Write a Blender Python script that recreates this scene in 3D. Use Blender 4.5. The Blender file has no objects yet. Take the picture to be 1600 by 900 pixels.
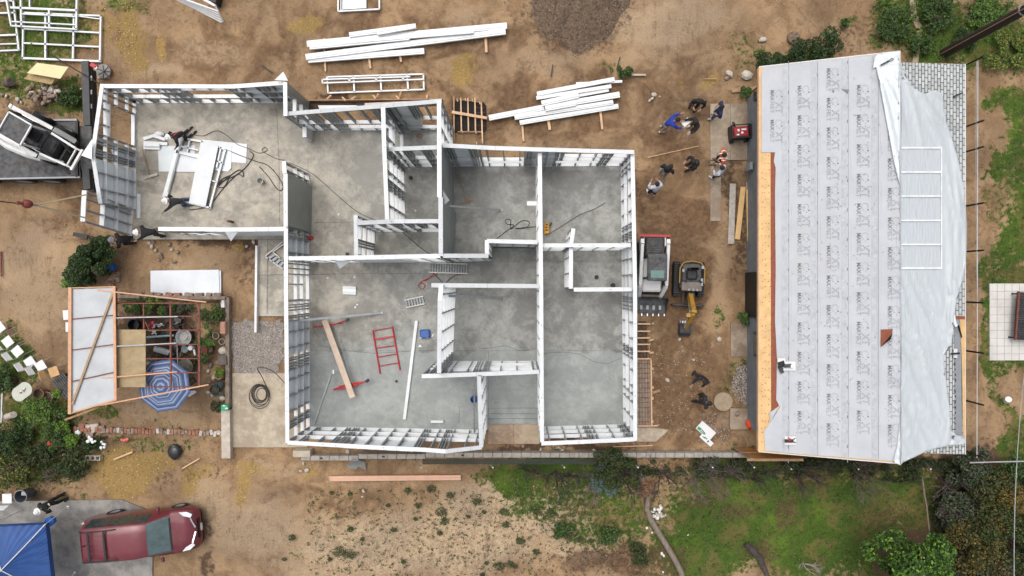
import bpy, bmesh, math, random
import numpy as np
from mathutils import Vector, Matrix, Quaternion

# ------------------------------------------------------------------ camera, sky, sun, exposure
sc = bpy.context.scene
H = 28.45
FP = 1066.7
cam_d = bpy.data.cameras.new('camera'); cam = bpy.data.objects.new('camera', cam_d)
sc.collection.objects.link(cam); sc.camera = cam
cam_d.sensor_width = 36.0; cam_d.lens = 24.0; cam_d.clip_end = 500; cam_d.clip_start = 0.1
QC = Vector((7, 4, -FP)).normalized().rotation_difference(Vector((0, 0, -1)))
cam.rotation_mode = 'QUATERNION'; cam.rotation_quaternion = QC; cam.location = (0, 0, H)

wd = bpy.data.worlds.new('World'); sc.world = wd; wd.use_nodes = True
nt = wd.node_tree; bg = nt.nodes['Background']
sky = nt.nodes.new('ShaderNodeTexSky'); sky.sky_type = 'NISHITA'; sky.sun_disc = False
SUN_EL, SUN_AZ = math.radians(70), math.radians(-35)     # azimuth from north, clockwise
sky.sun_elevation = SUN_EL; sky.sun_rotation = SUN_AZ
sky.air_density = 1.0; sky.dust_density = 6.0; sky.ozone_density = 1.0; sky.altitude = 0
hs = nt.nodes.new('ShaderNodeHueSaturation'); hs.inputs['Saturation'].default_value = .38; nt.links.new(sky.outputs[0], hs.inputs['Color']); nt.links.new(hs.outputs[0], bg.inputs[0]); bg.inputs[1].default_value = 0.15
sun_d = bpy.data.lights.new('sun', 'SUN'); sun = bpy.data.objects.new('sun', sun_d); sc.collection.objects.link(sun)
sun_d.energy = 0.8; sun_d.angle = math.radians(60); sun_d.color = (1.0, 0.965, 0.92)
sdir = Vector((math.sin(SUN_AZ)*math.cos(SUN_EL), math.cos(SUN_AZ)*math.cos(SUN_EL), math.sin(SUN_EL)))
sun.rotation_mode = 'QUATERNION'; sun.rotation_quaternion = sdir.to_track_quat('Z', 'Y')
sun.location = (0, 0, 40)
vs = sc.view_settings; sc.display_settings.display_device = 'sRGB'
vs.view_transform = 'Standard'; vs.look = 'None'; vs.gamma = 1.0; vs.use_curve_mapping = False
vs.exposure = 0.24
sc.cycles.max_bounces = 6; sc.cycles.diffuse_bounces = 3

# ------------------------------------------------------------------ helpers
random.seed(4); rng = np.random.default_rng(7)
R = math.radians
def W(px, py, z=0.0):
    r = QC @ Vector((px-800, 450-py, -FP)); t = (z-H)/r.z
    return Vector((r.x*t, r.y*t, z))
QI = QC.inverted()
def PX(x, y, z=0.0):
    v = QI @ Vector((x, y, z-H)); return 800+v.x/-v.z*FP, 450-v.y/-v.z*FP
def srgb(r, g, b):
    f = lambda c: (c/255/12.92) if c/255 <= .04045 else ((c/255+.055)/1.055)**2.4
    return (f(r), f(g), f(b), 1)
def mixc(a, b, t): return tuple(a[i]*(1-t)+b[i]*t for i in range(3))+(1,)
MATS = {}
def mat(name, col, rough=.7, metal=0., var=.12, scale=3., bump=0., bscale=30., col2=None, alpha=1., spec=.5, coat=0., stretch=None, attr=False, dirt=None):
    if name in MATS: return MATS[name]
    m = bpy.data.materials.new(name); m.use_nodes = True; n = m.node_tree.nodes; l = m.node_tree.links
    b = n['Principled BSDF']; b.inputs['Roughness'].default_value = rough; b.inputs['Metallic'].default_value = metal
    b.inputs['Specular IOR Level'].default_value = spec; b.inputs['Coat Weight'].default_value = coat
    geo = n.new('ShaderNodeNewGeometry'); vec = geo.outputs['Position']
    if stretch:
        mp = n.new('ShaderNodeMapping'); mp.inputs['Scale'].default_value = stretch; mp.inputs['Rotation'].default_value = (0, 0, 0.0)
        l.new(vec, mp.inputs['Vector']); vec = mp.outputs[0]
    no = n.new('ShaderNodeTexNoise'); no.inputs['Scale'].default_value = scale; no.inputs['Detail'].default_value = 7; no.inputs['Roughness'].default_value = .62
    l.new(vec, no.inputs['Vector'])
    mx = n.new('ShaderNodeMix'); mx.data_type = 'RGBA'
    c = tuple(col)[:3]+(1,)
    c2 = (tuple(col2)[:3]+(1,)) if col2 else tuple(x*(1-2*var) for x in c[:3])+(1,)
    c1 = c if col2 else tuple(min(1, x*(1+.6*var)) for x in c[:3])+(1,)
    rp = n.new('ShaderNodeMapRange'); rp.inputs['From Min'].default_value = .32; rp.inputs['From Max'].default_value = .68
    l.new(no.outputs[0], rp.inputs[0]); l.new(rp.outputs[0], mx.inputs[0]); mx.inputs[6].default_value = c1; mx.inputs[7].default_value = c2
    out = mx.outputs[2]
    if dirt:
        n2 = n.new('ShaderNodeTexNoise'); n2.inputs['Scale'].default_value = scale*.35; n2.inputs['Detail'].default_value = 9; n2.inputs['Roughness'].default_value = .7
        l.new(vec, n2.inputs['Vector'])
        r2 = n.new('ShaderNodeMapRange'); r2.inputs['From Min'].default_value = .5; r2.inputs['From Max'].default_value = .68; r2.inputs['To Max'].default_value = .55
        l.new(n2.outputs[0], r2.inputs[0])
        m2 = n.new('ShaderNodeMix'); m2.data_type = 'RGBA'; l.new(r2.outputs[0], m2.inputs[0]); l.new(out, m2.inputs[6]); m2.inputs[7].default_value = tuple(dirt)[:3]+(1,)
        out = m2.outputs[2]
    if attr:
        at = n.new('ShaderNodeAttribute'); at.attribute_name = 'tint'
        m3 = n.new('ShaderNodeMix'); m3.data_type = 'RGBA'; m3.blend_type = 'MULTIPLY'; m3.inputs[0].default_value = 1
        l.new(out, m3.inputs[6]); l.new(at.outputs['Color'], m3.inputs[7]); out = m3.outputs[2]
    l.new(out, b.inputs['Base Color'])
    if bump:
        nb = n.new('ShaderNodeTexNoise'); nb.inputs['Scale'].default_value = bscale; nb.inputs['Detail'].default_value = 5; l.new(vec, nb.inputs['Vector'])
        bp = n.new('ShaderNodeBump'); bp.inputs['Strength'].default_value = 1; bp.inputs['Distance'].default_value = bump
        l.new(nb.outputs[0], bp.inputs['Height']); l.new(bp.outputs[0], b.inputs['Normal'])
    if alpha < 1: b.inputs['Alpha'].default_value = alpha
    MATS[name] = m; return m

class MB:
    def __init__(s, M=None): s.v = []; s.f = []; s.mi = []; s.M = M or Matrix.Identity(4); s.cur = 0; s.sm = []; s.smooth = False
    def add(s, vs, fs, M=None):
        o = len(s.v); T = s.M @ M if M is not None else s.M
        s.v += [T @ Vector(p) for p in vs]
        for f in fs: s.f.append([i+o for i in f]); s.mi.append(s.cur); s.sm.append(s.smooth)
        return s
    def m(s, i): s.cur = i; return s
    def box(s, c, d, rz=0, M=None, tp=1.0, bev=0.0):
        x, y, z = d[0]/2, d[1]/2, d[2]/2
        T = Matrix.Translation(c) @ Matrix.Rotation(rz, 4, 'Z')
        if M is not None: T = T @ M
        if bev > 0:
            b = min(bev, x*.8, y*.8, z*.8)
            rings = []
            for (zz, ins) in ((-z, b), (-z+b, 0), (z-b, 0), (z, b)):
                xx, yy = x-ins, y-ins; t = tp if zz > 0 else 1
                xx *= t; yy *= t
                rings.append([(-xx, -yy+b, zz), (-xx+b, -yy, zz), (xx-b, -yy, zz), (xx, -yy+b, zz), (xx, yy-b, zz), (xx-b, yy, zz), (-xx+b, yy, zz), (-xx, yy-b, zz)])
            return s.loft(rings, True, M=T)
        vs = [(-x, -y, -z), (x, -y, -z), (x, y, -z), (-x, y, -z), (-x*tp, -y*tp, z), (x*tp, -y*tp, z), (x*tp, y*tp, z), (-x*tp, y*tp, z)]
        return s.add(vs, [(3, 2, 1, 0), (4, 5, 6, 7), (0, 1, 5, 4), (1, 2, 6, 5), (2, 3, 7, 6), (3, 0, 4, 7)], T)
    def loft(s, rings, cap=True, M=None, closed=True):
        n = len(rings[0]); vs = [p for r in rings for p in r]; fs = []
        for i in range(len(rings)-1):
            for j in range(n if closed else n-1):
                k = (j+1) % n; fs.append((i*n+j, i*n+k, (i+1)*n+k, (i+1)*n+j))
        if cap: fs.append(tuple(reversed(range(n)))); fs.append(tuple(range((len(rings)-1)*n, len(rings)*n)))
        return s.add(vs, fs, M)
    def bar(s, a, b, w, h=None, up=(0, 0, 1)):
        a, b = Vector(a), Vector(b); h = h or w; d = (b-a); L = d.length
        if L < 1e-6: return s
        d.normalize(); u = Vector(up)
        if abs(d.dot(u)) > .98: u = Vector((1, 0, 0))
        sx = d.cross(u).normalized(); sz = sx.cross(d).normalized()
        r = [sx*(-w/2)+sz*(-h/2), sx*(w/2)+sz*(-h/2), sx*(w/2)+sz*(h/2), sx*(-w/2)+sz*(h/2)]
        vs = [a+q for q in r]+[b+q for q in r]
        return s.add(vs, [(0, 1, 2, 3), (7, 6, 5, 4), (0, 4, 5, 1), (1, 5, 6, 2), (2, 6, 7, 3), (3, 7, 4, 0)])
    def tube(s, pts, r, n=6, cap=True):
        pts = [Vector(p) for p in pts]; rr = r if isinstance(r, (list, tuple)) else [r]*len(pts); rings = []
        pu = None
        for i, p in enumerate(pts):
            d = (pts[min(i+1, len(pts)-1)]-pts[max(i-1, 0)])
            if d.length < 1e-7: d = Vector((0, 0, 1))
            d.normalize()
            u = pu if pu is not None else (Vector((0, 0, 1)) if abs(d.z) < .9 else Vector((1, 0, 0)))
            sx = d.cross(u)
            if sx.length < 1e-4: u = Vector((1, 0, 0)) if abs(d.x) < .9 else Vector((0, 1, 0)); sx = d.cross(u)
            sx.normalize(); sz = sx.cross(d).normalized(); pu = sz
            rings.append([p+(sx*math.cos(t)+sz*math.sin(t))*rr[i] for t in [2*math.pi*k/n for k in range(n)]])
        return s.loft(rings, cap)
    def cyl(s, c, r, h, n=16, r2=None, M=None):
        r2 = r if r2 is None else r2; c = Vector(c)
        T = Matrix.Translation(c) @ (M if M is not None else Matrix.Identity(4))
        a = [2*math.pi*k/n for k in range(n)]
        return s.loft([[(r*math.cos(t), r*math.sin(t), 0) for t in a], [(r2*math.cos(t), r2*math.sin(t), h) for t in a]], True, M=T)
    def lathe(s, prof, c=(0, 0, 0), n=16, M=None, cap=False):
        T = Matrix.Translation(c) @ (M if M is not None else Matrix.Identity(4)); a = [2*math.pi*k/n for k in range(n)]
        return s.loft([[(r*math.cos(t), r*math.sin(t), z) for t in a] for r, z in prof], cap, M=T)
    def prism(s, poly, z0, z1, M=None):
        n = len(poly); ar = sum(poly[i][0]*poly[(i+1) % n][1]-poly[(i+1) % n][0]*poly[i][1] for i in range(n))
        if ar < 0: poly = list(reversed(poly))
        return s.add([(p[0], p[1], z0) for p in poly]+[(p[0], p[1], z1) for p in poly],
                     [tuple(reversed(range(n))), tuple(range(n, 2*n))]+[(i, (i+1) % n, n+(i+1) % n, n+i) for i in range(n)], M)
    def side(s, prof, y0, y1, M=None):      # profile in x-z, extruded along y
        T = (M if M is not None else Matrix.Identity(4)) @ Matrix.Rotation(math.pi/2, 4, 'X')
        return s.prism(prof, -y1, -y0, T)
    def ball(s, c, r, n=10, m=7, sc=(1, 1, 1), jit=0, M=None):
        rings = []
        for i in range(m+1):
            t = math.pi*(i+.02)/(m+.04)
            rings.append([(c[0]+sc[0]*r*math.sin(t)*math.cos(a)*(1+random.uniform(-jit, jit)), c[1]+sc[1]*r*math.sin(t)*math.sin(a)*(1+random.uniform(-jit, jit)), c[2]-sc[2]*r*math.cos(t)) for a in [2*math.pi*k/n for k in range(n)]])
        return s.loft(rings, True, M)
    def grid(s, fn, nu, nv, M=None):
        vs = [fn(i/nu, j/nv) for i in range(nu+1) for j in range(nv+1)]
        fs = [(i*(nv+1)+j, (i+1)*(nv+1)+j, (i+1)*(nv+1)+j+1, i*(nv+1)+j+1) for i in range(nu) for j in range(nv)]
        return s.add(vs, fs, M)
    def build(s, name, mats, parent=None, **kw):
        me = bpy.data.meshes.new(name); vs = s.v
        if parent is not None:
            Mi = world(parent).inverted(); vs = [Mi @ v for v in vs]
        me.from_pydata([tuple(v) for v in vs], [], s.f)
        if not isinstance(mats, (list, tuple)): mats = [mats]
        for mm in mats: me.materials.append(mm)
        if len(mats) > 1: me.polygons.foreach_set('material_index', s.mi)
        if any(s.sm): me.polygons.foreach_set('use_smooth', s.sm)
        me.update()
        o = bpy.data.objects.new(name, me); sc.collection.objects.link(o)
        if parent is not None: o.parent = parent
        return tag(o, **kw)
def world(o):
    M = Matrix.Translation(o.location) @ o.rotation_euler.to_matrix().to_4x4()
    return world(o.parent) @ M if o.parent else M
def tag(o, label=None, cat=None, group=None, kind=None):
    if label: o['label'] = label
    if cat: o['category'] = cat
    if group: o['group'] = group
    if kind: o['kind'] = kind
    return o
def thing(name, label, cat, loc=(0, 0, 0), rz=0, group=None):
    o = bpy.data.objects.new(name, None); sc.collection.objects.link(o); o.location = loc; o.rotation_euler = (0, 0, rz); o.empty_display_size = .2
    return tag(o, label, cat, group)
def single(name, label, cat, mb, mats, loc, group=None):   # a thing that is one mesh, origin at its base
    o = mb.build(name, mats); sh = Vector(loc)
    o.data.transform(Matrix.Translation(-sh)); o.location = sh
    return tag(o, label, cat, group)
def TM(loc, rz=0, rx=0, ry=0): return Matrix.Translation(loc) @ Matrix.Rotation(rz, 4, 'Z') @ Matrix.Rotation(ry, 4, 'Y') @ Matrix.Rotation(rx, 4, 'X')
def kids(o): return [c for c in ALLK.get(o.name, [])]
def copy_tree(o, loc, rz, label=None, group=None):
    r = o.copy(); sc.collection.objects.link(r); r.location = loc; r.rotation_euler = (0, 0, rz)
    if label: r['label'] = label
    if group: r['group'] = group
    def rec(src, dst):
        for ch in [c for c in bpy.data.objects if c.parent is src and c is not dst]:
            c = ch.copy(); sc.collection.objects.link(c); c.parent = dst; rec(ch, c)
    rec(o, r); return r

def vnoise(x, y, seed=0):
    def h(ix, iy):
        n = (ix*374761393 + iy*668265263 + seed*982451653) & 0x7fffffff
        n = ((n ^ (n >> 13))*1274126177) & 0x7fffffff
        return ((n ^ (n >> 16)) & 0xffff)/65535.
    ix = np.floor(x).astype(np.int64); iy = np.floor(y).astype(np.int64); fx = x-ix; fy = y-iy
    fx = fx*fx*(3-2*fx); fy = fy*fy*(3-2*fy)
    return (h(ix, iy)*(1-fx)+h(ix+1, iy)*fx)*(1-fy)+(h(ix, iy+1)*(1-fx)+h(ix+1, iy+1)*fx)*fy
def fbm(x, y, s, seed=0, o=4):
    t = 0; a = 1; n = 0
    for i in range(o): t = t+a*vnoise(x*s*2**i+17*i, y*s*2**i-9*i, seed+i); n += a; a *= .55
    return t/n
# ------------------------------------------------------------------ ground (one sheet, procedural cover driven by soil masks)
def G(x): return np.array(x)
def ell(px, py, cx, cy, rx, ry, rot=0, soft=.45):
    a = R(rot); dx = px-cx; dy = py-cy; u = (dx*math.cos(a)+dy*math.sin(a))/rx; v = (-dx*math.sin(a)+dy*math.cos(a))/ry
    d = np.sqrt(u*u+v*v); return np.clip((1+soft/2-d)/soft, 0, 1)
def poly_mask(px, py, poly, soft=14):
    inside = np.zeros(px.shape, bool); dm = np.full(px.shape, 1e9)
    n = len(poly)
    for i in range(n):
        x1, y1 = poly[i]; x2, y2 = poly[(i+1) % n]
        c = ((y1 > py) != (y2 > py)) & (px < (x2-x1)*(py-y1)/((y2-y1) if y2 != y1 else 1e-9)+x1); inside ^= c
        t = np.clip(((px-x1)*(x2-x1)+(py-y1)*(y2-y1))/((x2-x1)**2+(y2-y1)**2+1e-9), 0, 1)
        dm = np.minimum(dm, np.hypot(px-x1-t*(x2-x1), py-y1-t*(y2-y1)))
    sd = np.where(inside, dm, -dm); return np.clip(.5+sd/soft, 0, 1)
E = {
 'grass': [(60, 40, 85, 60, 0, .8), (100, 150, 45, 40, 0, .8), (30, 110, 60, 60, 0, .65), (200, 8, 60, 18, 0, .6), (1390, 45, 38, 60, 0, .85), (1450, 40, 60, 70, 0, .95), (1560, 60, 90, 60, 0, .9),
           (1240, 85, 75, 20, -8, .8), (1320, 40, 10, 10, 0, .7), (960, 118, 45, 12, 10, .45), (1160, 90, 30, 40, 0, .5),
           (850, 745, 130, 28, 0, .95), (940, 800, 110, 70, 0, .66), (880, 775, 110, 45, 0, .72), (1150, 800, 140, 85, 0, .98), (1080, 860, 85, 60, 0, .95), (1290, 820, 130, 100, 0, 1.0), (1180, 745, 200, 24, 0, .6), (1400, 780, 110, 55, 0, .85),
           (60, 650, 90, 60, 0, .75), (60, 720, 110, 60, 0, .6), (160, 650, 30, 14, 0, .7), (240, 690, 100, 14, 0, .55), (15, 560, 40, 60, 0, .75), (330, 490, 40, 30, 0, .5), (270, 660, 70, 10, 0, .4), (1160, 590, 25, 60, 0, .5), (1130, 500, 14, 14, 0, .5), (80, 845-60, 90, 10, 0, .5), (330, 730, 30, 40, 0, .3), (480, 865, 30, 8, 10, .5)],
 'straw': [(200, 55, 28, 60, 0, .8), (250, 75, 14, 22, 20, .8), (475, 38, 32, 17, -10, .95), (735, 105, 20, 24, 0, .95), (1105, 132, 18, 9, 0, .95), (150, 40, 40, 30, 0, .6), (180, 740, 45, 38, 0, .85), (230, 718, 60, 22, 0, .8), (310, 755, 22, 35, 20, .8), (385, 760, 16, 34, 0, .75), (385, 735, 40, 10, 0, .6), (483, 742, 12, 18, 30, .65), (370, 388, 14, 12, 0, .7), (215, 70, 15, 40, 10, .5), (575, 152, 20, 6, 0, .7), (1105, 130, 40, 25, 0, .35), (1055, 120, 14, 18, 0, .4), (1590, 100, 20, 14, 0, .5)],
 'dark': [(905, -15, 98, 112, 0, .75), (70, 172, 75, 14, 0, .7), (340, 378, 90, 14, 8, .75), (540, 700, 60, 10, 0, .4), (880, 703, 120, 8, 0, .85), (1090, 640, 90, 50, 0, .35), (1160, 340, 20, 140, 0, .6), (990, 300, 30, 60, 0, .4), (540, 160, 60, 10, 0, .8), (650, 130, 60, 20, 0, .45), (330, 30, 70, 30, 0, .35), (325, 885, 12, 25, 0, .7), (325, 830, 16, 22, 0, .6), (1340, 60, 70, 35, 10, .45), (245, 520, 70, 70, 0, .85), (60, 790, 80, 20, 0, .8), (1530, 400, 20, 320, 0, .35), (150, 715, 160, 30, 0, .6), (1560, 800, 130, 110, 0, .9), (1420, 860, 120, 70, 0, .8), (1300, 728, 260, 18, 0, .8), (820, 15, 30, 60, 0, .4), (395, 430, 30, 40, 0, .5), (1090, 110, 100, 25, 0, .3), (410, 250, 10, 10, 0, 0)],  # dark soil; patches at the lower-right thicket also carry its painted shade
 'pale': [(60, 430, 90, 120, 0, .55), (300, 430, 80, 50, 0, .55), (650, 850, 250, 60, 0, .75), (800, 800, 160, 60, 0, .75), (900, 840, 80, 50, 0, .65), (400, 830, 110, 70, 0, .6), (520, 890, 120, 30, 0, .6), (860, 95, 90, 30, 0, .5), (1040, 30, 130, 50, 0, .6), (330, 90, 80, 30, 0, .5), (240, 110, 60, 14, 0, .6), (740, 30, 60, 40, 0, .5), (960, 180, 60, 30, 0, .3), (1010, 90, 60, 40, 0, .45), (330, 800, 50, 60, 0, .6), (420, 730, 60, 20, 0, .5), (1090, 280, 50, 40, 0, .35), (1180, 350, 8, 120, 0, 0), (250, 640, 90, 30, 0, .5), (1130, 430, 18, 190, 0, .45), (650, 780, 120, 20, 0, .3), (750, 60, 80, 30, 0, .3)],
 'litter': [(1150, 790, 36, 18, 0, .7), (1225, 790, 24, 40, 0, .7), (1190, 850, 30, 20, 0, .7), (1000, 740, 110, 16, 0, .55), (930, 870, 80, 25, 0, .85), (1080, 770, 30, 20, 0, .7), (1390, 820, 60, 50, 0, .6), (1020, 880, 60, 40, 0, .7), (260, 745, 30, 20, 0, .6), (320, 740, 60, 25, 0, .5), (1260, 740, 60, 16, 0, .6), (700, 870, 30, 12, 0, .5), (1290, 30, 60, 20, 0, .25)],
 'red': [(1060, 380, 75, 200, 0, .75), (1080, 600, 90, 120, 0, .7), (840, 170, 260, 60, 0, .6), (620, 60, 260, 50, 0, .55), (370, 90, 110, 50, 0, .6), (1040, 160, 80, 90, 0, .6), (500, 790, 120, 40, 0, .45), (120, 320, 50, 40, 0, .5), (1480, 105, 30, 20, 0, .4)],
}
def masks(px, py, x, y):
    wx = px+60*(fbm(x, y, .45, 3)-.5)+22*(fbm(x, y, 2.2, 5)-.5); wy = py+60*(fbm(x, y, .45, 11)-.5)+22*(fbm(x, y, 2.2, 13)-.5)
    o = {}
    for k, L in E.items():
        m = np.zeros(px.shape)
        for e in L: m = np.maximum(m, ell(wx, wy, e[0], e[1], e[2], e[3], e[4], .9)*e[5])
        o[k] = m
    # lawn right of the roofed house, with bare patches
    lawn = poly_mask(wx, wy, [(1532, 80), (1900, 80), (1900, 760), (1540, 760)], 16)*.92
    bare = fbm(x, y, .55, 31, 5); lawn = lawn*(.58+.30*np.clip((.64-bare)/.16, 0, 1))
    for e in ((1545, 200, 28, 26), (1550, 120, 40, 22), (1530, 480, 12, 60), (1590, 620, 22, 30), (1535, 660, 25, 30), (1575, 115, 30, 18)): lawn = lawn*(1-.9*ell(wx, wy, *e, 0, .9))
    o['grass'] = np.maximum(o['grass'], lawn)
    far = (py < -30) | (py > 930) | (px < -30) | (px > 1630)
    o['grass'] = np.where(far, np.maximum(o['grass'], np.clip((fbm(x, y, .12, 41)-.45)*5, 0, .8)), o['grass'])
    return o
def axis(lim, inner, step):
    a = np.arange(-inner, inner+step/2, step); b = [inner]; s = step
    while b[-1] < lim: s *= 1.25; b.append(b[-1]+s)
    b = np.array(b[1:]); return np.concatenate([-b[::-1], a, b])
gx = axis(160, 22.6, .085); gy = axis(160, 13.2, .085)
X, Y = np.meshgrid(gx, gy, indexing='ij')
def PXn(x, y, z=0.):
    Rm = np.array(QI.to_matrix()); v = np.stack([x, y, np.zeros_like(x)+z-H]); c = np.tensordot(Rm, v, 1)
    return 800+c[0]/-c[2]*FP, 450-c[1]/-c[2]*FP
PXX, PYY = PXn(X, Y)
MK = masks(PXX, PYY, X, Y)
def gz(x, y, px, py):
    flat = poly_mask(px, py, [(205, 155), (980, 155), (980, 672), (395, 672), (395, 380), (205, 380)], 10)
    return (-.045+.07*(fbm(x, y, .5, 60)-.5)+.05*(fbm(x, y, 3, 61)-.5)+.022*(fbm(x, y, 9, 62, 2)-.5))*(1-flat)-.03*flat
Z = gz(X, Y, PXX, PYY)
me = bpy.data.meshes.new('ground'); nx, ny = len(gx), len(gy)
co = np.stack([X, Y, Z], -1).reshape(-1, 3); me.vertices.add(nx*ny); me.vertices.foreach_set('co', co.ravel())
I = np.arange(nx*ny).reshape(nx, ny); q = np.stack([I[:-1, :-1], I[1:, :-1], I[1:, 1:], I[:-1, 1:]], -1).reshape(-1, 4)
me.loops.add(q.size); me.loops.foreach_set('vertex_index', q.ravel()); me.polygons.add(len(q)); me.polygons.foreach_set('loop_start', np.arange(len(q))*4)
me.polygons.foreach_set('use_smooth', np.ones(len(q), bool)); me.update(calc_edges=True)
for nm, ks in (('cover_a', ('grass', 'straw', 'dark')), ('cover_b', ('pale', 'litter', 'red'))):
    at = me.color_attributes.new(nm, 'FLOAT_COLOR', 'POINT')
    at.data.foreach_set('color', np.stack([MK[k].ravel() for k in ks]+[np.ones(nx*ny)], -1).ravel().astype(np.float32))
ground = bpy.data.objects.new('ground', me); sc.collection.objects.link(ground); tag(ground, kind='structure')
gm = bpy.data.materials.new('ground_soil'); gm.use_nodes = True; N = gm.node_tree.nodes; L = gm.node_tree.links; B = N['Principled BSDF']
B.inputs['Roughness'].default_value = .95; B.inputs['Specular IOR Level'].default_value = .2
geo = N.new('ShaderNodeNewGeometry')
def nz(s, d=6, r=.65, dist=0):
    n = N.new('ShaderNodeTexNoise'); n.inputs['Scale'].default_value = s; n.inputs['Detail'].default_value = d; n.inputs['Roughness'].default_value = r; n.inputs['Distortion'].default_value = dist
    L.new(geo.outputs['Position'], n.inputs['Vector']); return n.outputs[0]
def mth(op, a, b=None, c=None):
    n = N.new('ShaderNodeMath'); n.operation = op
    for i, q_ in enumerate((a, b, c)):
        if q_ is None: continue
        if isinstance(q_, (int, float)): n.inputs[i].default_value = q_
        else: L.new(q_, n.inputs[i])
    return n.outputs[0]
def rmp(a, lo, hi, tlo=0, thi=1):
    n = N.new('ShaderNodeMapRange'); n.interpolation_type = 'SMOOTHSTEP'; L.new(a, n.inputs[0])
    for i, q_ in enumerate((lo, hi, tlo, thi)): n.inputs[i+1].default_value = q_
    return n.outputs[0]
def mx(f, a, b):
    n = N.new('ShaderNodeMix'); n.data_type = 'RGBA'
    for i, q_ in ((0, f), (6, a), (7, b)):
        if hasattr(q_, 'is_linked') or hasattr(q_, 'links'): L.new(q_, n.inputs[i])
        else: n.inputs[i].default_value = q_ if i else q_
    return n.outputs[2]
ca = N.new('ShaderNodeAttribute'); ca.attribute_name = 'cover_a'; cb = N.new('ShaderNodeAttribute'); cb.attribute_name = 'cover_b'
sa = N.new('ShaderNodeSeparateColor'); L.new(ca.outputs['Color'], sa.inputs[0]); sb = N.new('ShaderNodeSeparateColor'); L.new(cb.outputs['Color'], sb.inputs[0])
nA = nz(.9, 8, .6, .6); nB = nz(5, 8, .68, .4); nC = nz(26, 5, .7); nD = nz(90, 3, .6)
C = lambda r, g, b: (r, g, b, 1)
dirt = mx(rmp(nA, .38, .62), C(.37, .248, .142), C(.245, .155, .085))
dirt = mx(rmp(nB, .46, .68, 0, .6), dirt, C(.165, .100, .060))
dirt = mx(rmp(nC, .48, .70, 0, .6), dirt, C(.44, .32, .20)); dirt = mx(rmp(nD, .55, .75, 0, .35), dirt, C(.12, .075, .048))
dirt = mx(mth('MULTIPLY', rmp(mth('ADD', sb.outputs[2], mth('MULTIPLY', mth('SUBTRACT', nA, .5), 1.6)), .25, .7), .85), dirt, mx(rmp(nB, .35, .65), C(.215, .130, .072), C(.120, .072, .040)))
pale = mx(rmp(nB, .4, .6), C(.52, .40, .26), C(.37, .26, .165))
pale = mx(rmp(nC, .52, .62, 0, .5), pale, C(.56, .46, .33))
def layer(base, mask, col, gain=1.3, lo=.42, hi=.58, n=None, amt=1.):
    n = n or nB
    f = rmp(mth('ADD', mask, mth('MULTIPLY', mth('SUBTRACT', n, .5), gain)), lo, hi, 0, amt)
    return mx(f, base, col)
col = layer(dirt, sb.outputs[0], pale, 1.4, .3, .75)
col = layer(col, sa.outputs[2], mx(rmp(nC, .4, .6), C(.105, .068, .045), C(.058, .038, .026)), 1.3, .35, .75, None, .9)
straw = mx(rmp(nC, .35, .65), C(.42, .285, .105), C(.27, .175, .065))
col = layer(col, sa.outputs[1], straw, 1.7, .32, .72, None, .95)
gr = mx(rmp(nC, .35, .65), C(.045, .085, .014), C(.080, .14, .020)); gr = mx(rmp(nA, .46, .62), gr, C(.135, .125, .038)); gr = mx(rmp(nz(.7, 4, .6), .54, .66, 0, .8), gr, C(.10, .17, .02)); gr = mx(rmp(nB, .52, .68, 0, .8), gr, C(.045, .042, .016))
col = layer(col, sa.outputs[0], gr, 2.0, .40, .72)
col = layer(col, sb.outputs[1], mx(rmp(nC, .38, .62), C(.085, .038, .026), C(.14, .085, .055)), 1.8, .42, .85, None, .75)
# wheel ruts and scuffs in the lane and the yard: stretched noise, darker damp bottoms
mpp = N.new('ShaderNodeMapping'); mpp.inputs['Scale'].default_value = (1, .16, 1); mpp.inputs['Rotation'].default_value = (0, 0, .12); L.new(geo.outputs['Position'], mpp.inputs[0])
nR = N.new('ShaderNodeTexNoise'); nR.inputs['Scale'].default_value = 3.2; nR.inputs['Detail'].default_value = 7; nR.inputs['Roughness'].default_value = .7; nR.inputs['Distortion'].default_value = .4; L.new(mpp.outputs[0], nR.inputs['Vector'])
rut = mth('MULTIPLY', rmp(nR.outputs[0], .50, .66), mth('MULTIPLY', rmp(nA, .42, .6), mth('SUBTRACT', 1., sa.outputs[0])))
col = mx(mth('MULTIPLY', rut, .45), col, C(.13, .078, .045))
# small pale stones and dark clods
vo = N.new('ShaderNodeTexVoronoi'); vo.inputs['Scale'].default_value = 7; L.new(geo.outputs['Position'], vo.inputs['Vector'])
st = mth('MULTIPLY', mth('LESS_THAN', vo.outputs['Distance'], .10), mth('GREATER_THAN', nB, .56))
col = mx(mth('MULTIPLY', st, .8), col, C(.48, .42, .34))
vo2 = N.new('ShaderNodeTexVoronoi'); vo2.inputs['Scale'].default_value = 4.3; L.new(geo.outputs['Position'], vo2.inputs['Vector'])
st2 = mth('MULTIPLY', mth('LESS_THAN', vo2.outputs['Distance'], .13), mth('GREATER_THAN', nA, .53))
col = mx(mth('MULTIPLY', st2, .6), col, C(.07, .05, .03))
hg = nz(.33, 3, .5); mu = N.new('ShaderNodeMix'); mu.data_type = 'RGBA'; mu.blend_type = 'MULTIPLY'; mu.inputs[0].default_value = 1
L.new(col, mu.inputs[6]); L.new(mx(rmp(hg, .35, .65), C(.84, .84, .86), C(1.1, 1.08, 1.05)), mu.inputs[7]); col = mu.outputs[2]
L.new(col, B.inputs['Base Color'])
bp = N.new('ShaderNodeBump'); bp.inputs['Distance'].default_value = .06; bp.inputs['Strength'].default_value = .9
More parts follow.
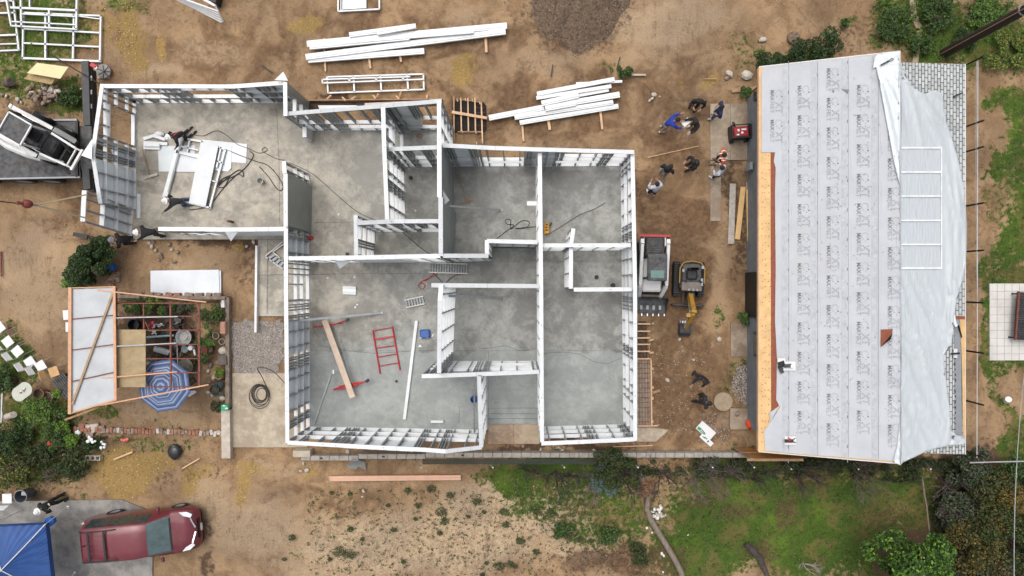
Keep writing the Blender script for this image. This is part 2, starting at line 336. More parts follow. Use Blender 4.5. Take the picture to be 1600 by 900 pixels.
L.new(mth('ADD', mth('ADD', mth('MULTIPLY', nB, 1.1), mth('MULTIPLY', nC, .8)), mth('ADD', mth('MULTIPLY', nD, .22), mth('MULTIPLY', nR.outputs[0], .6))), bp.inputs['Height']); L.new(bp.outputs[0], B.inputs['Normal'])
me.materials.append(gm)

# ------------------------------------------------------------------ materials
galv = mat('galvanised_steel', (.66, .675, .68), .5, .10, .05, 5, dirt=(.57, .59, .60))
galvd = mat('galvanised_web', (.36, .375, .38), .45, .2, .12, 6)
sheetm = mat('steel_sheet', (.86, .90, .91), .45, .0, .10, 1.5, col2=(.70, .76, .78))
sheetd = mat('steel_sheet_dark', (.27, .29, .285), .4, .3, .10, 1.2)
wood = mat('new_pine', (.62, .40, .24), .7, 0, .12, 4, stretch=(1, 1, 1), bump=.002)
woodo = mat('old_pine', (.36, .22, .12), .8, 0, .2, 4, bump=.003)
ply = mat('plywood_sheet', (.66, .42, .19), .7, 0, .10, 3, bump=.001, bscale=60)
osb = mat('oriented_strand_board', (.40, .29, .13), .8, 0, .2, 14, bump=.002, bscale=50)
floorsheet = mat('floor_sheet_steel', (.50, .535, .55), .4, .2, .08, 1.6, col2=(.42, .455, .47)); floorwhite = mat('floor_sheet_white', (.56, .58, .595), .45, .1, .05, 1.6)
galv2 = mat('galvanised_dull', (.50, .52, .53), .5, .10, .06, 5, dirt=(.42, .44, .45)); groove = mat('groove_grey', (.26, .28, .30), .6, .1, .1)
black = mat('black_plastic', (.012, .012, .013), .55, 0, .2, 10)
rubber = mat('rubber', (.020, .020, .020), .85, 0, .3, 20, bump=.003, bscale=40)
dsteel = mat('dark_steel', (.075, .078, .082), .5, .5, .35, 5, dirt=(.10, .08, .06))
white = mat('white_paint', (.66, .66, .65), .4, 0, .04, 4, dirt=(.5, .47, .42))
whitep = mat('white_plastic', (.68, .68, .68), .45, 0, .03, 4)
glass = mat('window_glass', (.03, .045, .05), .05, 0, .05, 3, spec=.8)
chrome = mat('chrome', (.75, .76, .78), .15, .9, .05)
redp = mat('red_paint', (.45, .022, .03), .45, 0, .15, 8)
rust = mat('rusty_steel_tube', (.20, .062, .042), .7, .1, .25, 10)
bluep = mat('blue_plastic', (.02, .09, .32), .45, 0, .1)
orange = mat('orange_plastic', (.75, .10, .03), .5, 0, .1)
yel = mat('yellow_paint', (.38, .21, .028), .45, 0, .12, 8, dirt=(.25, .16, .07))
stone = mat('field_stone', (.30, .22, .17), .9, 0, .3, 9, bump=.01, bscale=18)
stonel = mat('pale_stone', (.52, .47, .40), .9, 0, .2, 9, bump=.01, bscale=18)
brick = mat('brick_red', (.34, .15, .10), .9, 0, .25, 9, bump=.003)
terra = mat('terracotta', (.30, .13, .075), .8, 0, .2, 7)
trunkm = mat('bark', (.13, .10, .08), .9, 0, .3, 9, bump=.01)
twigm = mat('grey_twigs', (.17, .13, .11), .9, 0, .25, 5)
cord = mat('black_cord', (.025, .02, .018), .6)
skin = mat('skin', (.34, .19, .13), .6, 0, .06, 20)
dirtl = mat('wet_soil', (.085, .055, .035), .9, 0, .3, 6, bump=.02, bscale=12)
def conc(name, a, b, stain, sc_=1.1, wet=True):
    m = bpy.data.materials.new(name); m.use_nodes = True; n = m.node_tree.nodes; l = m.node_tree.links; p = n['Principled BSDF']
    g = n.new('ShaderNodeNewGeometry')
    def nn(s, d, r, di=0):
        q_ = n.new('ShaderNodeTexNoise'); q_.inputs['Scale'].default_value = s; q_.inputs['Detail'].default_value = d; q_.inputs['Roughness'].default_value = r; q_.inputs['Distortion'].default_value = di
        l.new(g.outputs['Position'], q_.inputs['Vector']); return q_.outputs[0]
    def rr(x, lo, hi, t=1.):
        q_ = n.new('ShaderNodeMapRange'); q_.interpolation_type = 'SMOOTHSTEP'; l.new(x, q_.inputs[0]); q_.inputs[1].default_value = lo; q_.inputs[2].default_value = hi; q_.inputs[4].default_value = t; return q_.outputs[0]
    def mm(f, x, y):
        q_ = n.new('ShaderNodeMix'); q_.data_type = 'RGBA'; l.new(f, q_.inputs[0])
        for i, z in ((6, x), (7, y)):
            if isinstance(z, tuple): q_.inputs[i].default_value = z
            else: l.new(z, q_.inputs[i])
        return q_.outputs[2]
    big = nn(.42*sc_, 8, .72, .25); mid = nn(1.3*sc_, 10, .76, .15); fine = nn(14, 6, .7); vein = nn(1.1*sc_, 4, .55, 2.2)
    c = mm(rr(mid, .35, .65), a, b); c = mm(rr(big, .44, .60, .75), c, stain)
    # thin drying rings: narrow band of a distorted noise
    ab = n.new('ShaderNodeMath'); ab.operation = 'SUBTRACT'; l.new(vein, ab.inputs[0]); ab.inputs[1].default_value = .5
    ab2 = n.new('ShaderNodeMath'); ab2.operation = 'ABSOLUTE'; l.new(ab.outputs[0], ab2.inputs[0])
    ring = n.new('ShaderNodeMapRange'); ring.interpolation_type = 'SMOOTHSTEP'; l.new(ab2.outputs[0], ring.inputs[0]); ring.inputs[1].default_value = 0; ring.inputs[2].default_value = .013; ring.inputs[3].default_value = .5; ring.inputs[4].default_value = 0
    gate = n.new('ShaderNodeMath'); gate.operation = 'MULTIPLY'; l.new(ring.outputs[0], gate.inputs[0]); l.new(rr(mid, .45, .6), gate.inputs[1])
    c = mm(gate.outputs[0], c, tuple(x*.62 for x in stain[:3])+(1,)); c = mm(rr(fine, .5, .75, .35), c, tuple(x*.7 for x in b[:3])+(1,))
    l.new(c, p.inputs['Base Color'])
    ro = n.new('ShaderNodeMapRange'); l.new(big, ro.inputs[0]); ro.inputs[1].default_value = .4; ro.inputs[2].default_value = .6; ro.inputs[3].default_value = .75; ro.inputs[4].default_value = .45; l.new(ro.outputs[0], p.inputs['Roughness'])
    bu = n.new('ShaderNodeBump'); bu.inputs['Distance'].default_value = .004; l.new(fine, bu.inputs['Height']); l.new(bu.outputs[0], p.inputs['Normal'])
    MATS[name] = m; return m
cwing = cmain = conc('slab_concrete', C(.42, .405, .37), C(.275, .268, .248), C(.135, .132, .12), 1.7)
csouth = cmain
def cool_zone(m):                     # the pour below the wavy joint is cooler and cleaner, the wing pour warmer
    n = m.node_tree.nodes; l = m.node_tree.links; p = n['Principled BSDF']; src = p.inputs['Base Color'].links[0].from_socket
    g = n.new('ShaderNodeNewGeometry'); se = n.new('ShaderNodeSeparateXYZ'); l.new(g.outputs['Position'], se.inputs[0])
    no = n.new('ShaderNodeTexNoise'); no.inputs['Scale'].default_value = .55; no.inputs['Detail'].default_value = 3; l.new(g.outputs['Position'], no.inputs['Vector'])
    def M_(op, a, b_=None):
        q_ = n.new('ShaderNodeMath'); q_.operation = op
        for i_, z in enumerate((a, b_)):
            if z is None: continue
            if isinstance(z, (int, float)): q_.inputs[i_].default_value = z
            else: l.new(z, q_.inputs[i_])
        return q_.outputs[0]
    def S_(x, lo, hi):
        q_ = n.new('ShaderNodeMapRange'); q_.interpolation_type = 'SMOOTHSTEP'; l.new(x, q_.inputs[0]); q_.inputs[1].default_value = lo; q_.inputs[2].default_value = hi; return q_.outputs[0]
    yy = M_('ADD', se.outputs[1], M_('MULTIPLY', no.outputs[0], 3.4)); south = S_(yy, -1.02, -1.08)
    dark = M_('MULTIPLY', S_(yy, .6, -1.0), M_('SUBTRACT', 1., south))
    def X_(f, a, b_, mode='MIX'):
        q_ = n.new('ShaderNodeMix'); q_.data_type = 'RGBA'; q_.blend_type = mode
        if isinstance(f, float): q_.inputs[0].default_value = f
        else: l.new(f, q_.inputs[0])
        for i_, z in ((6, a), (7, b_)):
            if isinstance(z, tuple): q_.inputs[i_].default_value = z
            else: l.new(z, q_.inputs[i_])
        return q_.outputs[2]
    east = S_(se.outputs[0], -9.5, -3.)
    tint = X_(east, (1.12, 1.05, .94, 1), (.92, .95, .95, 1)); tint = X_(dark, tint, (.80, .83, .83, 1)); tint = X_(south, tint, (.88, .935, .935, 1))
    soft = X_(M_('MULTIPLY', south, .45), src, (.34, .345, .34, 1))
    l.new(X_(1., soft, tint, 'MULTIPLY'), p.inputs['Base Color'])
cool_zone(cmain)
cwhite = conc('yard_concrete', C(.47, .40, .30), C(.36, .30, .22), C(.25, .19, .13), 2.2)
cwet = conc('stained_paving', C(.42, .33, .23), C(.34, .26, .17), C(.20, .11, .06), 2.)
cdust = conc('dusty_concrete', C(.37, .30, .22), C(.27, .21, .15), C(.18, .125, .085), 2.4)
cgrey = conc('drive_concrete', C(.30, .285, .26), C(.24, .225, .205), C(.11, .105, .10), 1.6)
pav = conc('patio_paving', C(.62, .60, .57), C(.55, .53, .50), C(.50, .47, .43))

def P2(pts, z=0.): return [tuple(W(x, y, z))[:2] for x, y in pts]
def pad(name, pts, z0, z1, m, **kw): return MB().prism(P2(pts, z1), z0, z1).build(name, m, kind='structure', **kw)
ZS = .16
# slab of the new house in four pours that butt against each other, plus the entry steps and paving
pad('slab_wing', [(208, 158), (481, 158), (481, 374), (208, 374)], -.1, ZS, cwing)
pad('slab_north', [(481.3, 200), (705, 200), (705, 255), (712, 255), (712, 408), (481.3, 408)], -.1, ZS, cwing)
pad('slab_east', [(712.3, 254), (980, 254), (980, 408), (712.3, 408)], -.1, ZS, cmain)
pad('slab_middle', [(481.3, 408.3), (980, 408.3), (980, 548), (481.3, 548)], -.1, ZS, cmain)
pad('slab_south_west', [(478, 548.3), (763, 548.3), (763, 671), (478, 671)], -.1, ZS, csouth)
pad('slab_entry', [(763.3, 548.3), (841, 548.3), (841, 637.5), (763.3, 637.5)], -.1, ZS, csouth)
pad('slab_south_east', [(841.3, 548.3), (980, 548.3), (980, 669), (841.3, 669)], -.1, ZS, csouth)
pad('slab_landing', [(403, 374.4), (481, 374.4), (481, 494), (403, 494)], -.1, .11, cwing)
pad('slab_strip', [(478.2, 494.2), (481.1, 494.2), (481.1, 548), (478.2, 548)], -.1, ZS-.002, cmain)
for i, (a, b) in enumerate(((637.8, 646), (646.3, 654), (654.3, 662.5))):
    pad('entry_step', [(763.3, a), (841, a), (841, b), (763.3, b)], -.1, .12-.045*i, csouth)
pad('entry_paving', [(763, 662.8), (802, 662.8), (802, 693.5), (763, 693.5)], -.1, .015, cwet)
pad('entry_paving', [(802.4, 662.8), (843, 662.8), (843, 693.5), (802.4, 693.5)], -.1, .015, cwet)
pad('concrete_path', [(363, 583), (446, 583), (446, 668), (480, 668), (480, 699), (363, 699)], -.1, .02, cwhite)
pad('concrete_pad', [(1110, 162), (1141, 162), (1141, 250), (1110, 250)], -.1, .04, cdust)
pad('concrete_pad', [(1141.4, 162), (1178, 162), (1178, 250), (1141.4, 250)], -.1, .035, cdust)
pad('concrete_strip', [(1110, 251), (1127, 251), (1126, 345), (1110, 345)], -.1, .0, cdust)
pad('concrete_pad', [(1142, 505), (1180, 505), (1180, 557), (1142, 557)], -.1, .05, cdust)
pad('concrete_pad', [(1141, 638), (1182, 638), (1182, 671), (1141, 671)], -.1, .12, cdust)
pad('driveway', [(-200, 786), (190, 781), (238, 800), (238, 960), (-200, 960)], -.1, .015, cgrey)
pad('corner_paving', [(994, 668), (1022, 668), (1045, 672), (1025, 690), (994, 690)], -.1, .01, cwhite)
MB().prism([tuple(W(p[0], p[1]))[:2] for p in ((1546, 443), (1760, 443), (1760, 563), (1546, 563))], -.1, .02).build('patio', pav, kind='structure')
jm = MB()
for i in range(11):
    jm.box(tuple((W(1546+(i+1)*11.5, 503)+Vector((0, 0, .0225)))), (.012, W(0, 443).y-W(0, 563).y, .003))
for j in range(1, 10): 
    a = W(1546, 443+j*12.2); jm.box((a.x+2.2, a.y, .0225), (4.4, .012, .0024))
jm.build('patio_joints', mat('joint_dark', (.22, .2, .17), .9), kind='structure')
# saw joints and hairline cracks in the slab
jn = mat('joint_line', (.085, .082, .075), .9)
jb = MB()
for pts in ([(487, 429), (590, 427), (592, 408)], [(592, 428), (664, 427)], [(432, 168), (436, 255), (437, 350)], [(490, 348), (552, 347)], [(752, 600), (751, 655)], [(718, 636), (717, 662)], [(219, 267), (300, 266)], [(404, 430), (442, 429)], [(418, 372), (417, 490)], [(850, 552), (880, 550), (905, 553), (930, 566), (950, 568), (970, 560)], [(755, 545), (790, 540), (812, 548), (838, 545)], [(500, 540), (540, 548), (585, 552), (640, 549)]):
    for a_, b_ in zip(pts, pts[1:]): jb.bar(W(*a_, ZS+.0015), W(*b_, ZS+.0015), .014, .004)
jb.build('slab_joints', jn, kind='structure')
# a stepping path of worn earth at the top right
tr = MB()
pts = [(1424, -20), (1428, 25), (1437, 45), (1433, 70), (1430, 100)]
for i in range(len(pts)-1):
    a, b = W(*pts[i]), W(*pts[i+1]); tr.bar(a+Vector((0, 0, -.03)), b+Vector((0, 0, -.03)), .24, .07)
tr.build('earth_path', mat('worn_earth', (.36, .28, .19), .9, 0, .2, 4, bump=.02, bscale=9), kind='structure')
# ------------------------------------------------------------------ the new house: prefabricated steel stud walls on the slab
house = thing('house_frame', 'unroofed house of white steel stud wall frames standing on a grey slab', 'house frame', W(560, 400, ZS))
T = .150
def on_line(p, A, U):             # world point seen at pixel p lying in the vertical plane through A along U
    r = QC @ Vector((p[0]-800, 450-p[1], -FP)); n = Vector((-U.y, U.x, 0))
    t = (A-Vector((0, 0, H))).dot(n)/r.dot(n); return Vector((0, 0, H))+r*t
def frame_panel(parent, name, O, U, V, prof, z0, girts, spacing, opens=(), sheets=(), t=T, off=.3, extra=(), doubles=(), gm_=galv):
    """O origin, U along, V up (unit); prof = [(s,z)...]; opens = [(s0,s1,z0,z1)]; sheets = [(s0,s1,z0,z1,side,dark)]"""
    Nn = U.cross(V).normalized(); S = prof[-1][0]
    def top(s):
        for (a, za), (b, zb) in zip(prof, prof[1:]):
            if s <= b+1e-6: return za+(zb-za)*(s-a)/(b-a)
        return prof[-1][1]
    P = lambda s, z, n=0: O+U*s+V*z+Nn*n
    m = MB()
    for (a, za), (b, zb) in zip(prof, prof[1:]):
        # top plate, mitred at the kinks
        sl = [(a, za), (b, zb)]; vs = []
        for s, z in sl:
            for n_ in (-t/2, t/2):
                for dz in (-.045, 0): vs.append(P(s, z+dz, n_))
        m.add(vs, [(0, 1, 3, 2), (4, 6, 7, 5), (0, 4, 5, 1), (2, 3, 7, 6), (1, 5, 7, 3), (0, 2, 6, 4)])
    fr = m.build(name, gm_, parent)
    # splice lines and bolt holes on the top plate
    mm = MB(); k = 1.4
    while k < S-.5:
        z = top(k); c = P(k, z+.003, 0); ang = math.atan2(U.y, U.x); mm.add([P(k-.03, z+.003, -.012), P(k+.03, top(k+.03)+.003, -.012), P(k+.03, top(k+.03)+.003, .012), P(k-.03, z+.003, .012)], [(0, 1, 2, 3)]); z2 = top(k+.5); mm.add([P(k+.5, z2+.003, -t/2), P(k+.508, top(k+.508)+.003, -t/2), P(k+.508, top(k+.508)+.003, t/2), P(k+.5, z2+.003, t/2)], [(0, 1, 2, 3)])
        k += 2.45 + .3*math.sin(k*7)
    if mm.v: mm.build('splice_marks', groove, fr)
    bl = MB(); c0 = 0
    for (a, b) in [(o[0], o[1]) for o in opens if o[2] <= z0+.01]+[(S, S)]:
        if a > c0: 
            vs = [P(s, z0+dz, n_) for s in (c0, a) for n_ in (-t/2+.002, t/2-.002) for dz in (0, .04)]
            bl.add(vs, [(0, 1, 3, 2), (4, 6, 7, 5), (0, 4, 5, 1), (2, 3, 7, 6), (1, 5, 7, 3), (0, 2, 6, 4)])
        c0 = b
    bl.build('bottom_track', gm_, fr)
    def hbar(a, b, z, w=t*.94, th=.03):
        g_ = MB(); vs = [P(s, z+dz, n_) for s in (a, b) for n_ in (-w/2, w/2) for dz in (-th, 0)]
        g_.add(vs, [(0, 1, 3, 2), (4, 6, 7, 5), (0, 4, 5, 1), (2, 3, 7, 6), (1, 5, 7, 3), (0, 2, 6, 4)]); g_.build('girt', gm_, fr)
    for gz_ in girts:
        segs = []; c0 = .03
        for o in sorted(opens):
            if o[2]-.01 < gz_ < o[3]+.01 and not (abs(gz_-o[2]) < .02 or abs(gz_-o[3]) < .02): segs.append((c0, o[0])); c0 = o[1]
        segs.append((c0, S-.03))
        for a, b in segs:
            # trim where the roof slope comes below the girt
            st = 40; ss = [a+(b-a)*i/st for i in range(st+1) if top(a+(b-a)*i/st) > gz_+.06]
            if len(ss) > 1: hbar(ss[0], ss[-1], gz_)
    for o in opens:
        for z in (o[2], o[3]):
            if z > z0+.05 and all(abs(z-g_) > .04 for g_ in girts): hbar(o[0], o[1], z)
    def stud(s, za, zb, w=.042):
        if zb-za < .1: return
        b = MB(); e = .008                       # C section: web and two flanges
        for (n0, n1, s0, s1) in ((-t/2+.006, t/2-.006, 0, e), (-t/2+.006, -t/2+.014, e, w), (t/2-.014, t/2-.006, e, w)):
            vs = [P(s+q_, z, n_) for q_ in (s0, s1) for n_ in (n0, n1) for z in (za, zb)]
            b.add(vs, [(0, 1, 3, 2), (4, 6, 7, 5), (0, 4, 5, 1), (2, 3, 7, 6), (1, 5, 7, 3), (0, 2, 6, 4)])
        b.build('stud', galvd, fr)
    ss = [0.01, S-.05]; k = off
    while k < S-.15: ss.append(k); k += spacing
    ss += list(extra)
    for o in opens: ss += [o[0]-.05, o[1]+.01]
    for d in doubles: ss += [d, d+.09, d+.2]
    for s in ss:
        if s < 0 or s > S: continue
        za = z0+.04; zt = top(s)-.045; cut = [o for o in opens if o[0]-.001 < s < o[1]-.02]
        if cut:
            o = cut[0]; stud(s, za, o[2]); stud(s, o[3], zt)
        else: stud(s, za, zt)
    for sh in sheets:
        s0, s1, za, zb, side, dk = sh; b = MB(); nn_ = side*(t/2+.006); st = max(1, int((s1-s0)/.2)); vs = []; fs = []
        for i in range(st+1):
            s = s0+(s1-s0)*i/st; zt = min(zb, top(s)-.01); rb = .004*(i % 2)
            for n_ in (nn_-.004, nn_+.004+rb):
                for z in (za, zt): vs.append(P(s, z, n_))
        for i in range(st):
            q_ = i*4; fs += [(q_, q_+4, q_+5, q_+1), (q_+2, q_+3, q_+7, q_+6), (q_+1, q_+5, q_+7, q_+3), (q_, q_+2, q_+6, q_+4)]
        fs += [(0, 1, 3, 2), (st*4, st*4+2, st*4+3, st*4+1)]
        b.add(vs, fs).build('sheathing_panel', sheetd if dk else sheetm, fr)
    return fr
def wall(top_px, hA, hB, girts=(.95, 1.75), spacing=.61, opens=(), sheets=(), z0=ZS, name='wall_frame', parent=None, frac=True, **kw):
    A = W(*top_px[0][:2], hA); Bp = W(*top_px[-1][:2], hB); A0 = Vector((A.x, A.y, 0)); U = Vector((Bp.x-A.x, Bp.y-A.y, 0)); L_ = U.length; U.normalize()
    prof = [(0, hA)]
    for p in top_px[1:-1]:
        if len(p) == 3: q_ = W(*p)
        else: q_ = on_line(p, A0, U)
        prof.append(((q_-A0).dot(U), q_.z))
    prof.append((L_, hB))
    zt = max(z for s, z in prof)
    opens = [(a*L_, b*L_, max(c, z0), d) for a, b, c, d in opens]
    sheets = [(a*L_, b*L_, max(c, z0), d, e, f) for a, b, c, d, e, f in sheets]
    if 'extra' in kw: kw['extra'] = [e*L_ for e in kw['extra']]
    if 'doubles' in kw: kw['doubles'] = [e*L_ for e in kw['doubles']]
    return frame_panel(parent or house, name, A0, U, Vector((0, 0, 1)), prof, z0, girts, spacing, opens, sheets, **kw)
def gusset(fr, pts):              # thin triangular steel plate bolted at a ridge or splice
    v = [W(*p) for p in pts]; n = (v[1]-v[0]).cross(v[2]-v[0]).normalized()*.006
    MB().add([p-n for p in v]+[p+n for p in v], [(2, 1, 0), (3, 4, 5), (0, 1, 4, 3), (1, 2, 5, 4), (2, 0, 3, 5)]).build('gusset_plate', galv, fr)
NB = (.95, 1.75)
# north wall of the west wing
f = wall([(157, 134.3), (366, 135), (446, 129.2)], 2.4, 2.75, NB, .62, opens=[(.40, .66, .95, 2.0), (.06, .26, .95, 1.75)], sheets=[(.70, .99, .2, 2.9, -1, 0)], doubles=[.12, .33, .66, .84])
# its west gable
f = wall([(159.5, 131), (144.5, 241), (156.5, 318)], 2.4, 2.5, (.75, 1.5, 2.2), .62, opens=[(.14, .42, .3, 2.0)], sheets=[(.46, .62, .2, 1.6, 1, 0), (.63, .98, .2, 2.6, 1, 0)], doubles=[.46, .56])
gusset(f, [(127, 243, 3.1), (144, 217, 3.05), (143.5, 249, 3.1)])
bt = MB(); bt.bar(W(217, 303, ZS+.03), W(217, 341, ZS+.03), .15, .05); bt.build('bottom_track', galv, house)
# south wall of the wing, sheeted outside
f = wall([(247, 357.5), (360, 358.5), (444, 357.5)], 2.55, 2.75, NB, .62, sheets=[(.35, .99, .2, 2.8, 1, 0), (.01, .34, 1.6, 2.6, 1, 1)])
gusset(f, [(352, 363, 2.75), (371, 363, 2.75), (361, 377, 2.5)])
# step wall from the wing up to the north wall
f = wall([(445.3, 128.5), (446, 181)], 2.85, 2.8, NB, .6, sheets=[(.0, .25, .2, 2.8, -1, 1)])
gusset(f, [(429, 125, 2.9), (442.5, 112, 2.9), (450, 126, 2.85)])
# north wall, rising east
f = wall([(448, 177.6), (596, 165.7), (690, 157.5)], 2.7, 4.4, (.55, 1.35), .62, opens=[(.30, .62, .55, 1.35), (.70, .96, .5, 2.0)], sheets=[(.63, .80, .2, 4.0, -1, 0)], doubles=[.12, .22, .55, .62, .80], off=.4, gm_=galv2)
MB().box(W(481, 210, .6), (.16, .42, .9)).build('post_stub', galv, house)
# passage walls
f = wall([(598.5, 168), (600, 225), (605, 344)], 4.1, 3.75, (.9, 1.8, 2.7), .62, opens=[(.03, .33, .2, 2.2)], doubles=[.35, .62])
f = wall([(603, 233.3), (684, 230)], 3.5, 3.9, (.95, 1.9), .5, doubles=[.3, .7], gm_=galv2)
f = wall([(686, 157.5), (686.5, 308)], 4.4, 5.0, (1.2, 2.4, 3.6), .62, sheets=[(.46, 1., .2, 5.0, -1, 1)])
f = wall([(688.3, 308), (688.7, 400)], 5.0, 4.4, (1.2, 2.4, 3.6), .62, sheets=[(0, .99, .2, 5.0, -1, 1)])
gusset(f, [(691, 296, 4.6), (702, 313, 4.2), (691, 323, 4.5)])
f = wall([(555.6, 336), (556.5, 399)], 3.4, 3.0, (.9, 1.8, 2.6), .55, doubles=[.6])
f = wall([(557, 348.5), (616, 345.7), (686, 345.5)], 3.4, 4.3, (1.0, 2.0), .5, doubles=[.4, .7], opens=[(.62, .9, .2, 1.9)], gm_=galv2)
f = wall([(450, 403.7), (537, 402.6), (688, 399.8)], 2.8, 4.4, (1.0, 2.0, 3.0), .6, sheets=[(.38, .75, .2, 4.4, 1, 0)])
gusset(f, [(524, 408, 2.9), (549, 407, 3.0), (531, 420, 2.6)])
f = wall([(692, 399.6), (763, 399.6)], 4.4, 3.4, (1.0, 2.0), .5, sheets=[(.02, .98, .2, 3.0, -1, 0)])
f = wall([(760.7, 375), (760.7, 399)], 3.3, 3.3, (.9, 1.8, 2.6), .4)
f = wall([(761, 376.4), (840, 378.6)], 3.3, 3.0, (.2, .95), .62, sheets=[(0.02, .98, .2, 3., -1, 0)])
# partition that closes the west room
f = wall([(443.5, 252), (444.7, 271)], 3.0, 3.05, NB, .4)
f = wall([(446, 271.5), (446.3, 354)], 3.2, 3.1, (1.6,), 1.2, sheets=[(.01, .99, .2, 3.2, -1, 1)])
f = wall([(446.5, 354.5), (448.5, 450, 2.85), (449, 692)], 2.85, 2.75, NB, .61, opens=[(.22, .34, .2, 1.0)], sheets=[(.44, .60, .2, 2.7, 1, 0), (.66, .86, .2, 2.7, 1, 0), (.03, .13, .2, 2.7, 1, 0)], doubles=[.02, .14, .36, .41, .61, .64, .9])
gusset(f, [(440, 356, 2.9), (450, 349, 2.9), (450, 362, 2.9)])
# south gable of the big room
f = wall([(449, 691.5), (548, 697), (665, 703), (696, 705.4), (753, 699)], 2.75, 2.95, (.95, 1.8), .62, opens=[(.06, .22, 1.0, 1.75), (.8, .96, .95, 1.2)], sheets=[(.30, .66, .2, 3.6, 1, 0)], doubles=[.26, .66, .78], off=.5)
f = wall([(748.5, 588), (752, 699)], 4.2, 3.0, (.95, 1.8, 2.6), .61)
f = wall([(659, 587.7), (690, 587), (842, 581)], 4.3, 3.2, (.8, 1.6, 2.4), .61, doubles=[.05, .12, .42, .5], opens=[(.55, .95, .85, 1.9)])
f = wall([(689.3, 445), (690.5, 470, 5.3), (686, 583)], 5.1, 4.6, (1.1, 2.1, 3.1, 4.0), .66, doubles=[.9])
f = wall([(674, 445.6), (842, 447)], 4.9, 3.4, (1.6,), .61)
# long spine wall and the east rooms
f = wall([(843.3, 236), (844.3, 450, 3.3), (847, 691)], 3.1, 2.9, (.9, 1.9), .61)
MB().box(W(831, 318, 2.7), (.36, .16, .1)).build('header_stub', galv, house)
f = wall([(690, 226.8), (766, 231), (843, 233.5)], 4.1, 3.35, (.9, 1.4), .62, opens=[(.38, .84, .9, 1.4)], sheets=[(.03, .30, .2, 3.5, -1, 0), (.86, .98, .2, 3.2, -1, 0)], doubles=[.0, .3, .86])
f = wall([(843, 233.5), (991, 237.5)], 3.35, 2.8, (.9, 1.4, 2.1), .62, opens=[(.2, .68, .9, 1.4)], sheets=[(.02, .18, .2, 3.2, -1, 0)], doubles=[.18, .70])
f = wall([(988.2, 239), (991, 450, 2.9), (992.5, 688)], 2.6, 2.6, (.95, 1.9), .61, opens=[(.05, .24, .9, 1.9), (.55, .68, .9, 1.9), (.72, .84, .9, 1.9)], sheets=[(.27, .33, .2, 2.6, -1, 0), (.34, .55, .2, 2.6, -1, 0)], doubles=[.27, .50, .68])
f = wall([(848, 383.4), (986, 383)], 3.0, 2.6, (.95, 1.8), .61, opens=[(.3, .34, .2, 2.)])
f = wall([(896, 357), (892, 384)], 2.7, 2.7, (.9, 1.8), .5)
f = wall([(892.2, 388), (892, 451)], 2.7, 2.7, (.9, 1.8), .61)
f = wall([(896.5, 452.6), (988, 452)], 2.8, 2.6, (.95, 1.8), .61)
f = wall([(846, 693), (920, 690), (994, 686)], 2.9, 2.6, (.95, 1.75), .62, sheets=[(.5, .98, .2, 2.7, 1, 0)], doubles=[.5, .9])

# the wall panel hanging in the crane's slings
lp = thing('wall_panel', 'steel wall panel hanging in slings and being set beside the west gable', 'wall panel', W(204, 345, .25))
O = W(205, 325, .35); O2 = W(203, 362, .35); Tp = W(131.5, 297.5, 3.15)
U = (O2-O); Ls = U.length; U.normalize(); V = (Tp-O); Hh = V.length; V.normalize()
frame_panel(lp, 'panel_frame', O, U, V, [(0, Hh), (Ls*1.18, Hh)], 0., (.33*Hh, .62*Hh), .42, sheets=[(.02, Ls*1.16, .05, Hh*.62, 1, 0)], t=.18, off=.25)

# loose steel props leaning from wall to floor (each its own thing)
def brace(a, b, w, lab, nm='steel_prop', m=galvd, end=True):
    mb = MB().bar(a, b, w, w*.7)
    o = single(nm, lab, 'prop', mb, m, (min((a, b), key=lambda p: p.z)))
    if end: MB().box(b, (.09, .09, .05)).build('foot_plate', galv, o)
brace(W(453, 502, 1.6), W(596, 489, ZS+.04), .09, 'long grey steel prop leaning from the west wall over the plank ends')
brace(W(692, 321, 3.0), W(783, 328.5, ZS+.04), .08, 'steel prop running from the dark sheeted wall onto the north room floor')
brace(W(696, 462, 3.0), W(786, 466, ZS+.04), .10, 'steel prop leaning off the small middle room wall below the passage')
brace(W(741, 588, 2.6), W(741, 676, ZS+.04), .05, 'thin dark prop standing alongside the entry wall by the blue bucket', end=False)
brace(W(519, 580, ZS+.05), W(490, 664, ZS+.06), .07, 'dark steel bar lying on the slab south of the wire braced scaffold', end=False)
single('steel_channel', 'long white steel channel lying across the slab beside the blue case', 'steel channel', MB().bar(W(651, 501, ZS+.06), W(632, 655, ZS+.06), .12, .1), galv, W(641, 578, ZS))
# ------------------------------------------------------------------ roofed house on the right
from mathutils.geometry import delaunay_2d_cdt
def plane3(a, b, c):
    n = (b-a).cross(c-a).normalized(); n = n if n.z > 0 else -n
    def f(px, py, d=0.):
        r = QC @ Vector((px-800, 450-py, -FP)); t = (a+n*d-Vector((0, 0, H))).dot(n)/r.dot(n); return Vector((0, 0, H))+r*t
    f.n = n; return f
EL0, EL1 = W(1187, 105, 2.6), W(1187, 705, 2.6); RG0, RG1 = W(1407, 80, 4.3), W(1407, 722, 4.3)
xe, xr = EL0.x, (RG0.x+RG1.x)/2; y0_, y1_ = EL1.y, EL0.y
EL0, EL1, RG0, RG1 = Vector((xe, y1_, 2.6)), Vector((xe, y0_, 2.6)), Vector((xr, y1_, 4.3)), Vector((xr, y0_, 4.3))
ER0, ER1 = W(1508, 100, 3.6), W(1508, 710, 3.6); RR0 = W(1407, 97, 4.18); RR1 = W(1407, 708, 4.18)
RR0.x = RR1.x = xr
RL = plane3(EL0, EL1, RG0); RRt = plane3(RR0, RR1, ER0)
felt = mat('underlayment_grey', (.452, .467, .492), .75, 0, .05, 1.3, bump=.009, bscale=6, dirt=(.43, .425, .425))
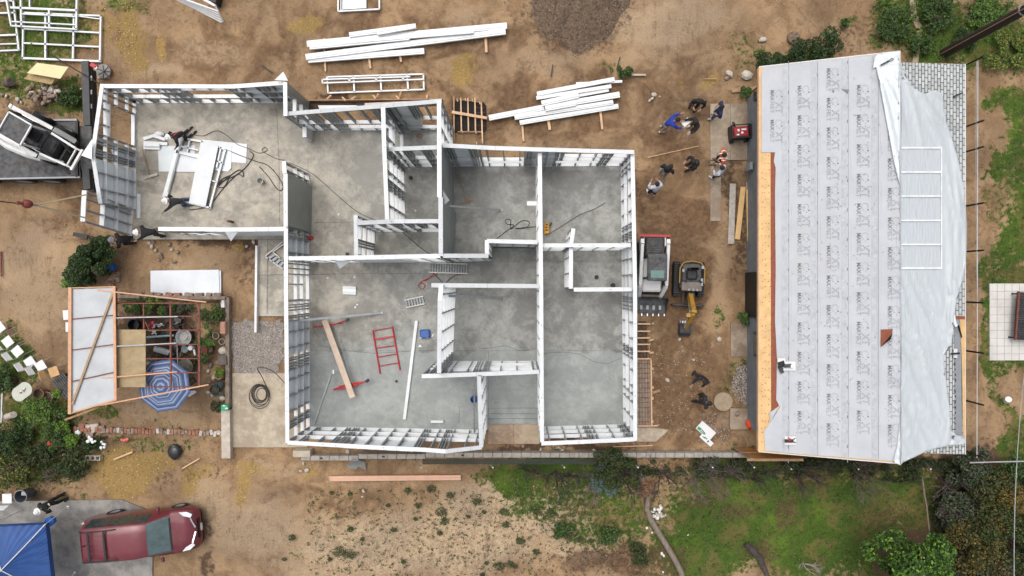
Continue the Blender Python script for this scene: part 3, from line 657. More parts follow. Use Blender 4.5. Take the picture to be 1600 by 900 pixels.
felt2 = mat('underlayment_lap', (.432, .447, .47), .75, 0, .10, 5, bump=.002, bscale=22)
inkd = mat('lettering_dark', (.20, .21, .23), .8); inkl = mat('lettering_light', (.385, .40, .425), .8)
tarpm = bpy.data.materials.new('white_film'); tarpm.use_nodes = True
_n = tarpm.node_tree.nodes; _p = _n['Principled BSDF']; _p.inputs['Base Color'].default_value = (.58, .625, .65, 1); _p.inputs['Roughness'].default_value = .36; _p.inputs['Alpha'].default_value = .74
_t = _n.new('ShaderNodeTexNoise'); _t.inputs['Scale'].default_value = 2.2; _t.inputs['Detail'].default_value = 8
_mp = _n.new('ShaderNodeMapping'); _mp.inputs['Scale'].default_value = (6, 1, 1); _g = _n.new('ShaderNodeNewGeometry'); tarpm.node_tree.links.new(_g.outputs['Position'], _mp.inputs[0]); tarpm.node_tree.links.new(_mp.outputs[0], _t.inputs[0])
_b = _n.new('ShaderNodeBump'); _b.inputs['Distance'].default_value = .03; tarpm.node_tree.links.new(_t.outputs[0], _b.inputs['Height']); tarpm.node_tree.links.new(_b.outputs[0], _p.inputs['Normal'])
redfelt = mat('exposed_red_board', (.25, .075, .04), .85, 0, .12, 5)
gutter = mat('grey_flashing', (.30, .32, .34), .5, .3, .08)
wallm = mat('grey_stucco', (.17, .185, .20), .85, 0, .12, 3, bump=.004)
# shingles
shm = bpy.data.materials.new('grey_shingles'); shm.use_nodes = True; _n = shm.node_tree.nodes; _l = shm.node_tree.links; _p = _n['Principled BSDF']; _p.inputs['Roughness'].default_value = .9
_g = _n.new('ShaderNodeNewGeometry'); _mp = _n.new('ShaderNodeMapping'); _mp.inputs['Rotation'].default_value = (0, 0, math.pi/2); _l.new(_g.outputs['Position'], _mp.inputs[0])
_br = _n.new('ShaderNodeTexBrick'); _br.inputs['Scale'].default_value = 1; _br.inputs['Brick Width'].default_value = .26; _br.inputs['Row Height'].default_value = .13; _br.inputs['Mortar Size'].default_value = .016
_br.inputs['Color1'].default_value = (.52, .54, .53, 1); _br.inputs['Color2'].default_value = (.34, .355, .35, 1); _br.inputs['Mortar'].default_value = (.11, .12, .12, 1); _br.inputs['Bias'].default_value = -.1
_l.new(_mp.outputs[0], _br.inputs[0]); _l.new(_br.outputs[0], _p.inputs['Base Color'])
_bb = _n.new('ShaderNodeBump'); _bb.inputs['Distance'].default_value = .02; _l.new(_br.outputs['Fac'], _bb.inputs['Height']); _bb.invert = True; _l.new(_bb.outputs[0], _p.inputs['Normal'])

rh = thing('roofed_house', 'grey house with a steep roof wrapped in printed grey underlayment and white film', 'house', Vector((xr, (y0_+y1_)/2, 0)))
def slab_quad(a, b, c, d, th, mt, name, parent=rh):
    n = Vector((0, 0, -th)); v = [a, b, c, d]+[p+n for p in (a, b, c, d)]
    return MB().add(v, [(0, 1, 2, 3), (7, 6, 5, 4), (0, 4, 5, 1), (1, 5, 6, 2), (2, 6, 7, 3), (3, 7, 4, 0)]).build(name, mt, parent)
wl = W(1167, 300, 0).x; wr = ER0.x-.35
pw = [(wl, 0), (wr, 0), (wr, 3.45), (xr, 4.0), (wl, 2.62)]
MB().side(pw, y0_+.45, y1_-.5).build('wall', wallm, rh)
for (py0, py1) in ((516, 552), (150, 168)):
    a, b = W(1167, py0).y, W(1167, py1).y
    wf = MB().box((wl-.03, (a+b)/2, 1.5), (.06, abs(a-b), 1.1)).build('window', mat('window_frame_dark', (.05, .055, .06), .5), rh); MB().box((wl-.065, (a+b)/2, 1.5), (.02, abs(a-b)-.16, .95)).build('pane', glass, wf)
gm_ = MB().box((wl-.14, W(1167, 265).y, .7), (.12, .3, .5)); gm_.build('meter_box', gutter, rh)
roof = slab_quad(EL0, EL1, RG1, RG0, .05, ply, 'roof'); dn = RL.n
slab_quad(RR0, RR1, ER1, ER0, .05, mat('roof_boards_under', (.3, .2, .12), .9), 'roof_deck')
nb = MB(); random.seed(2)
for c in (1191, 1196, 1201, 1205):
    for k in range(40):
        if random.random() < .75: nb.box(RL(c+random.uniform(-1, 1), 245+k*11.4+random.uniform(-3, 3), .004), (.03, .03, .005))
nb.build('nail_heads', mat('nail', (.16, .09, .04), .8), roof)
def sheet(name, poly, pf, d, mt, parent, step=6, fold=None, th=.004, label=None):
    xs = [p[0] for p in poly]; ys = [p[1] for p in poly]; pts = [Vector(p) for p in poly]; nb_ = len(pts)
    pa = np.array([(x+.3*math.sin(y), y) for x in np.arange(min(xs)+step/2, max(xs), step) for y in np.arange(min(ys)+step/2, max(ys), step)])
    if len(pa):
        mk = poly_mask(pa[:, 0], pa[:, 1], poly, 2.)
        pts += [Vector(p) for p, k in zip(pa.tolist(), mk) if k > .95]
    r = delaunay_2d_cdt(pts, [], [list(range(nb_))], 1, 1e-5); n_ = len(r[0])
    top = [pf(p.x, p.y, d+(fold(p.x, p.y) if fold else 0)) for p in r[0]]; bot = [p-pf.n*th for p in top]
    fs = [list(f) for f in r[2]]; o = MB(); o.smooth = step < 8
    fs = [f if (top[f[1]]-top[f[0]]).cross(top[f[2]]-top[f[0]]).z > 0 else f[::-1] for f in fs]
    cnt = {}
    for f in fs:
        for i in range(3): cnt[(f[i], f[(i+1) % 3])] = 1
    side = [(a+n_, b+n_, b, a) for a, b in cnt if (b, a) not in cnt]
    o.add(top+bot, fs+[[i+n_ for i in f[::-1]] for f in fs]+side)
    return o.build(name, mt, parent, label=label)
sheet('red_board_edge', [(1204, 237), (1213, 237), (1215, 400), (1214, 560), (1217, 632), (1211, 652), (1205, 655)], RL, .012, redfelt, rh, 30)
# underlayment strips, each lapping the next
edges = [(1192, 1233), (1231, 1278), (1276, 1326), (1324, 1373), (1371, 1407)]
def yt(x): return 104-(x-1187)*24/220+1.0
def yb(x): return 705+(x-1187)*17/220-.6
strips = []
for i, (a, b) in enumerate(edges):
    if i == 0:
        poly = [(1190, 110), (1194, 104), (1231, yt(1233)), (1233, yb(1233)), (1196, 704), (1194, 674), (1219, 636), (1213, 625), (1214, 560), (1211, 500), (1212, 420), (1211, 300), (1212, 262), (1209, 252), (1211, 238), (1190, 238)]
    else: poly = [(a, yt(a)), (b, yt(b)), (b, yb(b)), (a, yb(a))]
    fo = (lambda x, y: .012*math.sin(y*.11+x*.3)+.010*math.sin(y*.031+x))
    s_ = sheet('underlayment_strip', poly, RL, .035+.006*i, felt if i != 2 else felt, rh, 12, lambda x, y: .006*math.sin(y*.07+x*.2)); strips.append(s_)
    if i < 4: 
        sheet('lap_seam', [(b-.9, yt(b)+1), (b+.1, yt(b)+1), (b+.1, yb(b)-1), (b-.9, yb(b)-1)], RL, .047+.006*i, groove, s_, 40)
        sheet('lap_band', [(b-11, yt(b-11)+1), (b-3, yt(b-3)+1), (b-3, yb(b-3)-1), (b-11, yb(b-11)-1)], RL, .043+.006*i, felt2, s_, 30)
# printed lettering
def glyphs(body, size, outline=0., bold=0.):
    cu = bpy.data.curves.new('t', 'FONT'); cu.body = body; cu.size = size; cu.offset = bold; cu.resolution_u = 3
    if outline: cu.fill_mode = 'NONE'; cu.bevel_depth = outline; cu.bevel_resolution = 0
    ob = bpy.data.objects.new('t', cu); sc.collection.objects.link(ob); dg = bpy.context.evaluated_depsgraph_get()
    m_ = bpy.data.meshes.new_from_object(ob.evaluated_get(dg)); vs = [v.co.copy() for v in m_.vertices]; fs = [list(p.vertices) for p in m_.polygons]
    bpy.data.objects.remove(ob); bpy.data.meshes.remove(m_); return vs, fs
PXM = .0234
gl = [(glyphs('MAX', .185, 0, .003), 0, 0, 0), (glyphs('FELT', .185, .0028), 17.5, 0, 1), (glyphs('XT', .34, .004), 18, 9.0, 1)]
def fit(vs, w):                      # stretch a word to w px long
    x0 = min(v.x for v in vs); x1 = max(v.x for v in vs); k = w*PXM/(x1-x0)
    return [Vector(((v.x-x0)*k, v.y, v.z)) for v in vs]
gl = [((fit(gl[0][0][0], 16.5), gl[0][0][1]), 0, 0, 0), ((fit(gl[1][0][0], 18), gl[1][0][1]), 17.8, 0, 1), ((fit(gl[2][0][0], 18), gl[2][0][1]), 18, 8, 1)]
ex = Vector((0, -1, 0)); ey = Vector((1, 0, 1.7/(xr-xe))).normalized(); ez = RL.n
def put(mb, vs, fs, px, py, d, mi):
    o = RL(px, py, d); mb.cur = mi; mb.add([o+ex*v.x+ey*v.y+ez*(v.z if mi else v.z) for v in vs], fs)
cols = [(1204, 95, 0), (1246.5, 88, 1), (1292, 107, 2), (1339, 87, 3), (1387.5, 109, 4)]
random.seed(5)
for cx, sy, si in cols:
    mb = MB(); d = .052+.006*si+.0; py = sy
    while py < 690:
        if py > yt(cx)+2 and py+37 < yb(cx) and not (si == 0 and 200 < py < 655) and not (si == 4 and py < 250 and False):
            for (vs, fs), dx, dy, mi in gl:
                if si == 0 and mi == 0 and random.random() < .6: continue
                if si == 4 and dy > 0 and py < 330: pass
                if si == 4 and py < 110: continue
                put(mb, vs, fs, cx+dy*1.0, py+dx, d, mi)
            # emblem: open ring with a dot beside it
            c = RL(cx+12.5, py+4, d)
            for rr_ in (.105,):
                vv = []; ff = []
                for k in range(21):
                    t = .6+k/20*5.0
                    for q_ in (rr_-.007, rr_+.007): vv.append(c+ex*q_*math.cos(t)+ey*q_*math.sin(t))
                for k in range(20): ff.append((2*k, 2*k+1, 2*k+3, 2*k+2))
                mb.cur = 1; mb.add(vv, ff)
            mb.cur = 0; mb.box(RL(cx+17.6, py+9.5, d), (.05, .04, .003)); mb.cur = 1; mb.box(RL(cx+10, py+9.5, d), (.04, .03, .003)); mb.box(RL(cx+14, py+12.5, d), (.03, .03, .003))
        if si < 4 and si > 0: mb.cur = 0; mb.box(RL(cx-14.6, py+10, d+.002), (.022, .11, .003)); mb.cur = 1; mb.box(RL(cx-14.6, py+33, d+.002), (.018, .09, .003))
        py += 46.2
    mb.build('printed_lettering', [inkd, inkl], strips[si])
sm_ = MB()                            # scuffs, staples and scraps on the felt
for k in range(170):
    x = random.uniform(1236, 1400); y = random.uniform(120, 690); sm_.box(RL(x, y, .078), (random.uniform(.015, .04), random.uniform(.02, .06), .003), random.random()*3)
sm_.build('staples', inkl, strips[4])
for (pts, lab) in (([(1315, 139), (1327, 140), (1325, 146)], None), ([(1293, 476), (1297, 478), (1296, 486), (1292, 483)], None), ([(1403, 681), (1408, 677), (1407, 688)], None), ([(1300, 140), (1304, 142), (1302, 145)], None)):
    sheet('torn_scrap', pts, RL, .085, inkd, strips[3], 30)
sheet('exposed_patch', [(1376, 515), (1395, 514), (1394, 521), (1376, 542)], RL, .083, redfelt, strips[4], 30)
MB().add([RL(1375, 543, .09), RL(1395, 520, .09), RL(1392, 530, .35), RL(1375, 543, .1)], [(0, 1, 2), (2, 3, 0)]).build('torn_flap', black, strips[4])
sheet('folded_corner', [(1202, 645), (1218, 634), (1204, 659)], RL, .09, felt2, strips[0], 30)
# fascia and right hand slope
MB().bar(EL0+Vector((-.02, 0, -.08)), EL1+Vector((-.02, 0, -.08)), .04, .16).build('fascia', wood, rh)
MB().bar(RG0+Vector((0, .02, -.06)), EL0+Vector((0, .02, -.06)), .03, .12).build('rake_board', white, rh)
MB().bar(RG1+Vector((0, -.02, -.06)), EL1+Vector((0, -.02, -.06)), .03, .12).build('rake_board', white, rh)
sheet('shingle_slope', [(1408, 97.5), (1508, 100.5), (1508, 709.5), (1408, 707)], RRt, .02, shm, rh, 60)
sheet('flashing_strip', [(1491, 497), (1499, 493), (1502, 560), (1503, 684), (1492, 684)], RRt, .04, gutter, rh, 40)
sheet('plywood_edge', [(1500, 495), (1508.5, 495), (1508.5, 684), (1505, 684), (1503, 560)], RRt, .045, ply, rh, 40)
sheet('red_board_edge', [(1493, 493.5), (1508, 494), (1508, 499), (1493, 499)], RRt, .052, redfelt, rh, 40)
MB().bar(ER0+Vector((.02, 0, -.06)), ER1+Vector((.02, 0, -.06)), .03, .1).build('fascia', white, rh)
fl = MB()
for k in range(14):
    a = RRt(1492.5+random.uniform(-.8, .8), 560+k*8.5, .062); fl.box(a, (.03, random.uniform(.04, .14), .004), random.uniform(-.3, .3))
fl.build('torn_edge', black, rh)
# solar collector under the film, and the film itself
sp = thing('solar_panel', 'long pale blue panel with white bars lying on the roof under the white film', 'solar panel', RRt(1439, 325, .02))
sheet('glazing', [(1409, 231), (1471, 231), (1471, 419), (1409, 419)], RRt, .10, mat('pale_blue_glazing', (.36, .46, .51), .3, 0, .06, 2), sp, 60, None, .07)
bm_ = MB()
whb = mat('bright_bar', (.80, .82, .82), .4)
for y in (231, 269, 306.5, 344.5, 382, 419): MB().bar(RRt(1408.5, y, .165), RRt(1471, y, .165), .055, .03).build('cross_bar', whb, sp)
MB().bar(RRt(1471, 231, .165), RRt(1471, 419, .165), .03, .03).build('edge_bar', whb, sp)
from mathutils import noise as MN
def ns(a, b, c=0.): return MN.noise(Vector((a, b, c)))
def ridge(v): return max(0., 1-abs(v)*3.2)
def foldR(x, y):
    r_ = math.hypot(x-1398, y-92); an = math.atan2(y-92, x-1398)
    up_ = max(0, min(1, (245-y)/60)); lo = max(0, min(1, (y-415)/50)); ed = max(0, min(1, (x-1472)/14))
    rad = .09*ridge(ns(an*5.5, r_*.006, 2))+.03*ns(an*18, r_*.02, 5)
    u = (x*.42+y*.91); v = (x*.91-y*.42)
    dg = .055*ridge(ns(v*.075, u*.010, 9))*(1 if lo else 0)+.05*ns(v*.05, u*.012, 3)+.02*ns(x*.2, y*.12, 1)
    ev = .09*ridge(ns((x-1480-28*math.sin((y-180)/260*1.6))*.09, y*.006, 4))
    return max(.09, .135+up_*rad+lo*dg+ed*ev*(1-up_)+.012*ns(x*.12, y*.05, 7))
right_poly = [(1407, 100), (1416, 112), (1422, 131), (1431, 140), (1446, 147), (1452, 143), (1462, 141), (1470, 145), (1474, 152), (1476, 168), (1479, 190), (1484, 204), (1491, 226), (1499, 256), (1506, 295), (1509, 325), (1511, 352), (1511, 380), (1509, 410), (1506, 432), (1500, 453), (1494, 476), (1490, 500), (1489, 525), (1486, 540), (1474, 556), (1477, 580), (1481, 612), (1485, 650), (1487, 672), (1495, 680), (1508, 682), (1509, 694), (1482, 697), (1462, 701), (1446, 706), (1430, 714), (1412, 722), (1407, 727)]
tf = thing('roof_film', 'white plastic film draped over the right hand roof slope with folds', 'plastic film', RRt(1450, 400, .02))
sheet('draped_film', right_poly, RRt, 0., tarpm, tf, 3.2, foldR)
tw2 = tarpm.copy(); tw2.name = 'white_film_folded'; tw2.node_tree.nodes['Principled BSDF'].inputs['Alpha'].default_value = .97
def foldL(x, y):
    a = math.atan2(y-100, x-1372); return .13+.06*ridge(ns(a*9, y*.004, 6))*min(1, math.hypot(x-1372, y-100)/40)+.015*ns(x*.2, y*.05)
sheet('folded_film', [(1366, 90), (1372, 83), (1407, 79), (1407, 292), (1402, 275), (1395, 245), (1388, 205), (1380, 160), (1372, 120), (1369, 105), (1364, 107)], RL, 0, tw2, tf, 3.0, foldL)
sheet('folded_film', [(1407, 655), (1407, 727), (1399, 724), (1395, 719), (1401, 700)], RL, 0, tw2, tf, 3.0, lambda x, y: .11+.02*math.sin(y*.4))
# vents, sticks and boxes lying on the roof
def vent(px, py, pf, lab, k=0):
    t = thing('roof_vent', lab, 'roof vent', pf(px, py, .07))
    sheet('flashing', [(px-9, py-7), (px+10, py-7), (px+10, py+7), (px-9, py+7)] if k == 0 else [(px-3, py-7), (px+3, py-7), (px+3, py+7), (px-3, py+7)], pf, .10, whitep, t, 30)
    a = pf(px-6, py, .1); b = pf(px+5, py, .1)
    if k == 0:
        MB().tube([pf(px+5, py, .1), pf(px+5, py, .4)], .06, 10).build('pipe', whitep, t); MB().bar(pf(px-8, py, .2), pf(px+4, py-1, .2), .12, .08).build('dark_cover', dsteel, t)
        MB().box(pf(px-12, py-3, .13), (.22, .22, .1), .3).build('collar', black, t); MB().box(pf(px-12, py-9, .13), (.28, .16, .04)).build('flashing', whitep, t); MB().box(pf(px-13, py+5, .11), (.14, .3, .04), .4).build('sealant', dsteel, t)
    else: MB().bar(pf(px-6, py+1, .2), pf(px+6, py, .2), .06, .05).build('dark_pipe', black, t)
vent(1233, 572, RL, 'white roof vent flashing beside the plywood eave, lower left of the roof')
vent(1493, 552, RRt, 'small white vent with dark pipe at the right eave', 1)
t = single('flashing_scrap', 'white metal scrap by the top end of the grey eave flashing', 'metal scrap', MB().box(RRt(1489, 498, .1), (.16, .3, .05), .1).box(RRt(1492, 505, .1), (.1, .25, .05), .4), whitep, RRt(1489, 498, .05))
t = thing('roof_box', 'white square tile on the roof carrying a dark pipe with a red clamp', 'box', RL(1235, 688, .08))
sheet('tile', [(1226, 682), (1244, 682), (1244, 695), (1226, 695)], RL, .12, whitep, t, 30, None, .04); MB().bar(RL(1226, 689, .17), RL(1239, 689, .17), .11, .08).bar(RL(1238, 689, .17), RL(1243, 692, .17), .04, .04).bar(RL(1238, 689, .17), RL(1243, 684, .17), .02, .02).build('pipe', black, t); MB().box(RL(1234, 687, .2), (.1, .07, .05)).bar(RL(1234, 687, .2), RL(1232, 683, .2), .03).build('clamp', redp, t)
single('roof_hook', 'dark steel bar with a wire loop lying on the ridge by the film knot', 'bar', MB().bar(RL(1376, 102, .2), RL(1389, 95, .2), .05, .04).tube([RL(1389, 95, .2), RL(1394, 91, .2), RL(1397, 92, .2), RL(1394, 95, .2), RL(1389, 96, .2)], .012), black, RL(1376, 102, .15))
single('roof_hook', 'short black bar sticking up from the shingles near the top right eave', 'bar', MB().bar(RRt(1490, 151, .1), RRt(1504, 145, .15), .05, .04), black, RRt(1490, 151, .05))
tr = thing('sheet_strip', 'dark torn strip of membrane curling near the right eave flashing', 'membrane strip', RRt(1500, 515, .05)); MB().add([RRt(1495, 508, .06), RRt(1499, 508, .2), RRt(1504, 527, .1), RRt(1502, 528, .08)], [(0, 1, 2, 3)]).build('strip', black, tr)

# ------------------------------------------------------------------ fences and walls on the right and below
def lin(a, b, t): return (a[0]+(b[0]-a[0])*t, a[1]+(b[1]-a[1])*t)
sf = thing('wire_fence', 'tall black post fence with pale rail between the roofed house and the lawn', 'fence', W(1476, 400))
for ty in (88, 188, 229, 317, 391, 473, 552, 633, 715):
    gp = W(1537, ty, 2.4); MB().tube([(gp.x, gp.y, -.05), (gp.x, gp.y, 2.4)], .035, 8).build('post', black, sf)
a, b = W(1527, 92, 2.05), W(1529, 715, 2.05); xx = W(1537, 400, 2.4).x
MB().tube([(xx-.0, W(1527, 92, 2.0).y, 2.05), (xx, W(1527, 715, 2.0).y, 2.05)], .012, 6).build('rail', white, sf)
MB().tube([(xx, W(1527, 92, 1.).y, 1.0), (xx, W(1527, 715, 1.).y, 1.0)], .01, 6).build('rail', dsteel, sf)
# block wall south of the site, with the mesh fence standing on it
bw = thing('block_wall', 'long low grey block wall running below the new house', 'wall', W(800, 709))
blk = mat('concrete_block', (.36, .33, .29), .9, 0, .15, 5, bump=.004); x = 470
def ywall(x): return 716 if x < 560 else (713.5 if x < 658 else 711.5)
while x < 1190:
    w_ = 15; a, b = W(x, ywall(x), .42), W(x+w_-.5, ywall(x), .42)
    bb = MB().box(((a.x+b.x)/2, a.y, .2), (b.x-a.x, .2, .42+.01*math.sin(x)), bev=.012)
    if int(x/15) % 9 in (2,): bb.m(0)
    bb.build('coping_block', blk, bw); x += w_
for x in (502, 599, 723): MB().box(W(x, ywall(x), .425), (.11, .07, .01)).build('vent_hole', black, bw)
single('block_pier', 'separate pale concrete pier cap at the west end of the block wall', 'pier', MB().box(W(471, 709.5, .5)-Vector((0, 0, .25)), (.72, .27, .5), bev=.02), mat('pale_block', (.46, .40, .31), .9, 0, .1, 5), W(471, 709.5, 0))
mf = thing('mesh_fence', 'dark grey mesh fence leaning above the block wall', 'fence', W(760, 716, 0))
mesh_m = mat('grey_shade_mesh', (.085, .095, .09), .9, 0, .25, 3, col2=(.05, .075, .045), alpha=.82)
def cl(px, z): p = W(px, 719.0, .45); q_ = W(px, 719.0, .45); return Vector((W(px*1., 720, 0).x*.985, p.y-.02, z))
for (x0, x1, m_) in ((660, 760, mesh_m), (760, 870, mesh_m), (870, 932, mesh_m)):
    v = [W(x0, 717, .45), W(x1, 717, .45), W(x1, 725.5, 1.05), W(x0, 725.5, 1.05)]
    MB().add(v, [(0, 1, 2, 3)]).build('mesh_panel', m_, mf)
for x in (658, 770, 882, 997, 1114, 1179, 1237, 1342, 1455):
    a = W(x-12, 713.5 if x < 1200 else 716, 0); MB().tube([(a.x, a.y-.1, .0), (W(x, 723.5, 1.35).x, a.y-.1, 1.3)], .022, 8).build('post', gutter, mf); MB().ball((W(x, 723.5, 1.35).x, a.y-.1, 1.32), .035, 8, 5).build('post_cap', whitep, mf)
wiremesh = MB()
for k in range(60):
    x0 = 990+k*9; a = W(x0-12, 714, 0)
    wiremesh.tube([(a.x, W(0, 714).y-.1, .1), (a.x+.35, W(0, 714).y-.1, 1.25)], .003, 3, False)
wiremesh.tube([(W(985, 714).x, W(0, 714).y-.1, 1.25), (W(1500, 714).x, W(0, 714).y-.1, 1.25)], .006, 4); wiremesh.build('wire_mesh', dsteel, mf)
torn = MB(); torn.add([W(540, 728, .1), W(552, 716, .5), W(570, 722, .25), W(572, 735, .05), W(560, 729, .1), W(556, 734, .05)], [(0, 1, 2), (0, 2, 4), (2, 3, 4), (0, 4, 5)])
o = torn.build('torn_mesh', mat('torn_grey_mesh', (.25, .27, .27), .8, alpha=.7)); tag(o, 'torn grey mesh hanging from the west end of the block wall', 'mesh')
pf_ = thing('plywood_fence', 'orange stained plywood fence joining the block wall to the roofed house', 'fence', W(1190, 699))
stain = mat('orange_stained_board', (.48, .21, .05), .7, 0, .15, 3, dirt=(.2, .09, .03)); 
by = W(1190, 699.5).y
for k, (xa, xb) in enumerate(((1145, 1157), (1158, 1171), (1171.5, 1185), (1185.5, 1199), (1199.5, 1213), (1213.5, 1227))):
    a, b = W(xa, 700).x, W(xb, 700).x; MB().box(((a+b)/2, by, .9), (b-a-.01, .03, 1.8)).build('board_panel', stain if k else woodo, pf_)
MB().box(((W(1145, 0).x+W(1227, 0).x)/2, by-.04, 1.82), (W(1227, 0).x-W(1145, 0).x, .09, .06)).box(((W(1145, 0).x+W(1227, 0).x)/2, by+.03, .9), (W(1227, 0).x-W(1145, 0).x, .03, .05)).build('rail', woodo, pf_)
# utility pole and cables
up = thing('utility_pole', 'thick black utility pole standing beyond the roofed house at the top right', 'utility pole', W(1476, 83))
g_ = W(1476, 83); MB().tube([(g_.x, g_.y, -.1), (g_.x, g_.y, 3), (g_.x+.05, g_.y, 10.5)], [.20, .185, .15], 14).build('pole', mat('creosote_wood', (.030, .023, .022), .7, 0, .3, 3, stretch=(4, 4, .6)), up)
MB().cyl((g_.x, g_.y, 4.4), .20, .04, 14).build('band', gutter, up); MB().tube([(g_.x-.19, g_.y-.05, 0), (g_.x-.16, g_.y-.05, 9.8)], .02, 6).build('ground_wire', woodo, up)
MB().box((g_.x, g_.y, 9.8), (.12, 2.2, .12)).build('crossarm', creo if False else MATS['creosote_wood'], up)
def cable(p, q_, sag, r, lab):
    pts = [p.lerp(q_, t/12)-Vector((0, 0, sag*4*(t/12)*(1-t/12))) for t in range(13)]
    single('overhead_cable', lab, 'cable', MB().tube(pts, r, 5), mat('pale_cable', (.35, .35, .35), .5), p)
cable(W(1606, 540, 6.5), W(1585, 930, 6.5), .2, .013, 'pale overhead cable crossing the lower right corner top to bottom')
cable(W(1515, 723, 1.6), W(1640, 720, 1.6), .02, .03, 'grey pipe rail stretching right from the lower end of the house fence')
cable(W(1526, 96, 2.9), W(1527, 470, 2.9), .05, .012, 'thin dark wire running along the right roof eave')
# ------------------------------------------------------------------ stacks, frames and timber lying around the site
def gline(a, b, w, h, z=0., up=(0, 0, 1)): return W(*a, z), W(*b, z)
def beam_stack(name, lab, beams, sleepers, base, cat='beam stack'):
    t = thing(name, lab, cat, W(*base))
    for (a, b, w, z) in beams:
        A, B_ = W(*a, z), W(*b, z); mb = MB(); wv = w/40.
        mb.bar(A, B_, wv, .10); d = (B_-A).normalized(); n = d.cross(Vector((0, 0, 1)))
        mb.build('steel_beam', galv, t)
        if w > 7: o3 = Vector((0, 0, .052)); MB().bar(A+n*wv*.22+o3, B_+n*wv*.22+o3, .014, .006).build('beam_groove', groove, t)
    for (a, b, w) in sleepers: MB().bar(W(*a, .05), W(*b, .05), w/38., .09).build('sleeper', wood, t)
beam_stack('beam_stack', 'long stack of white steel beams on pine sleepers, nearest the top of the site',
 [((478, 89.5), (790, 49.5), 9.5, .24), ((482, 94), (663, 80), 9.5, .17), ((480, 69), (792, 40.5), 10, .22), ((546, 55), (650, 41), 8, .30), ((484, 74), (640, 59), 8, .34), ((530, 67), (740, 50), 5, .36), ((590, 54), (648, 43.5), 2.5, .4)],
 [((508, 96), (509, 112), 2.5), ((577, 91), (579, 107), 3.2), ((625, 86), (627, 97), 3.2), ((759, 60), (760, 82), 4), ((621, 44), (622, 60), 3), ((507, 60), (507, 80), 3)], (620, 70))
beam_stack('beam_stack', 'stack of white steel beams fanned out beside the covered trench box',
 [((839, 147), (960, 124), 7, .24), ((838, 153.5), (955, 135), 6, .20), ((846, 162), (904, 149), 9, .30), ((850, 168), (968, 148), 9.5, .22), ((764, 184.5), (860, 166), 9, .22), ((852, 170), (900, 161), 9, .34), ((804, 184), (958, 160), 7.5, .24), ((812, 192), (966, 166), 7.5, .18), ((870, 156), (951, 141), 5, .14), ((900, 131), (972, 127.5), 4, .18)],
 [((816, 196), (818, 221), 3), ((857, 189), (859, 203), 4.2), ((938, 174), (941, 202), 3.4)], (880, 165))
def ladder_frame(name, lab, rects, base, cat='steel frame', z=.08):
    t = thing(name, lab, cat, W(*base))
    for (a, b, w, *zz) in rects: MB().bar(W(*a, zz[0] if zz else z), W(*b, zz[0] if zz else z), w/38., .08).build('channel', galv, t)
    return t
ladder_frame('flat_frame', 'long white ladder-like steel frame lying above the north wall',
 [((511, 120.5), (662, 116), 2.2), ((513, 145.5), (662, 140), 2.2), ((511, 120), (513, 146), 2.2), ((552.5, 119), (554, 144), 2.6), ((594.5, 118), (596, 142.5), 2.6), ((636, 117), (638, 141), 2.6), ((661.5, 115.5), (662.5, 141), 2.4), ((504, 124.5), (641, 120), 2, .17), ((504, 130), (662, 124), 2, .17), ((504, 124), (504, 130.5), 2, .17), ((546, 123), (546.3, 128.5), 3, .17), ((588, 121.5), (588, 127), 3, .17), ((630, 120.5), (630, 125.5), 3, .17)], (580, 130))
ladder_frame('flat_frame', 'white steel wall frame lying on the grass, lower of the overlapping pair',
 [((37, 20), (159, 25), 2.4), ((35, 91), (158, 96), 3), ((37, 20), (36, 92), 2.4), ((71.5, 21), (71.5, 91), 2.8), ((116, 23), (114.5, 92), 2.6), ((158, 24), (156.5, 96), 2.4), ((36, 45), (157, 51.5), 2.4), ((37, 67.5), (156, 73.5), 2.4), ((115, 24.5), (157, 30), 1.5)], (100, 60))
ladder_frame('flat_frame', 'white steel wall frame lying across the upper edge of the lower one on the grass',
 [((17, 12), (121, 16.5), 3, .18), ((18, 40.5), (121, 46), 2.2, .18), ((32, -30), (34, 42), 2.6, .18), ((121, -30), (119.5, 46), 2.6, .18), ((77, 16), (77.5, 43), 2.6, .18), ((46, -30), (47, 12), 1.8, .18), ((19, 34), (119, 39), 1.8, .18), ((36, 22), (118, 26), 1.8, .18), ((6, -25), (18, 41), 2.2, .18)], (75, 20))
ladder_frame('flat_frame', 'slanted white steel frame cut by the left edge of the site',
 [((19, -20), (30, 79), 2.6), ((-60, 82), (30, 78.5), 2.2), ((-60, 58), (27.5, 54.5), 2.6), ((-60, 71), (28.5, 68.5), 1.8), ((-60, 23), (24.5, 20), 2.4), ((-60, 4), (22, 1.5), 2)], (10, 50))
t = ladder_frame('flat_frame', 'short white steel frame half covered by a sheet at the top centre edge',
 [((528.5, -25), (528.5, 18), 2.2), ((592.5, -25), (593, 14.5), 2.2), ((528.5, 18), (593, 14.5), 2.2), ((533, -25), (533, 17), 1.4), ((536, -25), (536, 17), 1.4)], (560, 5))
MB().prism(P2([(536, -25), (573, -25), (573, 14), (536, 16)]), .06, .10).build('sheet', sheetm, t)
t = thing('leaning_rack', 'bundle of white slatted channels leaning in front of a dark box at the top edge', 'channel rack', W(320, 10))
for k in range(5):
    MB().bar(W(268+k*2.5, -5+0*k, .6+.12*k), W(346-k*1.2, 34.5-k*4.2, .25+.12*k), .055, .05).build('channel', galv, t)
MB().bar(W(315, -3, .9), W(336, 9, .9), .09, .08).bar(W(336, 8, .9), (W(348, 34, .3)), .07, .07).build('end_frame', white, t); MB().prism(P2([(325, -20), (352, -20), (345, 12), (335, 10)]), 0, .5).build('dark_box', black, t)
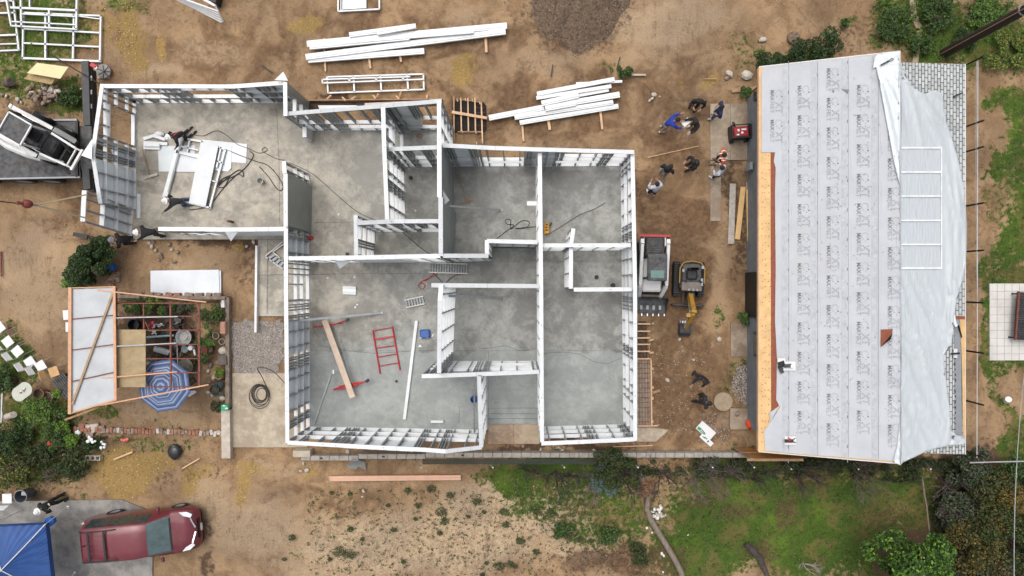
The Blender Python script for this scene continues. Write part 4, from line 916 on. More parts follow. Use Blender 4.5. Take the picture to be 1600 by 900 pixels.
single('grooved_plank', 'pair of long pink-toned timber planks lying alone on the dirt under the block wall', 'timber', MB().bar(W(515, 745.5, .12), W(720, 744, .12), .11, .12).bar(W(516, 749.5, .12), W(720, 747.5, .12), .10, .12), mat('pink_pine', (.60, .36, .25), .7, 0, .06, 3), W(617, 747))
# planks beside the roofed house
for (a, b, w, z, m_, lab) in (((1145, 287, 0), (1142, 381, 0), 9.5, .06, mat('grey_plank', (.42, .38, .33), .85, 0, .15, 8), 'greyish plank, left of the loose planks by the house wall'),
    ((1161, 292, 0), (1152, 374, 0), 8, .06, ply, 'slanted yellow plank in the middle of the loose planks by the house wall'),
    ((1170, 296, 0), (1172, 377, 0), 9, .10, ply, 'yellow nailed plank nearest the house wall, right of the loose planks')):
    single('plank', lab, 'plank', MB().bar(W(a[0], a[1], z), W(b[0], b[1], z), w/38., .05), m_, W(a[0], a[1]), 'loose planks by the house')
single('plank', 'narrow grey offcut lying under the right-hand yellow plank', 'plank', MB().bar(W(1168, 285, .03), W(1174, 385, .03), .12, .04), MATS['grey_plank'], W(1168, 285), 'loose planks by the house')
single('plank', 'old board lying at the garden corner above the concrete pads', 'plank', MB().bar(W(1143, 142, .05), W(1184, 137.5, .05), .16, .06), woodo, W(1143, 142))
# trench with boards along the north wall
t = thing('formwork', 'timber formwork board with stakes along the trench north of the house', 'formwork', W(590, 156))
MB().bar(W(483, 157.5, .1), W(692, 155.5, .1), .05, .22).build('form_board', woodo, t)
for (a, b) in (((511, 155), (517, 149)), ((535, 152), (540, 157)), ((549, 155), (556, 151)), ((583, 149), (587, 154)), ((588, 153), (591, 147)), ((619, 150), (624, 155)), ((624, 152), (627, 142)), ((667, 149), (667, 154))): MB().bar(W(*a, .05), W(*b, .25), .07, .05).build('stake', wood, t)
MB().prism(P2([(483, 158.5), (690, 157), (690, 165), (483, 172)]), -.03, .005).build('trench', MATS['wet_soil'], None, kind='structure')
single('loose_sheet', 'white sheet lying just outside the north wall', 'metal sheet', MB().prism(P2([(497, 165), (558, 165), (560, 172), (500, 172)]), .02, .05), galv, W(530, 168))
single('loose_board', 'pale plank leaning outside the north wall corner', 'board', MB().bar(W(570, 163.5, .1), W(686, 158, .1), .12, .05), mat('pale_plank', (.6, .5, .44), .8), W(570, 163.5))
t = thing('trench_cover', 'pine slats laid over a dark pit east of the north wall corner', 'formwork', W(732, 180))
MB().prism(P2([(706, 157), (756, 160), (760, 166), (760, 203), (756, 207), (706, 207)]), -.02, .006).build('pit', mat('pit_black', (.022, .018, .016), .95, 0, .4, 12), None, kind='structure')
for x in (720, 731, 742): MB().bar(W(x, 153, .12), W(x+1, 205, .12), .055, .05).build('slat', wood, t)
MB().bar(W(709, 150, .1), W(709.5, 224, .1), .07, .06).build('slat', woodo, t); MB().bar(W(752, 161, .1), W(754, 224, .1), .06, .06).build('slat', wood, t)
MB().bar(W(706, 175, .2), W(761, 184.5, .2), .11, .04).build('plank', wood, t); MB().bar(W(715, 206, .08), W(753, 206, .08), .05, .05).bar(W(712, 154, .06), W(753, 160, .06), .04, .05).build('plank', woodo, t)
for k, (x, y) in enumerate(((714, 155), (727, 154), (738, 155.5), (749, 159), (722, 204), (743, 205), (744, 222))): MB().bar(W(x, y, .02), W(x+1, y+3, .3), .045, .045).build('stake', wood, t)
for y in (168, 176, 186, 196): MB().bar(W(744, y, .03), W(758, y, .03), .012, .012).build('rebar', rust, t)
# small formwork and rebar beds on the east side
t = thing('ladder_forms', 'short wooden form boards in steps beside the east wall, above the rebar bed', 'formwork', W(1008, 530))
MB().prism(P2([(996, 502), (1010, 502), (1012, 560), (996, 560)]), -.02, .006).build('pit', MATS['wet_soil'], None, kind='structure')
for y in (506, 517.5, 528, 538, 549): MB().bar(W(996, y, .12), W(1019 if y < 510 else 1016, y, .12), .055, .06).build('form_board', wood, t)
for y in (519, 530, 541, 548.5): MB().bar(W(1014, y-3, .08), W(1014, y+4, .08), .05, .08).build('stake', woodo, t)
for (y) in (506, 531, 551): MB().box(W(1018, y, .1), (.16, .06, .1), .3).build('block', wood, t)
t = thing('rebar_bed', 'reinforcing grid inside a timber form against the east wall', 'rebar bed', W(1008, 610))
MB().prism(P2([(995, 562), (1016, 562), (1017, 664), (995, 664)]), -.02, .012).build('form_sand', mat('form_sand', (.30, .25, .19), .9, 0, .2, 5), None, kind='structure')
MB().bar(W(1017, 560, .1), (W(1018, 666, .1)), .06, .12).bar(W(995, 560.5, .1), W(1018, 560.5, .1), .05, .12).bar(W(996, 665.5, .1), W(1028, 665, .1), .05, .1).build('form_board', wood, t)
for k in range(13): MB().bar(W(996, 568+k*7.6, .06), W(1015.5, 568+k*7.6, .06), .016, .016).build('rebar', rust, t)
for x in (998.5, 1003, 1007.5, 1012): MB().bar(W(x, 562, .075), W(x+.6, 664, .075), .016, .016).build('rebar', rust, t)
for y in (576, 605, 622, 658): MB().box(W(1019.5, y, .1), (.05, .1, .2)).build('stake', wood, t)
MB().bar(W(1018, 614, .14), W(1031, 610, .1), .11, .05).build('loose_block', woodo, t)
single('thin_board', 'thin board lying on the soil under the south-east corner of the house', 'board', MB().bar(W(958, 698, .03), W(1020, 696, .03), .04, .03), wood, W(958, 698))
# whitish strip forming the edge beside the landing slab
single('edge_rail', 'long white channel standing along the left edge of the concrete landing', 'edge rail', MB().bar(W(402, 384, .2), W(400.5, 519, .2), .09, .22), galv, W(401, 450))
single('metal_sheet', 'big white metal sheet lying on the dirt above the shade frame', 'metal sheet', MB().prism(P2([(237, 423), (343, 421.5), (345, 466), (237, 464.5)]), .06, .09).prism(P2([(239, 424), (346, 423), (346.5, 464), (239, 464)]), .02, .055), mat('glossy_white_sheet', (.50, .53, .56), .32, .2, .06, 1.2), W(290, 444))
# gravel heaps
def rocks(name, lab, pts, mats_, cat='stone pile', kind=None):
    t = thing(name, lab, cat, pts and W(pts[0][0], pts[0][1]))
    for (x, y, r, z) in pts:
        m_ = random.choice(mats_); c = W(x, y, z+r/38*.3)
        MB().ball((0, 0, 0), r/38., 7, 4, (1, random.uniform(.6, .9), .55), .16, M=TM(c, random.random()*3)).build('stone', m_, t)
    return t
def gravel(name, poly, n, s, mts, h=0., seed=1, base=None):
    r_ = random.Random(seed); xs = [p[0] for p in poly]; ys = [p[1] for p in poly]
    P_ = np.array([(r_.uniform(min(xs), max(xs)), r_.uniform(min(ys), max(ys))) for _ in range(n)]); k = poly_mask(P_[:, 0]+6*(fbm(P_[:, 0], P_[:, 1], .08, seed)-.5), P_[:, 1], poly, 6.) ; mb = MB(); cx, cy = sum(xs)/len(xs), sum(ys)/len(ys)
    for (x, y), q_ in zip(P_.tolist(), k.tolist()):
        if q_ < r_.random()*.9: continue
        e = r_.uniform(.5, 1.2)*s; g_ = W(x, y); zz = h*mound(x, y) if h else 0.01
        mb.cur = r_.randrange(len(mts)); T_ = TM((g_.x, g_.y, zz), r_.random()*3, r_.random(), r_.random())
        mb.add([(-e, -e*.6, 0), (e, -e*.4, 0), (.2*e, e*.8, 0), (0, 0, e*.8), (0, 0, -.4*e)], [(0, 1, 3), (1, 2, 3), (2, 0, 3), (1, 0, 4), (2, 1, 4), (0, 2, 4)], T_)
    return mb.build(name, mts, None, kind='stuff')
def mound(x, y):
    return float(np.clip(1.25*(1-((x-905)/80)**2-((y+20)/100)**2), 0, 1))**.7
darkg = mat('mound_soil', (.17, .115, .075), .95, 0, .3, 9, bump=.04, bscale=16, dirt=(.2, .14, .10)); 
mnd = MB(); mnd.smooth = True
def mf_(u, v):
    a = u*2*math.pi; rr = v; x = 905+rr*80*math.cos(a)*(1+.13*ns(math.cos(a)*1.5, math.sin(a)*1.5, 4)); y = -20+rr*98*math.sin(a)*(1+.10*math.sin(a*5+1)+.05*math.sin(a*9)+.12*ns(math.cos(a)*2, math.sin(a)*2, 8))
    g_ = W(x, y); return (g_.x, g_.y, .55*max(0, 1-rr*rr)**1.3+.08*ns(g_.x*2, g_.y*2)*(1-rr)-.06+.05*ns(g_.x*5, g_.y*5, 2)*(1-rr**4))
mnd.grid(mf_, 72, 30); single('soil_mound', 'dark gravelly soil mound at the top centre of the site', 'soil mound', mnd, darkg, W(905, -20))
pm = MB(); rr_ = random.Random(3)
pms = [mat('pebble_a', (.38, .32, .26), .9), mat('pebble_b', (.22, .16, .12), .9), mat('pebble_c', (.12, .08, .055), .9)]
for k in range(5200):
    a = rr_.random()*6.283; v = rr_.random()**.5*1.03; p = mf_(a/6.283, v); e = rr_.uniform(.012, .035); pm.cur = rr_.choice((0, 1, 1, 2, 2, 2))
    pm.add([(-e, -e*.6, 0), (e, -e*.4, 0), (.2*e, e*.8, 0), (0, 0, e*.8)], [(0, 1, 3), (1, 2, 3), (2, 0, 3)], TM((p[0], p[1], p[2]+.01), rr_.random()*3))
pm.build('gravel', pms, None, kind='stuff')
gp = [mat('gravel_a', (.42, .37, .33), .9), mat('gravel_b', (.55, .50, .46), .9), mat('gravel_c', (.24, .20, .175), .9)]
GP = [(361, 512), (366, 503), (376, 505), (384, 498), (396, 503), (410, 501), (424, 505), (436, 500), (444, 508), (441, 522), (446, 535), (440, 548), (443, 560), (433, 570), (436, 581), (422, 584), (413, 592), (402, 584), (390, 591), (379, 583), (370, 586), (363, 572), (366, 556), (360, 540), (364, 525)]
MB().prism(P2(GP), -.03, .004).build('gravel_bed', mat('gravel_base', (.30, .26, .23), .9, 0, .3, 22), None, kind='structure')
gravel('gravel', GP, 9000, .026, gp, 0, 2); gravel('gravel', [(1152, 575), (1182, 570), (1182, 632), (1160, 628), (1143, 610)], 1600, .035, [gp[0], gp[1], gp[2]], 0, 5)
gravel('gravel', [(1005, 540), (1110, 540), (1130, 680), (1010, 680)], 260, .03, [gp[1], stonel], 0, 9); gravel('gravel', [(1100, 640), (1140, 650), (1140, 690), (1090, 690)], 500, .03, [gp[2], gp[0]], 0, 11)
gravel('gravel', [(850, 0), (1250, 0), (1180, 100), (900, 110)], 420, .022, [gp[1], gp[2]], 0, 12); gravel('gravel', [(80, 330), (140, 330), (140, 380), (80, 375)], 130, .03, [gp[0], stone], 0, 13)
random.seed(11)
rocks('stone_pile', 'heap of broken brownish stones under the yellow board', [(random.gauss(68, 13), random.gauss(145, 9), random.uniform(3, 6), random.uniform(0, .25)) for _ in range(44)], [stone, stone, stonel])
t = thing('board_table', 'pale yellow board resting over a brown board on the stone heap', 'board', W(74, 116))
MB().prism(P2([(58, 98), (107, 104.5), (94, 123), (42, 114)], .75), .72, .75).build('yellow_board', mat('yellow_foam_board', (.66, .60, .34), .7, 0, .04), t); MB().prism(P2([(45, 115), (88, 121), (80, 132), (37, 123)], .55), .50, .54).build('brown_board', osb, t)
rocks('stone_row', 'row of stones along the muddy edge south of the west wing', [(x, y, r, 0) for x, y, r in ((237, 385, 4), (243, 391, 3), (250, 398, 4), (247, 406, 3), (264, 382, 5), (268, 390, 3), (277, 394, 4), (272, 409, 4), (291, 383, 3), (300, 377, 4), (320, 374, 3), (240, 378, 3), (396, 378, 4), (252, 402, 3), (233, 380, 3), (385, 385, 3))], [stone, stonel])
rocks('stone_cluster', 'two pale stones beside the green weeds north of the beam stack', [(1022, 148, 5, 0), (1019, 154, 3.4, 0), (1015, 157, 3.2, 0), (1031, 151, 2, 0)], [stonel])
rocks('stone_cluster', 'big pale boulders next to the shrub at the house corner', [(1167, 117, 9, 0), (1140, 115, 7, 0), (1136, 122, 4, 0), (1192, 62, 7, 0)], [stonel, stone])
rocks('stone_cluster', 'small pale stones scattered below the block pier', [(479, 735, 4, 0), (474, 724, 3, 0), (543, 706, 4, 0), (568, 767, 3, 0), (566, 776, 2, 0), (470, 736, 3, 0)], [stonel])
rocks('stone_cluster', 'white stones ringed on the grass beside the curved trunk', [(1018+random.uniform(0, 22), 790+random.uniform(0, 22), random.uniform(2, 3.6), 0) for _ in range(24)], [whitep, stonel])
rocks('stone_cluster', 'white stones in the weeds lower along the curved trunk', [(1011, 825, 2.6, 0), (1034, 865, 3, 0), (1037, 868, 2.6, 0), (1019, 832, 1.8, 0), (1036, 894, 2, 0), (1075, 836, 1.6, 0)], [whitep])
rocks('stone_cluster', 'scattered debris stones under the south-east room wall', [(868+random.uniform(0, 16), 699+random.uniform(0, 6), 1.8, 0) for _ in range(10)]+[(817, 697, 3, 0), (845, 702, 3, 0), (928, 703, 3, 0), (878, 704, 3.4, 0)], [stonel, stone])
rocks('stone_cluster', 'brown stones near the excavator bucket', [(1062, 530, 3, 0), (1066, 542, 3.4, 0), (1100, 566, 3.4, 0), (1043, 594, 4, 0), (1084, 562, 2.5, 0)], [stonel, stone])
rocks('stone_cluster', 'stones at the grassy left edge beside the log', [(10, 150, 4, 0), (27, 155, 4, 0), (3, 148, 3, 0), (33, 160, 3, 0), (107, 143, 3, 0), (117, 138, 2.6, 0), (126, 139, 2.4, 0)], [stonel, stone])
MB().cyl(W(1123, 80, 0), .01, .01)
single('tree_stump', 'cut round stump ringed by bark beside the shrub at the top', 'stump', MB().cyl(W(1239, 61, -.05), .28, .16, 18, .26).cyl(W(1239, 61, .11), .15, .02, 16, .15), mat('stump_wood', (.20, .14, .10), .9, 0, .3, 12, bump=.02), W(1239, 61))
single('log', 'short cut log standing on the grass at the left edge', 'log', MB().tube([W(9, 131, .05), W(17, 128, .3)], .16, 12), trunkm, W(9, 131))
single('round_slab', 'round tan stone well cover next to the two men in black', 'well cover', MB().lathe([(.01, .02), (.36, .02), (.4, .08), (.38, .14), (.01, .15)], W(1129, 627, 0), 26), mat('tan_stone', (.36, .28, .19), .85, 0, .12, 5, bump=.01), W(1129, 627))
single('round_stone', 'flat round stone on the dirt right of the excavator bucket', 'stone', MB().ball(W(1124, 530, .03), .1, 10, 5, (1, 1, .5), .06), stonel, W(1124, 530))
def stick(a, b, lab, w=.05, m_=None, z=.04): single('wood_stick', lab, 'stick', MB().bar(W(*a, z), W(*b, z+.02), w, w*.7), m_ or woodo, W(*a))
stick((408, 102), (426, 114), 'dark rod lying on the dirt left of the long beam stack', .05, black); stick((861, 120), (864, 101), 'short dark stake with a white tip on the bare dirt above the fanned beams', .05, black)
stick((969, 89), (964, 106), 'thin dark stake beside the small weeds in the top middle', .04, black); stick((987, 117), (1009, 117), 'pale short board in the small weeds in the top middle', .08, stonel)
stick((1099, 123), (1120, 123), 'thin stick above the straw patch near the standing men', .04); stick((1012, 246), (1092, 228), 'long thin cane on the dirt among the standing people', .025, wood); stick((67, 724), (103, 708), 'orange lath lying in the dark shrubs at lower left', .07, wood); stick((178, 718), (207, 706), 'orange lath on the straw above the van', .07, wood); stick((285, 732), (312, 716), 'thin orange lath on the straw left of the concrete curb', .05, wood)
stick((120, 420), (121, 421), 'tiny wooden peg by the left shrub', .03)
stick((1, 393), (2, 432), 'rusty bar standing at the left edge of the yard', .06, rust)
# curved trunk below
pts = [(1000, 735), (1005, 752), (1012, 765), (1013, 780), (1011, 795), (1017, 812), (1028, 830), (1042, 853), (1055, 875), (1064, 893), (1070, 915)]
single('fallen_tree', 'long pale curved tree trunk bending through the grass below the block wall', 'tree trunk', MB().tube([W(x, y, .12+.03*math.sin(i)) for i, (x, y) in enumerate(pts)], [.08, .1, .11, .1, .11, .12, .12, .125, .12, .12, .12], 9), mat('pale_bark', (.22, .175, .14), .9, 0, .2, 6, stretch=(3, 1, 1), bump=.01, bscale=12), W(1000, 735))
pts = [(1165, 850), (1175, 858), (1187, 872), (1194, 888), (1203, 910)]
single('fallen_tree', 'dark bent trunk at the bottom edge in the reddish leaves', 'tree trunk', MB().tube([W(x, y, .14) for x, y in pts], [.1, .14, .13, .1, .08], 9), mat('dark_bark', (.07, .055, .05), .9, 0, .3, 6, bump=.01), W(1165, 850))
pts = [(1441, 743), (1444, 770), (1448, 790), (1452, 830)]
single('sapling_tree', 'thin pale sapling stem standing above the bright green tree', 'sapling', MB().tube([W(x, y, .1+i*.25) for i, (x, y) in enumerate(pts)], [.04, .035, .03, .02], 7), mat('pale_bark', (.2, .2, .2)), W(1441, 743))
# ------------------------------------------------------------------ vehicles and machines
def loc_thing(name, lab, cat, px, py, z, deg, group=None):
    l_ = W(px, py, z) if not isinstance(px, Vector) else px
    t = thing(name, lab, cat, l_, R(deg), group); return t, TM(t.location, R(deg))
def wheel(t, M, x, y, r, w, nm='wheel', rimc=None):
    Mw = M @ TM((x, y, r)) @ Matrix.Rotation(math.pi/2, 4, 'X')
    wh = MB().lathe([(r*.62, -w/2), (r*.93, -w/2), (r, -w*.3), (r, w*.3), (r*.93, w/2), (r*.62, w/2)], n=22, M=Mw).build(nm, rubber, t)
    rm = MB().lathe([(.02, w*.30), (r*.25, w*.32), (r*.6, w*.38), (r*.64, w/2-.01), (r*.64, -w/2+.01), (r*.6, -w*.38), (r*.25, -w*.32), (.02, -w*.3)], n=14, M=Mw)
    for k in range(5):
        a = k*1.2566
        for s in (-1, 1): rm.bar(Mw @ Vector((0, 0, s*w*.36)), Mw @ Vector((r*.6*math.cos(a), r*.6*math.sin(a), s*w*.42)), .07, .03) if False else None
    rm.build('rim', rimc or gutter, wh); return wh
maroon = mat('maroon_paint', (.150, .026, .036), .33, .1, .06, 2, coat=.35, dirt=(.19, .085, .075))
van, M = loc_thing('minivan', 'maroon minivan with black roof rails parked beside the blue canopy', 'minivan', 221, 836, 0, 5.6)
van.location = W(219, 837, .95); van.location.z = 0; M = TM(van.location, R(5.6)) @ Matrix.Diagonal((.90, .90, .98, 1))
ST = [(-2.52, .60, .70, .62, .86, .45), (-2.48, .86, .80, .86, 1.0, .62), (-2.40, .92, .98, .92, 1.30, .74), (-2.22, .96, 1.04, .95, 1.66, .73), (-2.05, .98, 1.05, .97, 1.74, .74), (-1.0, 1.0, 1.05, .98, 1.79, .76), (.1, 1.0, 1.03, .98, 1.77, .76), (.72, 1.0, 1.01, .97, 1.68, .72), (1.42, .99, 1.0, .95, 1.13, .80), (1.50, .99, .99, .94, 1.08, .82), (2.0, .97, .93, .90, 1.0, .70), (2.30, .92, .82, .84, .88, .58), (2.46, .80, .66, .74, .70, .46), (2.52, .62, .50, .58, .55, .36)]
def vring(s):
    x, wl, zb, wb, zr, wr = s
    h = [(wl*.94, .24), (wl, .42), (wl, zb-.18), (wb, zb), (wr+.02, zr-.07), (wr-.06, zr-.012), (wr*.5, zr+.012), (0, zr+.018)]
    return [(x, -y, z) for y, z in h]+[(x, y, z) for y, z in h[-2::-1]]
vb = MB(M); vb.smooth = True; RS = [vring(s) for s in ST]; vb.loft(RS, True); vb.build('body', maroon, van)
def patch(name, quads, mt, off=.012, ins=.06, par=None, sub=None):
    o = MB(M)
    for q_ in quads:
        v = [Vector(p) for p in q_]; c = sum(v, Vector())/len(v); n = (v[1]-v[0]).cross(v[2]-v[0]).normalized()
        cc = Vector((c.x, 0, .9))
        if n.dot(c-cc) < 0: n = -n
        o.add([p+(c-p)*ins+n*off for p in v]+[p+(c-p)*ins-n*.01 for p in v], [(0, 1, 2, 3) if (v[1]-v[0]).cross(v[2]-v[0]).dot(n) > 0 else (3, 2, 1, 0)]+[((i+1) % 4, i, i+4, (i+1) % 4+4) for i in range(4)])
    return o.build(name, mt, par or van)
wsg = mat('windscreen_glass', (.10, .145, .15), .12, 0, .15, 3, spec=.6)
a, b = RS[7], RS[8]
wv = [a[4], b[4], b[10], a[10]]
o = MB(M); vs = [a[i] for i in range(4, 11)]+[b[i] for i in range(4, 11)]
o.add([(x+.02, y*.97, z+.02) for x, y, z in vs], [(i, i+1, i+8, i+7) for i in range(6)]); o.build('windscreen', wsg, van)
for sd in (0, 1):
    def q4(i0, i1): 
        r0, r1 = RS[i0], RS[i1]; p = (3, 4) if sd == 0 else (11, 10)
        return [r0[p[0]], r1[p[0]], r1[p[1]], r0[p[1]]]
    patch('side_window', [q4(4, 5)], glass, .01, .07); patch('side_window', [q4(5, 6)], glass, .01, .07); patch('side_window', [q4(6, 7)], glass, .01, .09)
patch('rear_window', [[RS[2][4], RS[3][4], RS[3][10], RS[2][10]]], glass, .012, .08)
for sd in (-1, 1):
    wheel(van, M, 1.55, sd*.90, .35, .22); wheel(van, M, -1.45, sd*.90, .35, .22)
    MB(M).tube([(-2.1, sd*.66, 1.79), (-2.0, sd*.66, 1.86), (-.75, sd*.66, 1.87), (-.55, sd*.66, 1.80)], .028, 8).build('roof_rail', black, van)
    o = MB(M).bar((.95, sd*.98, 1.05), (.98, sd*1.12, 1.08), .05, .05).box((.99, sd*1.14, 1.1), (.13, .19, .15), bev=.03); o.build('wing_mirror', maroon, van)
    MB(M).add([(2.02, sd*.70, 1.00), (2.30, sd*.57, .90), (2.36, sd*.70, .84), (2.16, sd*.86, .93), (1.84, sd*.88, 1.00)], [(0, 1, 2, 3, 4) if sd > 0 else (4, 3, 2, 1, 0)]).build('headlight', mat('headlight_lens', (.78, .80, .82), .15), van)
    MB(M).bar((2.30, sd*.55, .915), (2.44, sd*.10, .83), .06, .04).build('grille_bar', chrome, van)
    MB(M).box((-2.40, sd*.82, 1.0), (.12, .1, .3), bev=.02).build('tail_light', mat('tail_lens', (.6, .5, .5), .2), van)
for x in (-1.72, -1.02): MB(M).bar((x, -.66, 1.88), (x, .66, 1.88), .08, .035).build('crossbar', black, van)
MB(M).box((1.44, 0, 1.135), (.10, 1.42, .03), bev=.01).bar((1.40, -.55, 1.16), (1.36, .0, 1.18), .03, .02).bar((1.40, .1, 1.16), (1.36, .62, 1.18), .03, .02).build('wiper', black, van)
MB(M).box((2.50, 0, .62), (.05, .9, .18), bev=.02).build('grille', black, van); MB(M).box((2.545, 0, .50), (.02, .32, .14)).build('number_plate', whitep, van)
MB(M).box((-2.0, .05, 1.79), (.12, .05, .07), bev=.02).build('aerial', black, van)
rb = MB(M)
for k in range(5): rb.box((-1.25, -.44+.22*k, 1.797), (1.3, .018, .012))
rb.build('roof_ribs', maroon, van); MB(M).bar((-2.14, -.72, 1.735), (-2.14, .72, 1.735), .012, .02).build('tailgate_seam', black, van)

def skid(name, lab, px, py, z, deg, roofm, bucket=True, tracks=True, sc3=(1, 1, 1)):
    t, M = loc_thing(name, lab, 'skid steer', px, py, z, deg); M = M @ Matrix.Diagonal((*sc3, 1))
    MB(M).box((-.15, 0, .62), (2.35, 1.0, .75), bev=.08).build('chassis', white if tracks else dsteel, t)
    for s in (-1, 1):
        if tracks: 
            MB(M).side([(-1.05, .08), (-.8, 0), (.75, 0), (1.05, .12), (1.1, .35), (.9, .55), (-.95, .62), (-1.15, .4)], s*.72-.17, s*.72+.17).build('track', rubber, t)
        else:
            for x in (-.65, .6): wheel(t, M, x, s*.70, .38, .28, 'wheel')
        arm = MB(M).bar((-1.25, s*.66, 1.45), (-1.0, s*.66, 1.55), .17, .2).bar((-1.0, s*.66, 1.55), (.75, s*.67, 1.25), .15, .17).bar((.75, s*.67, 1.25), (1.25, s*.55, .45), .17, .2); arm.build('lift_arm', white, t)
        MB(M).tube([(-1.25, s*.66-.09, 1.5), (-1.25, s*.66+.09, 1.5)], .07, 10).tube([(.72, s*.67-.1, 1.28), (.72, s*.67+.1, 1.28)], .06, 10).build('pivot_pin', black, t)
        MB(M).side([(-1.35, .5), (-1.3, 1.42), (-.95, 1.4), (-.75, .6)], s*.56-.04, s*.56+.04).build('tower', white, t)
        MB(M).bar((-.9, s*.53, 1.1), (.55, s*.56, .95), .06, .06).build('hydraulic_ram', chrome, t)
    MB(M).box((-.9, 0, 1.18), (.85, .92, .5), bev=.06).build('engine_cover', dsteel, t)
    gr = MB(M)
    for k in range(9): gr.box((-1.22+k*.08, 0, 1.44), (.03, .8, .02))
    gr.build('grille', black, t)
    if tracks: MB(M).bar((-1.38, -.85, 1.30), (-1.38, .8, 1.30), .09, .12).build('rear_bar', redp, t)
    cab = MB(M)
    for x, y in ((-.45, -.43), (-.45, .43), (.45, -.43), (.45, .43)): cab.bar((x, y, .95), (x*.95-.02, y, 2.0), .07)
    cab.build('cab_frame', black if tracks else white, t)
    rf = MB(M).box((-.02, 0, 2.03), (1.15, .98, .09), bev=.03).build('cab_roof', roofm, t)
    if tracks: MB(M).box((.28, 0, 2.085), (.32, .66, .02)).build('roof_window', mat('green_tint_glass', (.10, .19, .17), .15), t)
    else:
        MB(M).bar((-.58, -.49, 2.1), (.56, -.49, 2.1), .06).bar((-.58, .49, 2.1), (.56, .49, 2.1), .06).bar((.56, -.49, 2.1), (.56, .49, 2.1), .06).bar((-.58, -.49, 2.1), (-.58, .49, 2.1), .06).build('roof_edge', white, t)
    MB(M).box((.0, 0, 1.0), (.5, .5, .15), bev=.04).box((-.25, 0, 1.3), (.1, .48, .55), bev=.03).build('seat', black, t)
    MB(M).bar((.45, -.43, 1.0), (.5, .43, 1.0), .05).box((.62, 0, .8), (.3, .8, .08)).build('step', dsteel, t)
    MB(M).box((1.2, 0, .42), (.1, 1.15, .4)).build('attachment_plate', dsteel, t)
    if bucket:
        MB(M).side([(1.28, .75), (1.32, .72), (1.36, .1), (2.0, .06), (2.0, .02), (1.28, .02)], -.95, .95).build('bucket', dsteel, t)
        MB(M).side([(1.28, .75), (1.36, .75), (1.95, .1), (2.0, .02), (1.28, .02)], -.97, -.94).side([(1.28, .75), (1.36, .75), (1.95, .1), (2.0, .02), (1.28, .02)], .94, .97).build('bucket_side', dsteel, t)
        for k in range(7): MB(M).box((2.06, -.9+.3*k, .045), (.16, .07, .05), tp=.7).build('tooth', chrome, t)
        for k in range(5): MB(M).box((1.65, -.66+.33*k, .075), (.35, .12, .015)).build('wear_strip', gutter, t)
    else:
        for s in (-1, 1): MB(M).bar((.9, s*.5, 1.4), (2.0, s*.42, 1.2), .09, .07).bar((2.0, s*.42, 1.2), (2.25, s*.42, 1.1), .06).build('fork_arm', white, t)
        MB(M).bar((2.25, -.5, 1.1), (2.25, .5, 1.1), .1, .1).bar((2.02, -.45, 1.15), (2.02, .45, 1.15), .05, .07).build('frame_end', white, t)
        MB(M).tube([(-1.5, -.85, 1.2), (-.6, -.92, 1.25), (.3, -.82, 1.2), (.75, -.7, 1.0)], .17, 10).build('side_arm', white, t); MB(M).tube([(.5, .4, 1.2), (1.2, .35, 1.1), (1.7, .1, .9)], .05, 8).tube([(.5, -.3, 1.2), (1.3, -.5, 1.0), (2.2, -.7, 1.0)], .05, 8).build('hydraulic_hose', black, t)
    return t
skid('skid_steer_loader', 'white tracked skid steer with black cab and toothed bucket beside the east wall', Vector((W(1027, 418, 1.9).x, W(1027, 418, 1.9).y, 0)), 0, 0, -91, dsteel, sc3=(.93, .78, .93))
# mini excavator
ex, M = loc_thing('mini_excavator', 'yellow mini excavator with folded boom parked right of the skid steer', 'mini excavator', 1073, 437, 0, -92)
for s in (-1, 1):
    tk = MB(M).side([(-.72, .1), (-.55, 0), (.5, 0), (.68, .1), (.7, .28), (.55, .4), (-.6, .4), (-.74, .28)], s*.5-.12, s*.5+.12).build('track', rubber, ex)
    g2 = MB(M)
    for k in range(14): g2.box((-.65+.1*k, s*.5, .405), (.04, .24, .03))
    g2.build('track_pad', black, tk)
MB(M).box((-.15, .0, .62), (1.15, .92, .42), bev=.1).build('upper_body', dsteel, ex)
MB(M).tube([(.15, -.5, .86), (-.45, -.5, .88), (-.68, -.35, .88), (-.74, 0, .88), (-.68, .35, .88), (-.45, .5, .88), (.15, .5, .86)], .024, 8).build('body_rim', yel, ex)
MB(M).box((.28, 0, .84), (.34, .8, .04)).build('floor_mat', mat('dusty_mat', (.2, .17, .15), .9), ex)
MB(M).box((-.2, -.05, .98), (.42, .44, .14), bev=.05).box((-.42, -.05, 1.2), (.1, .42, .42), bev=.04).build('seat', black, ex)
for y in (-.3, .3): MB(M).tube([(.05, y, .85), (.1, y, 1.15)], .02, 6).ball((.1, y, 1.17), .04, 8, 5).build('lever', black, ex)
MB(M).box((-.42, .12, 1.0), (.12, .09, .06)).build('red_cap', redp, ex); MB(M).box((-.5, .4, .92), (.12, .1, .05)).box((-.35, -.38, .92), (.12, .08, .05)).box((.1, .38, .9), (.3, .08, .1)).build('light_panel', gutter, ex)
for y in (-.12, .05, .22): MB(M).box((.42, y, .9), (.1, .09, .06), bev=.02).build('pedal', gutter, ex)
MB(M).box((1.05, 0, .22), (.08, 1.3, .32), bev=.02).build('dozer_blade', dsteel, ex)
for y in (-.2, .2): MB(M).bar((.5, y, .3), (1.05, y, .22), .08).build('blade_arm', dsteel, ex)
MB(M).box((.62, .04, .55), (.2, .26, .4), bev=.03).build('swing_post', dsteel, ex)
MB(M).bar((.65, -.02, .7), (1.25, -.08, 1.55), .17, .22).bar((1.25, -.08, 1.55), (1.35, -.1, 1.6), .2, .25).build('boom', yel, ex)
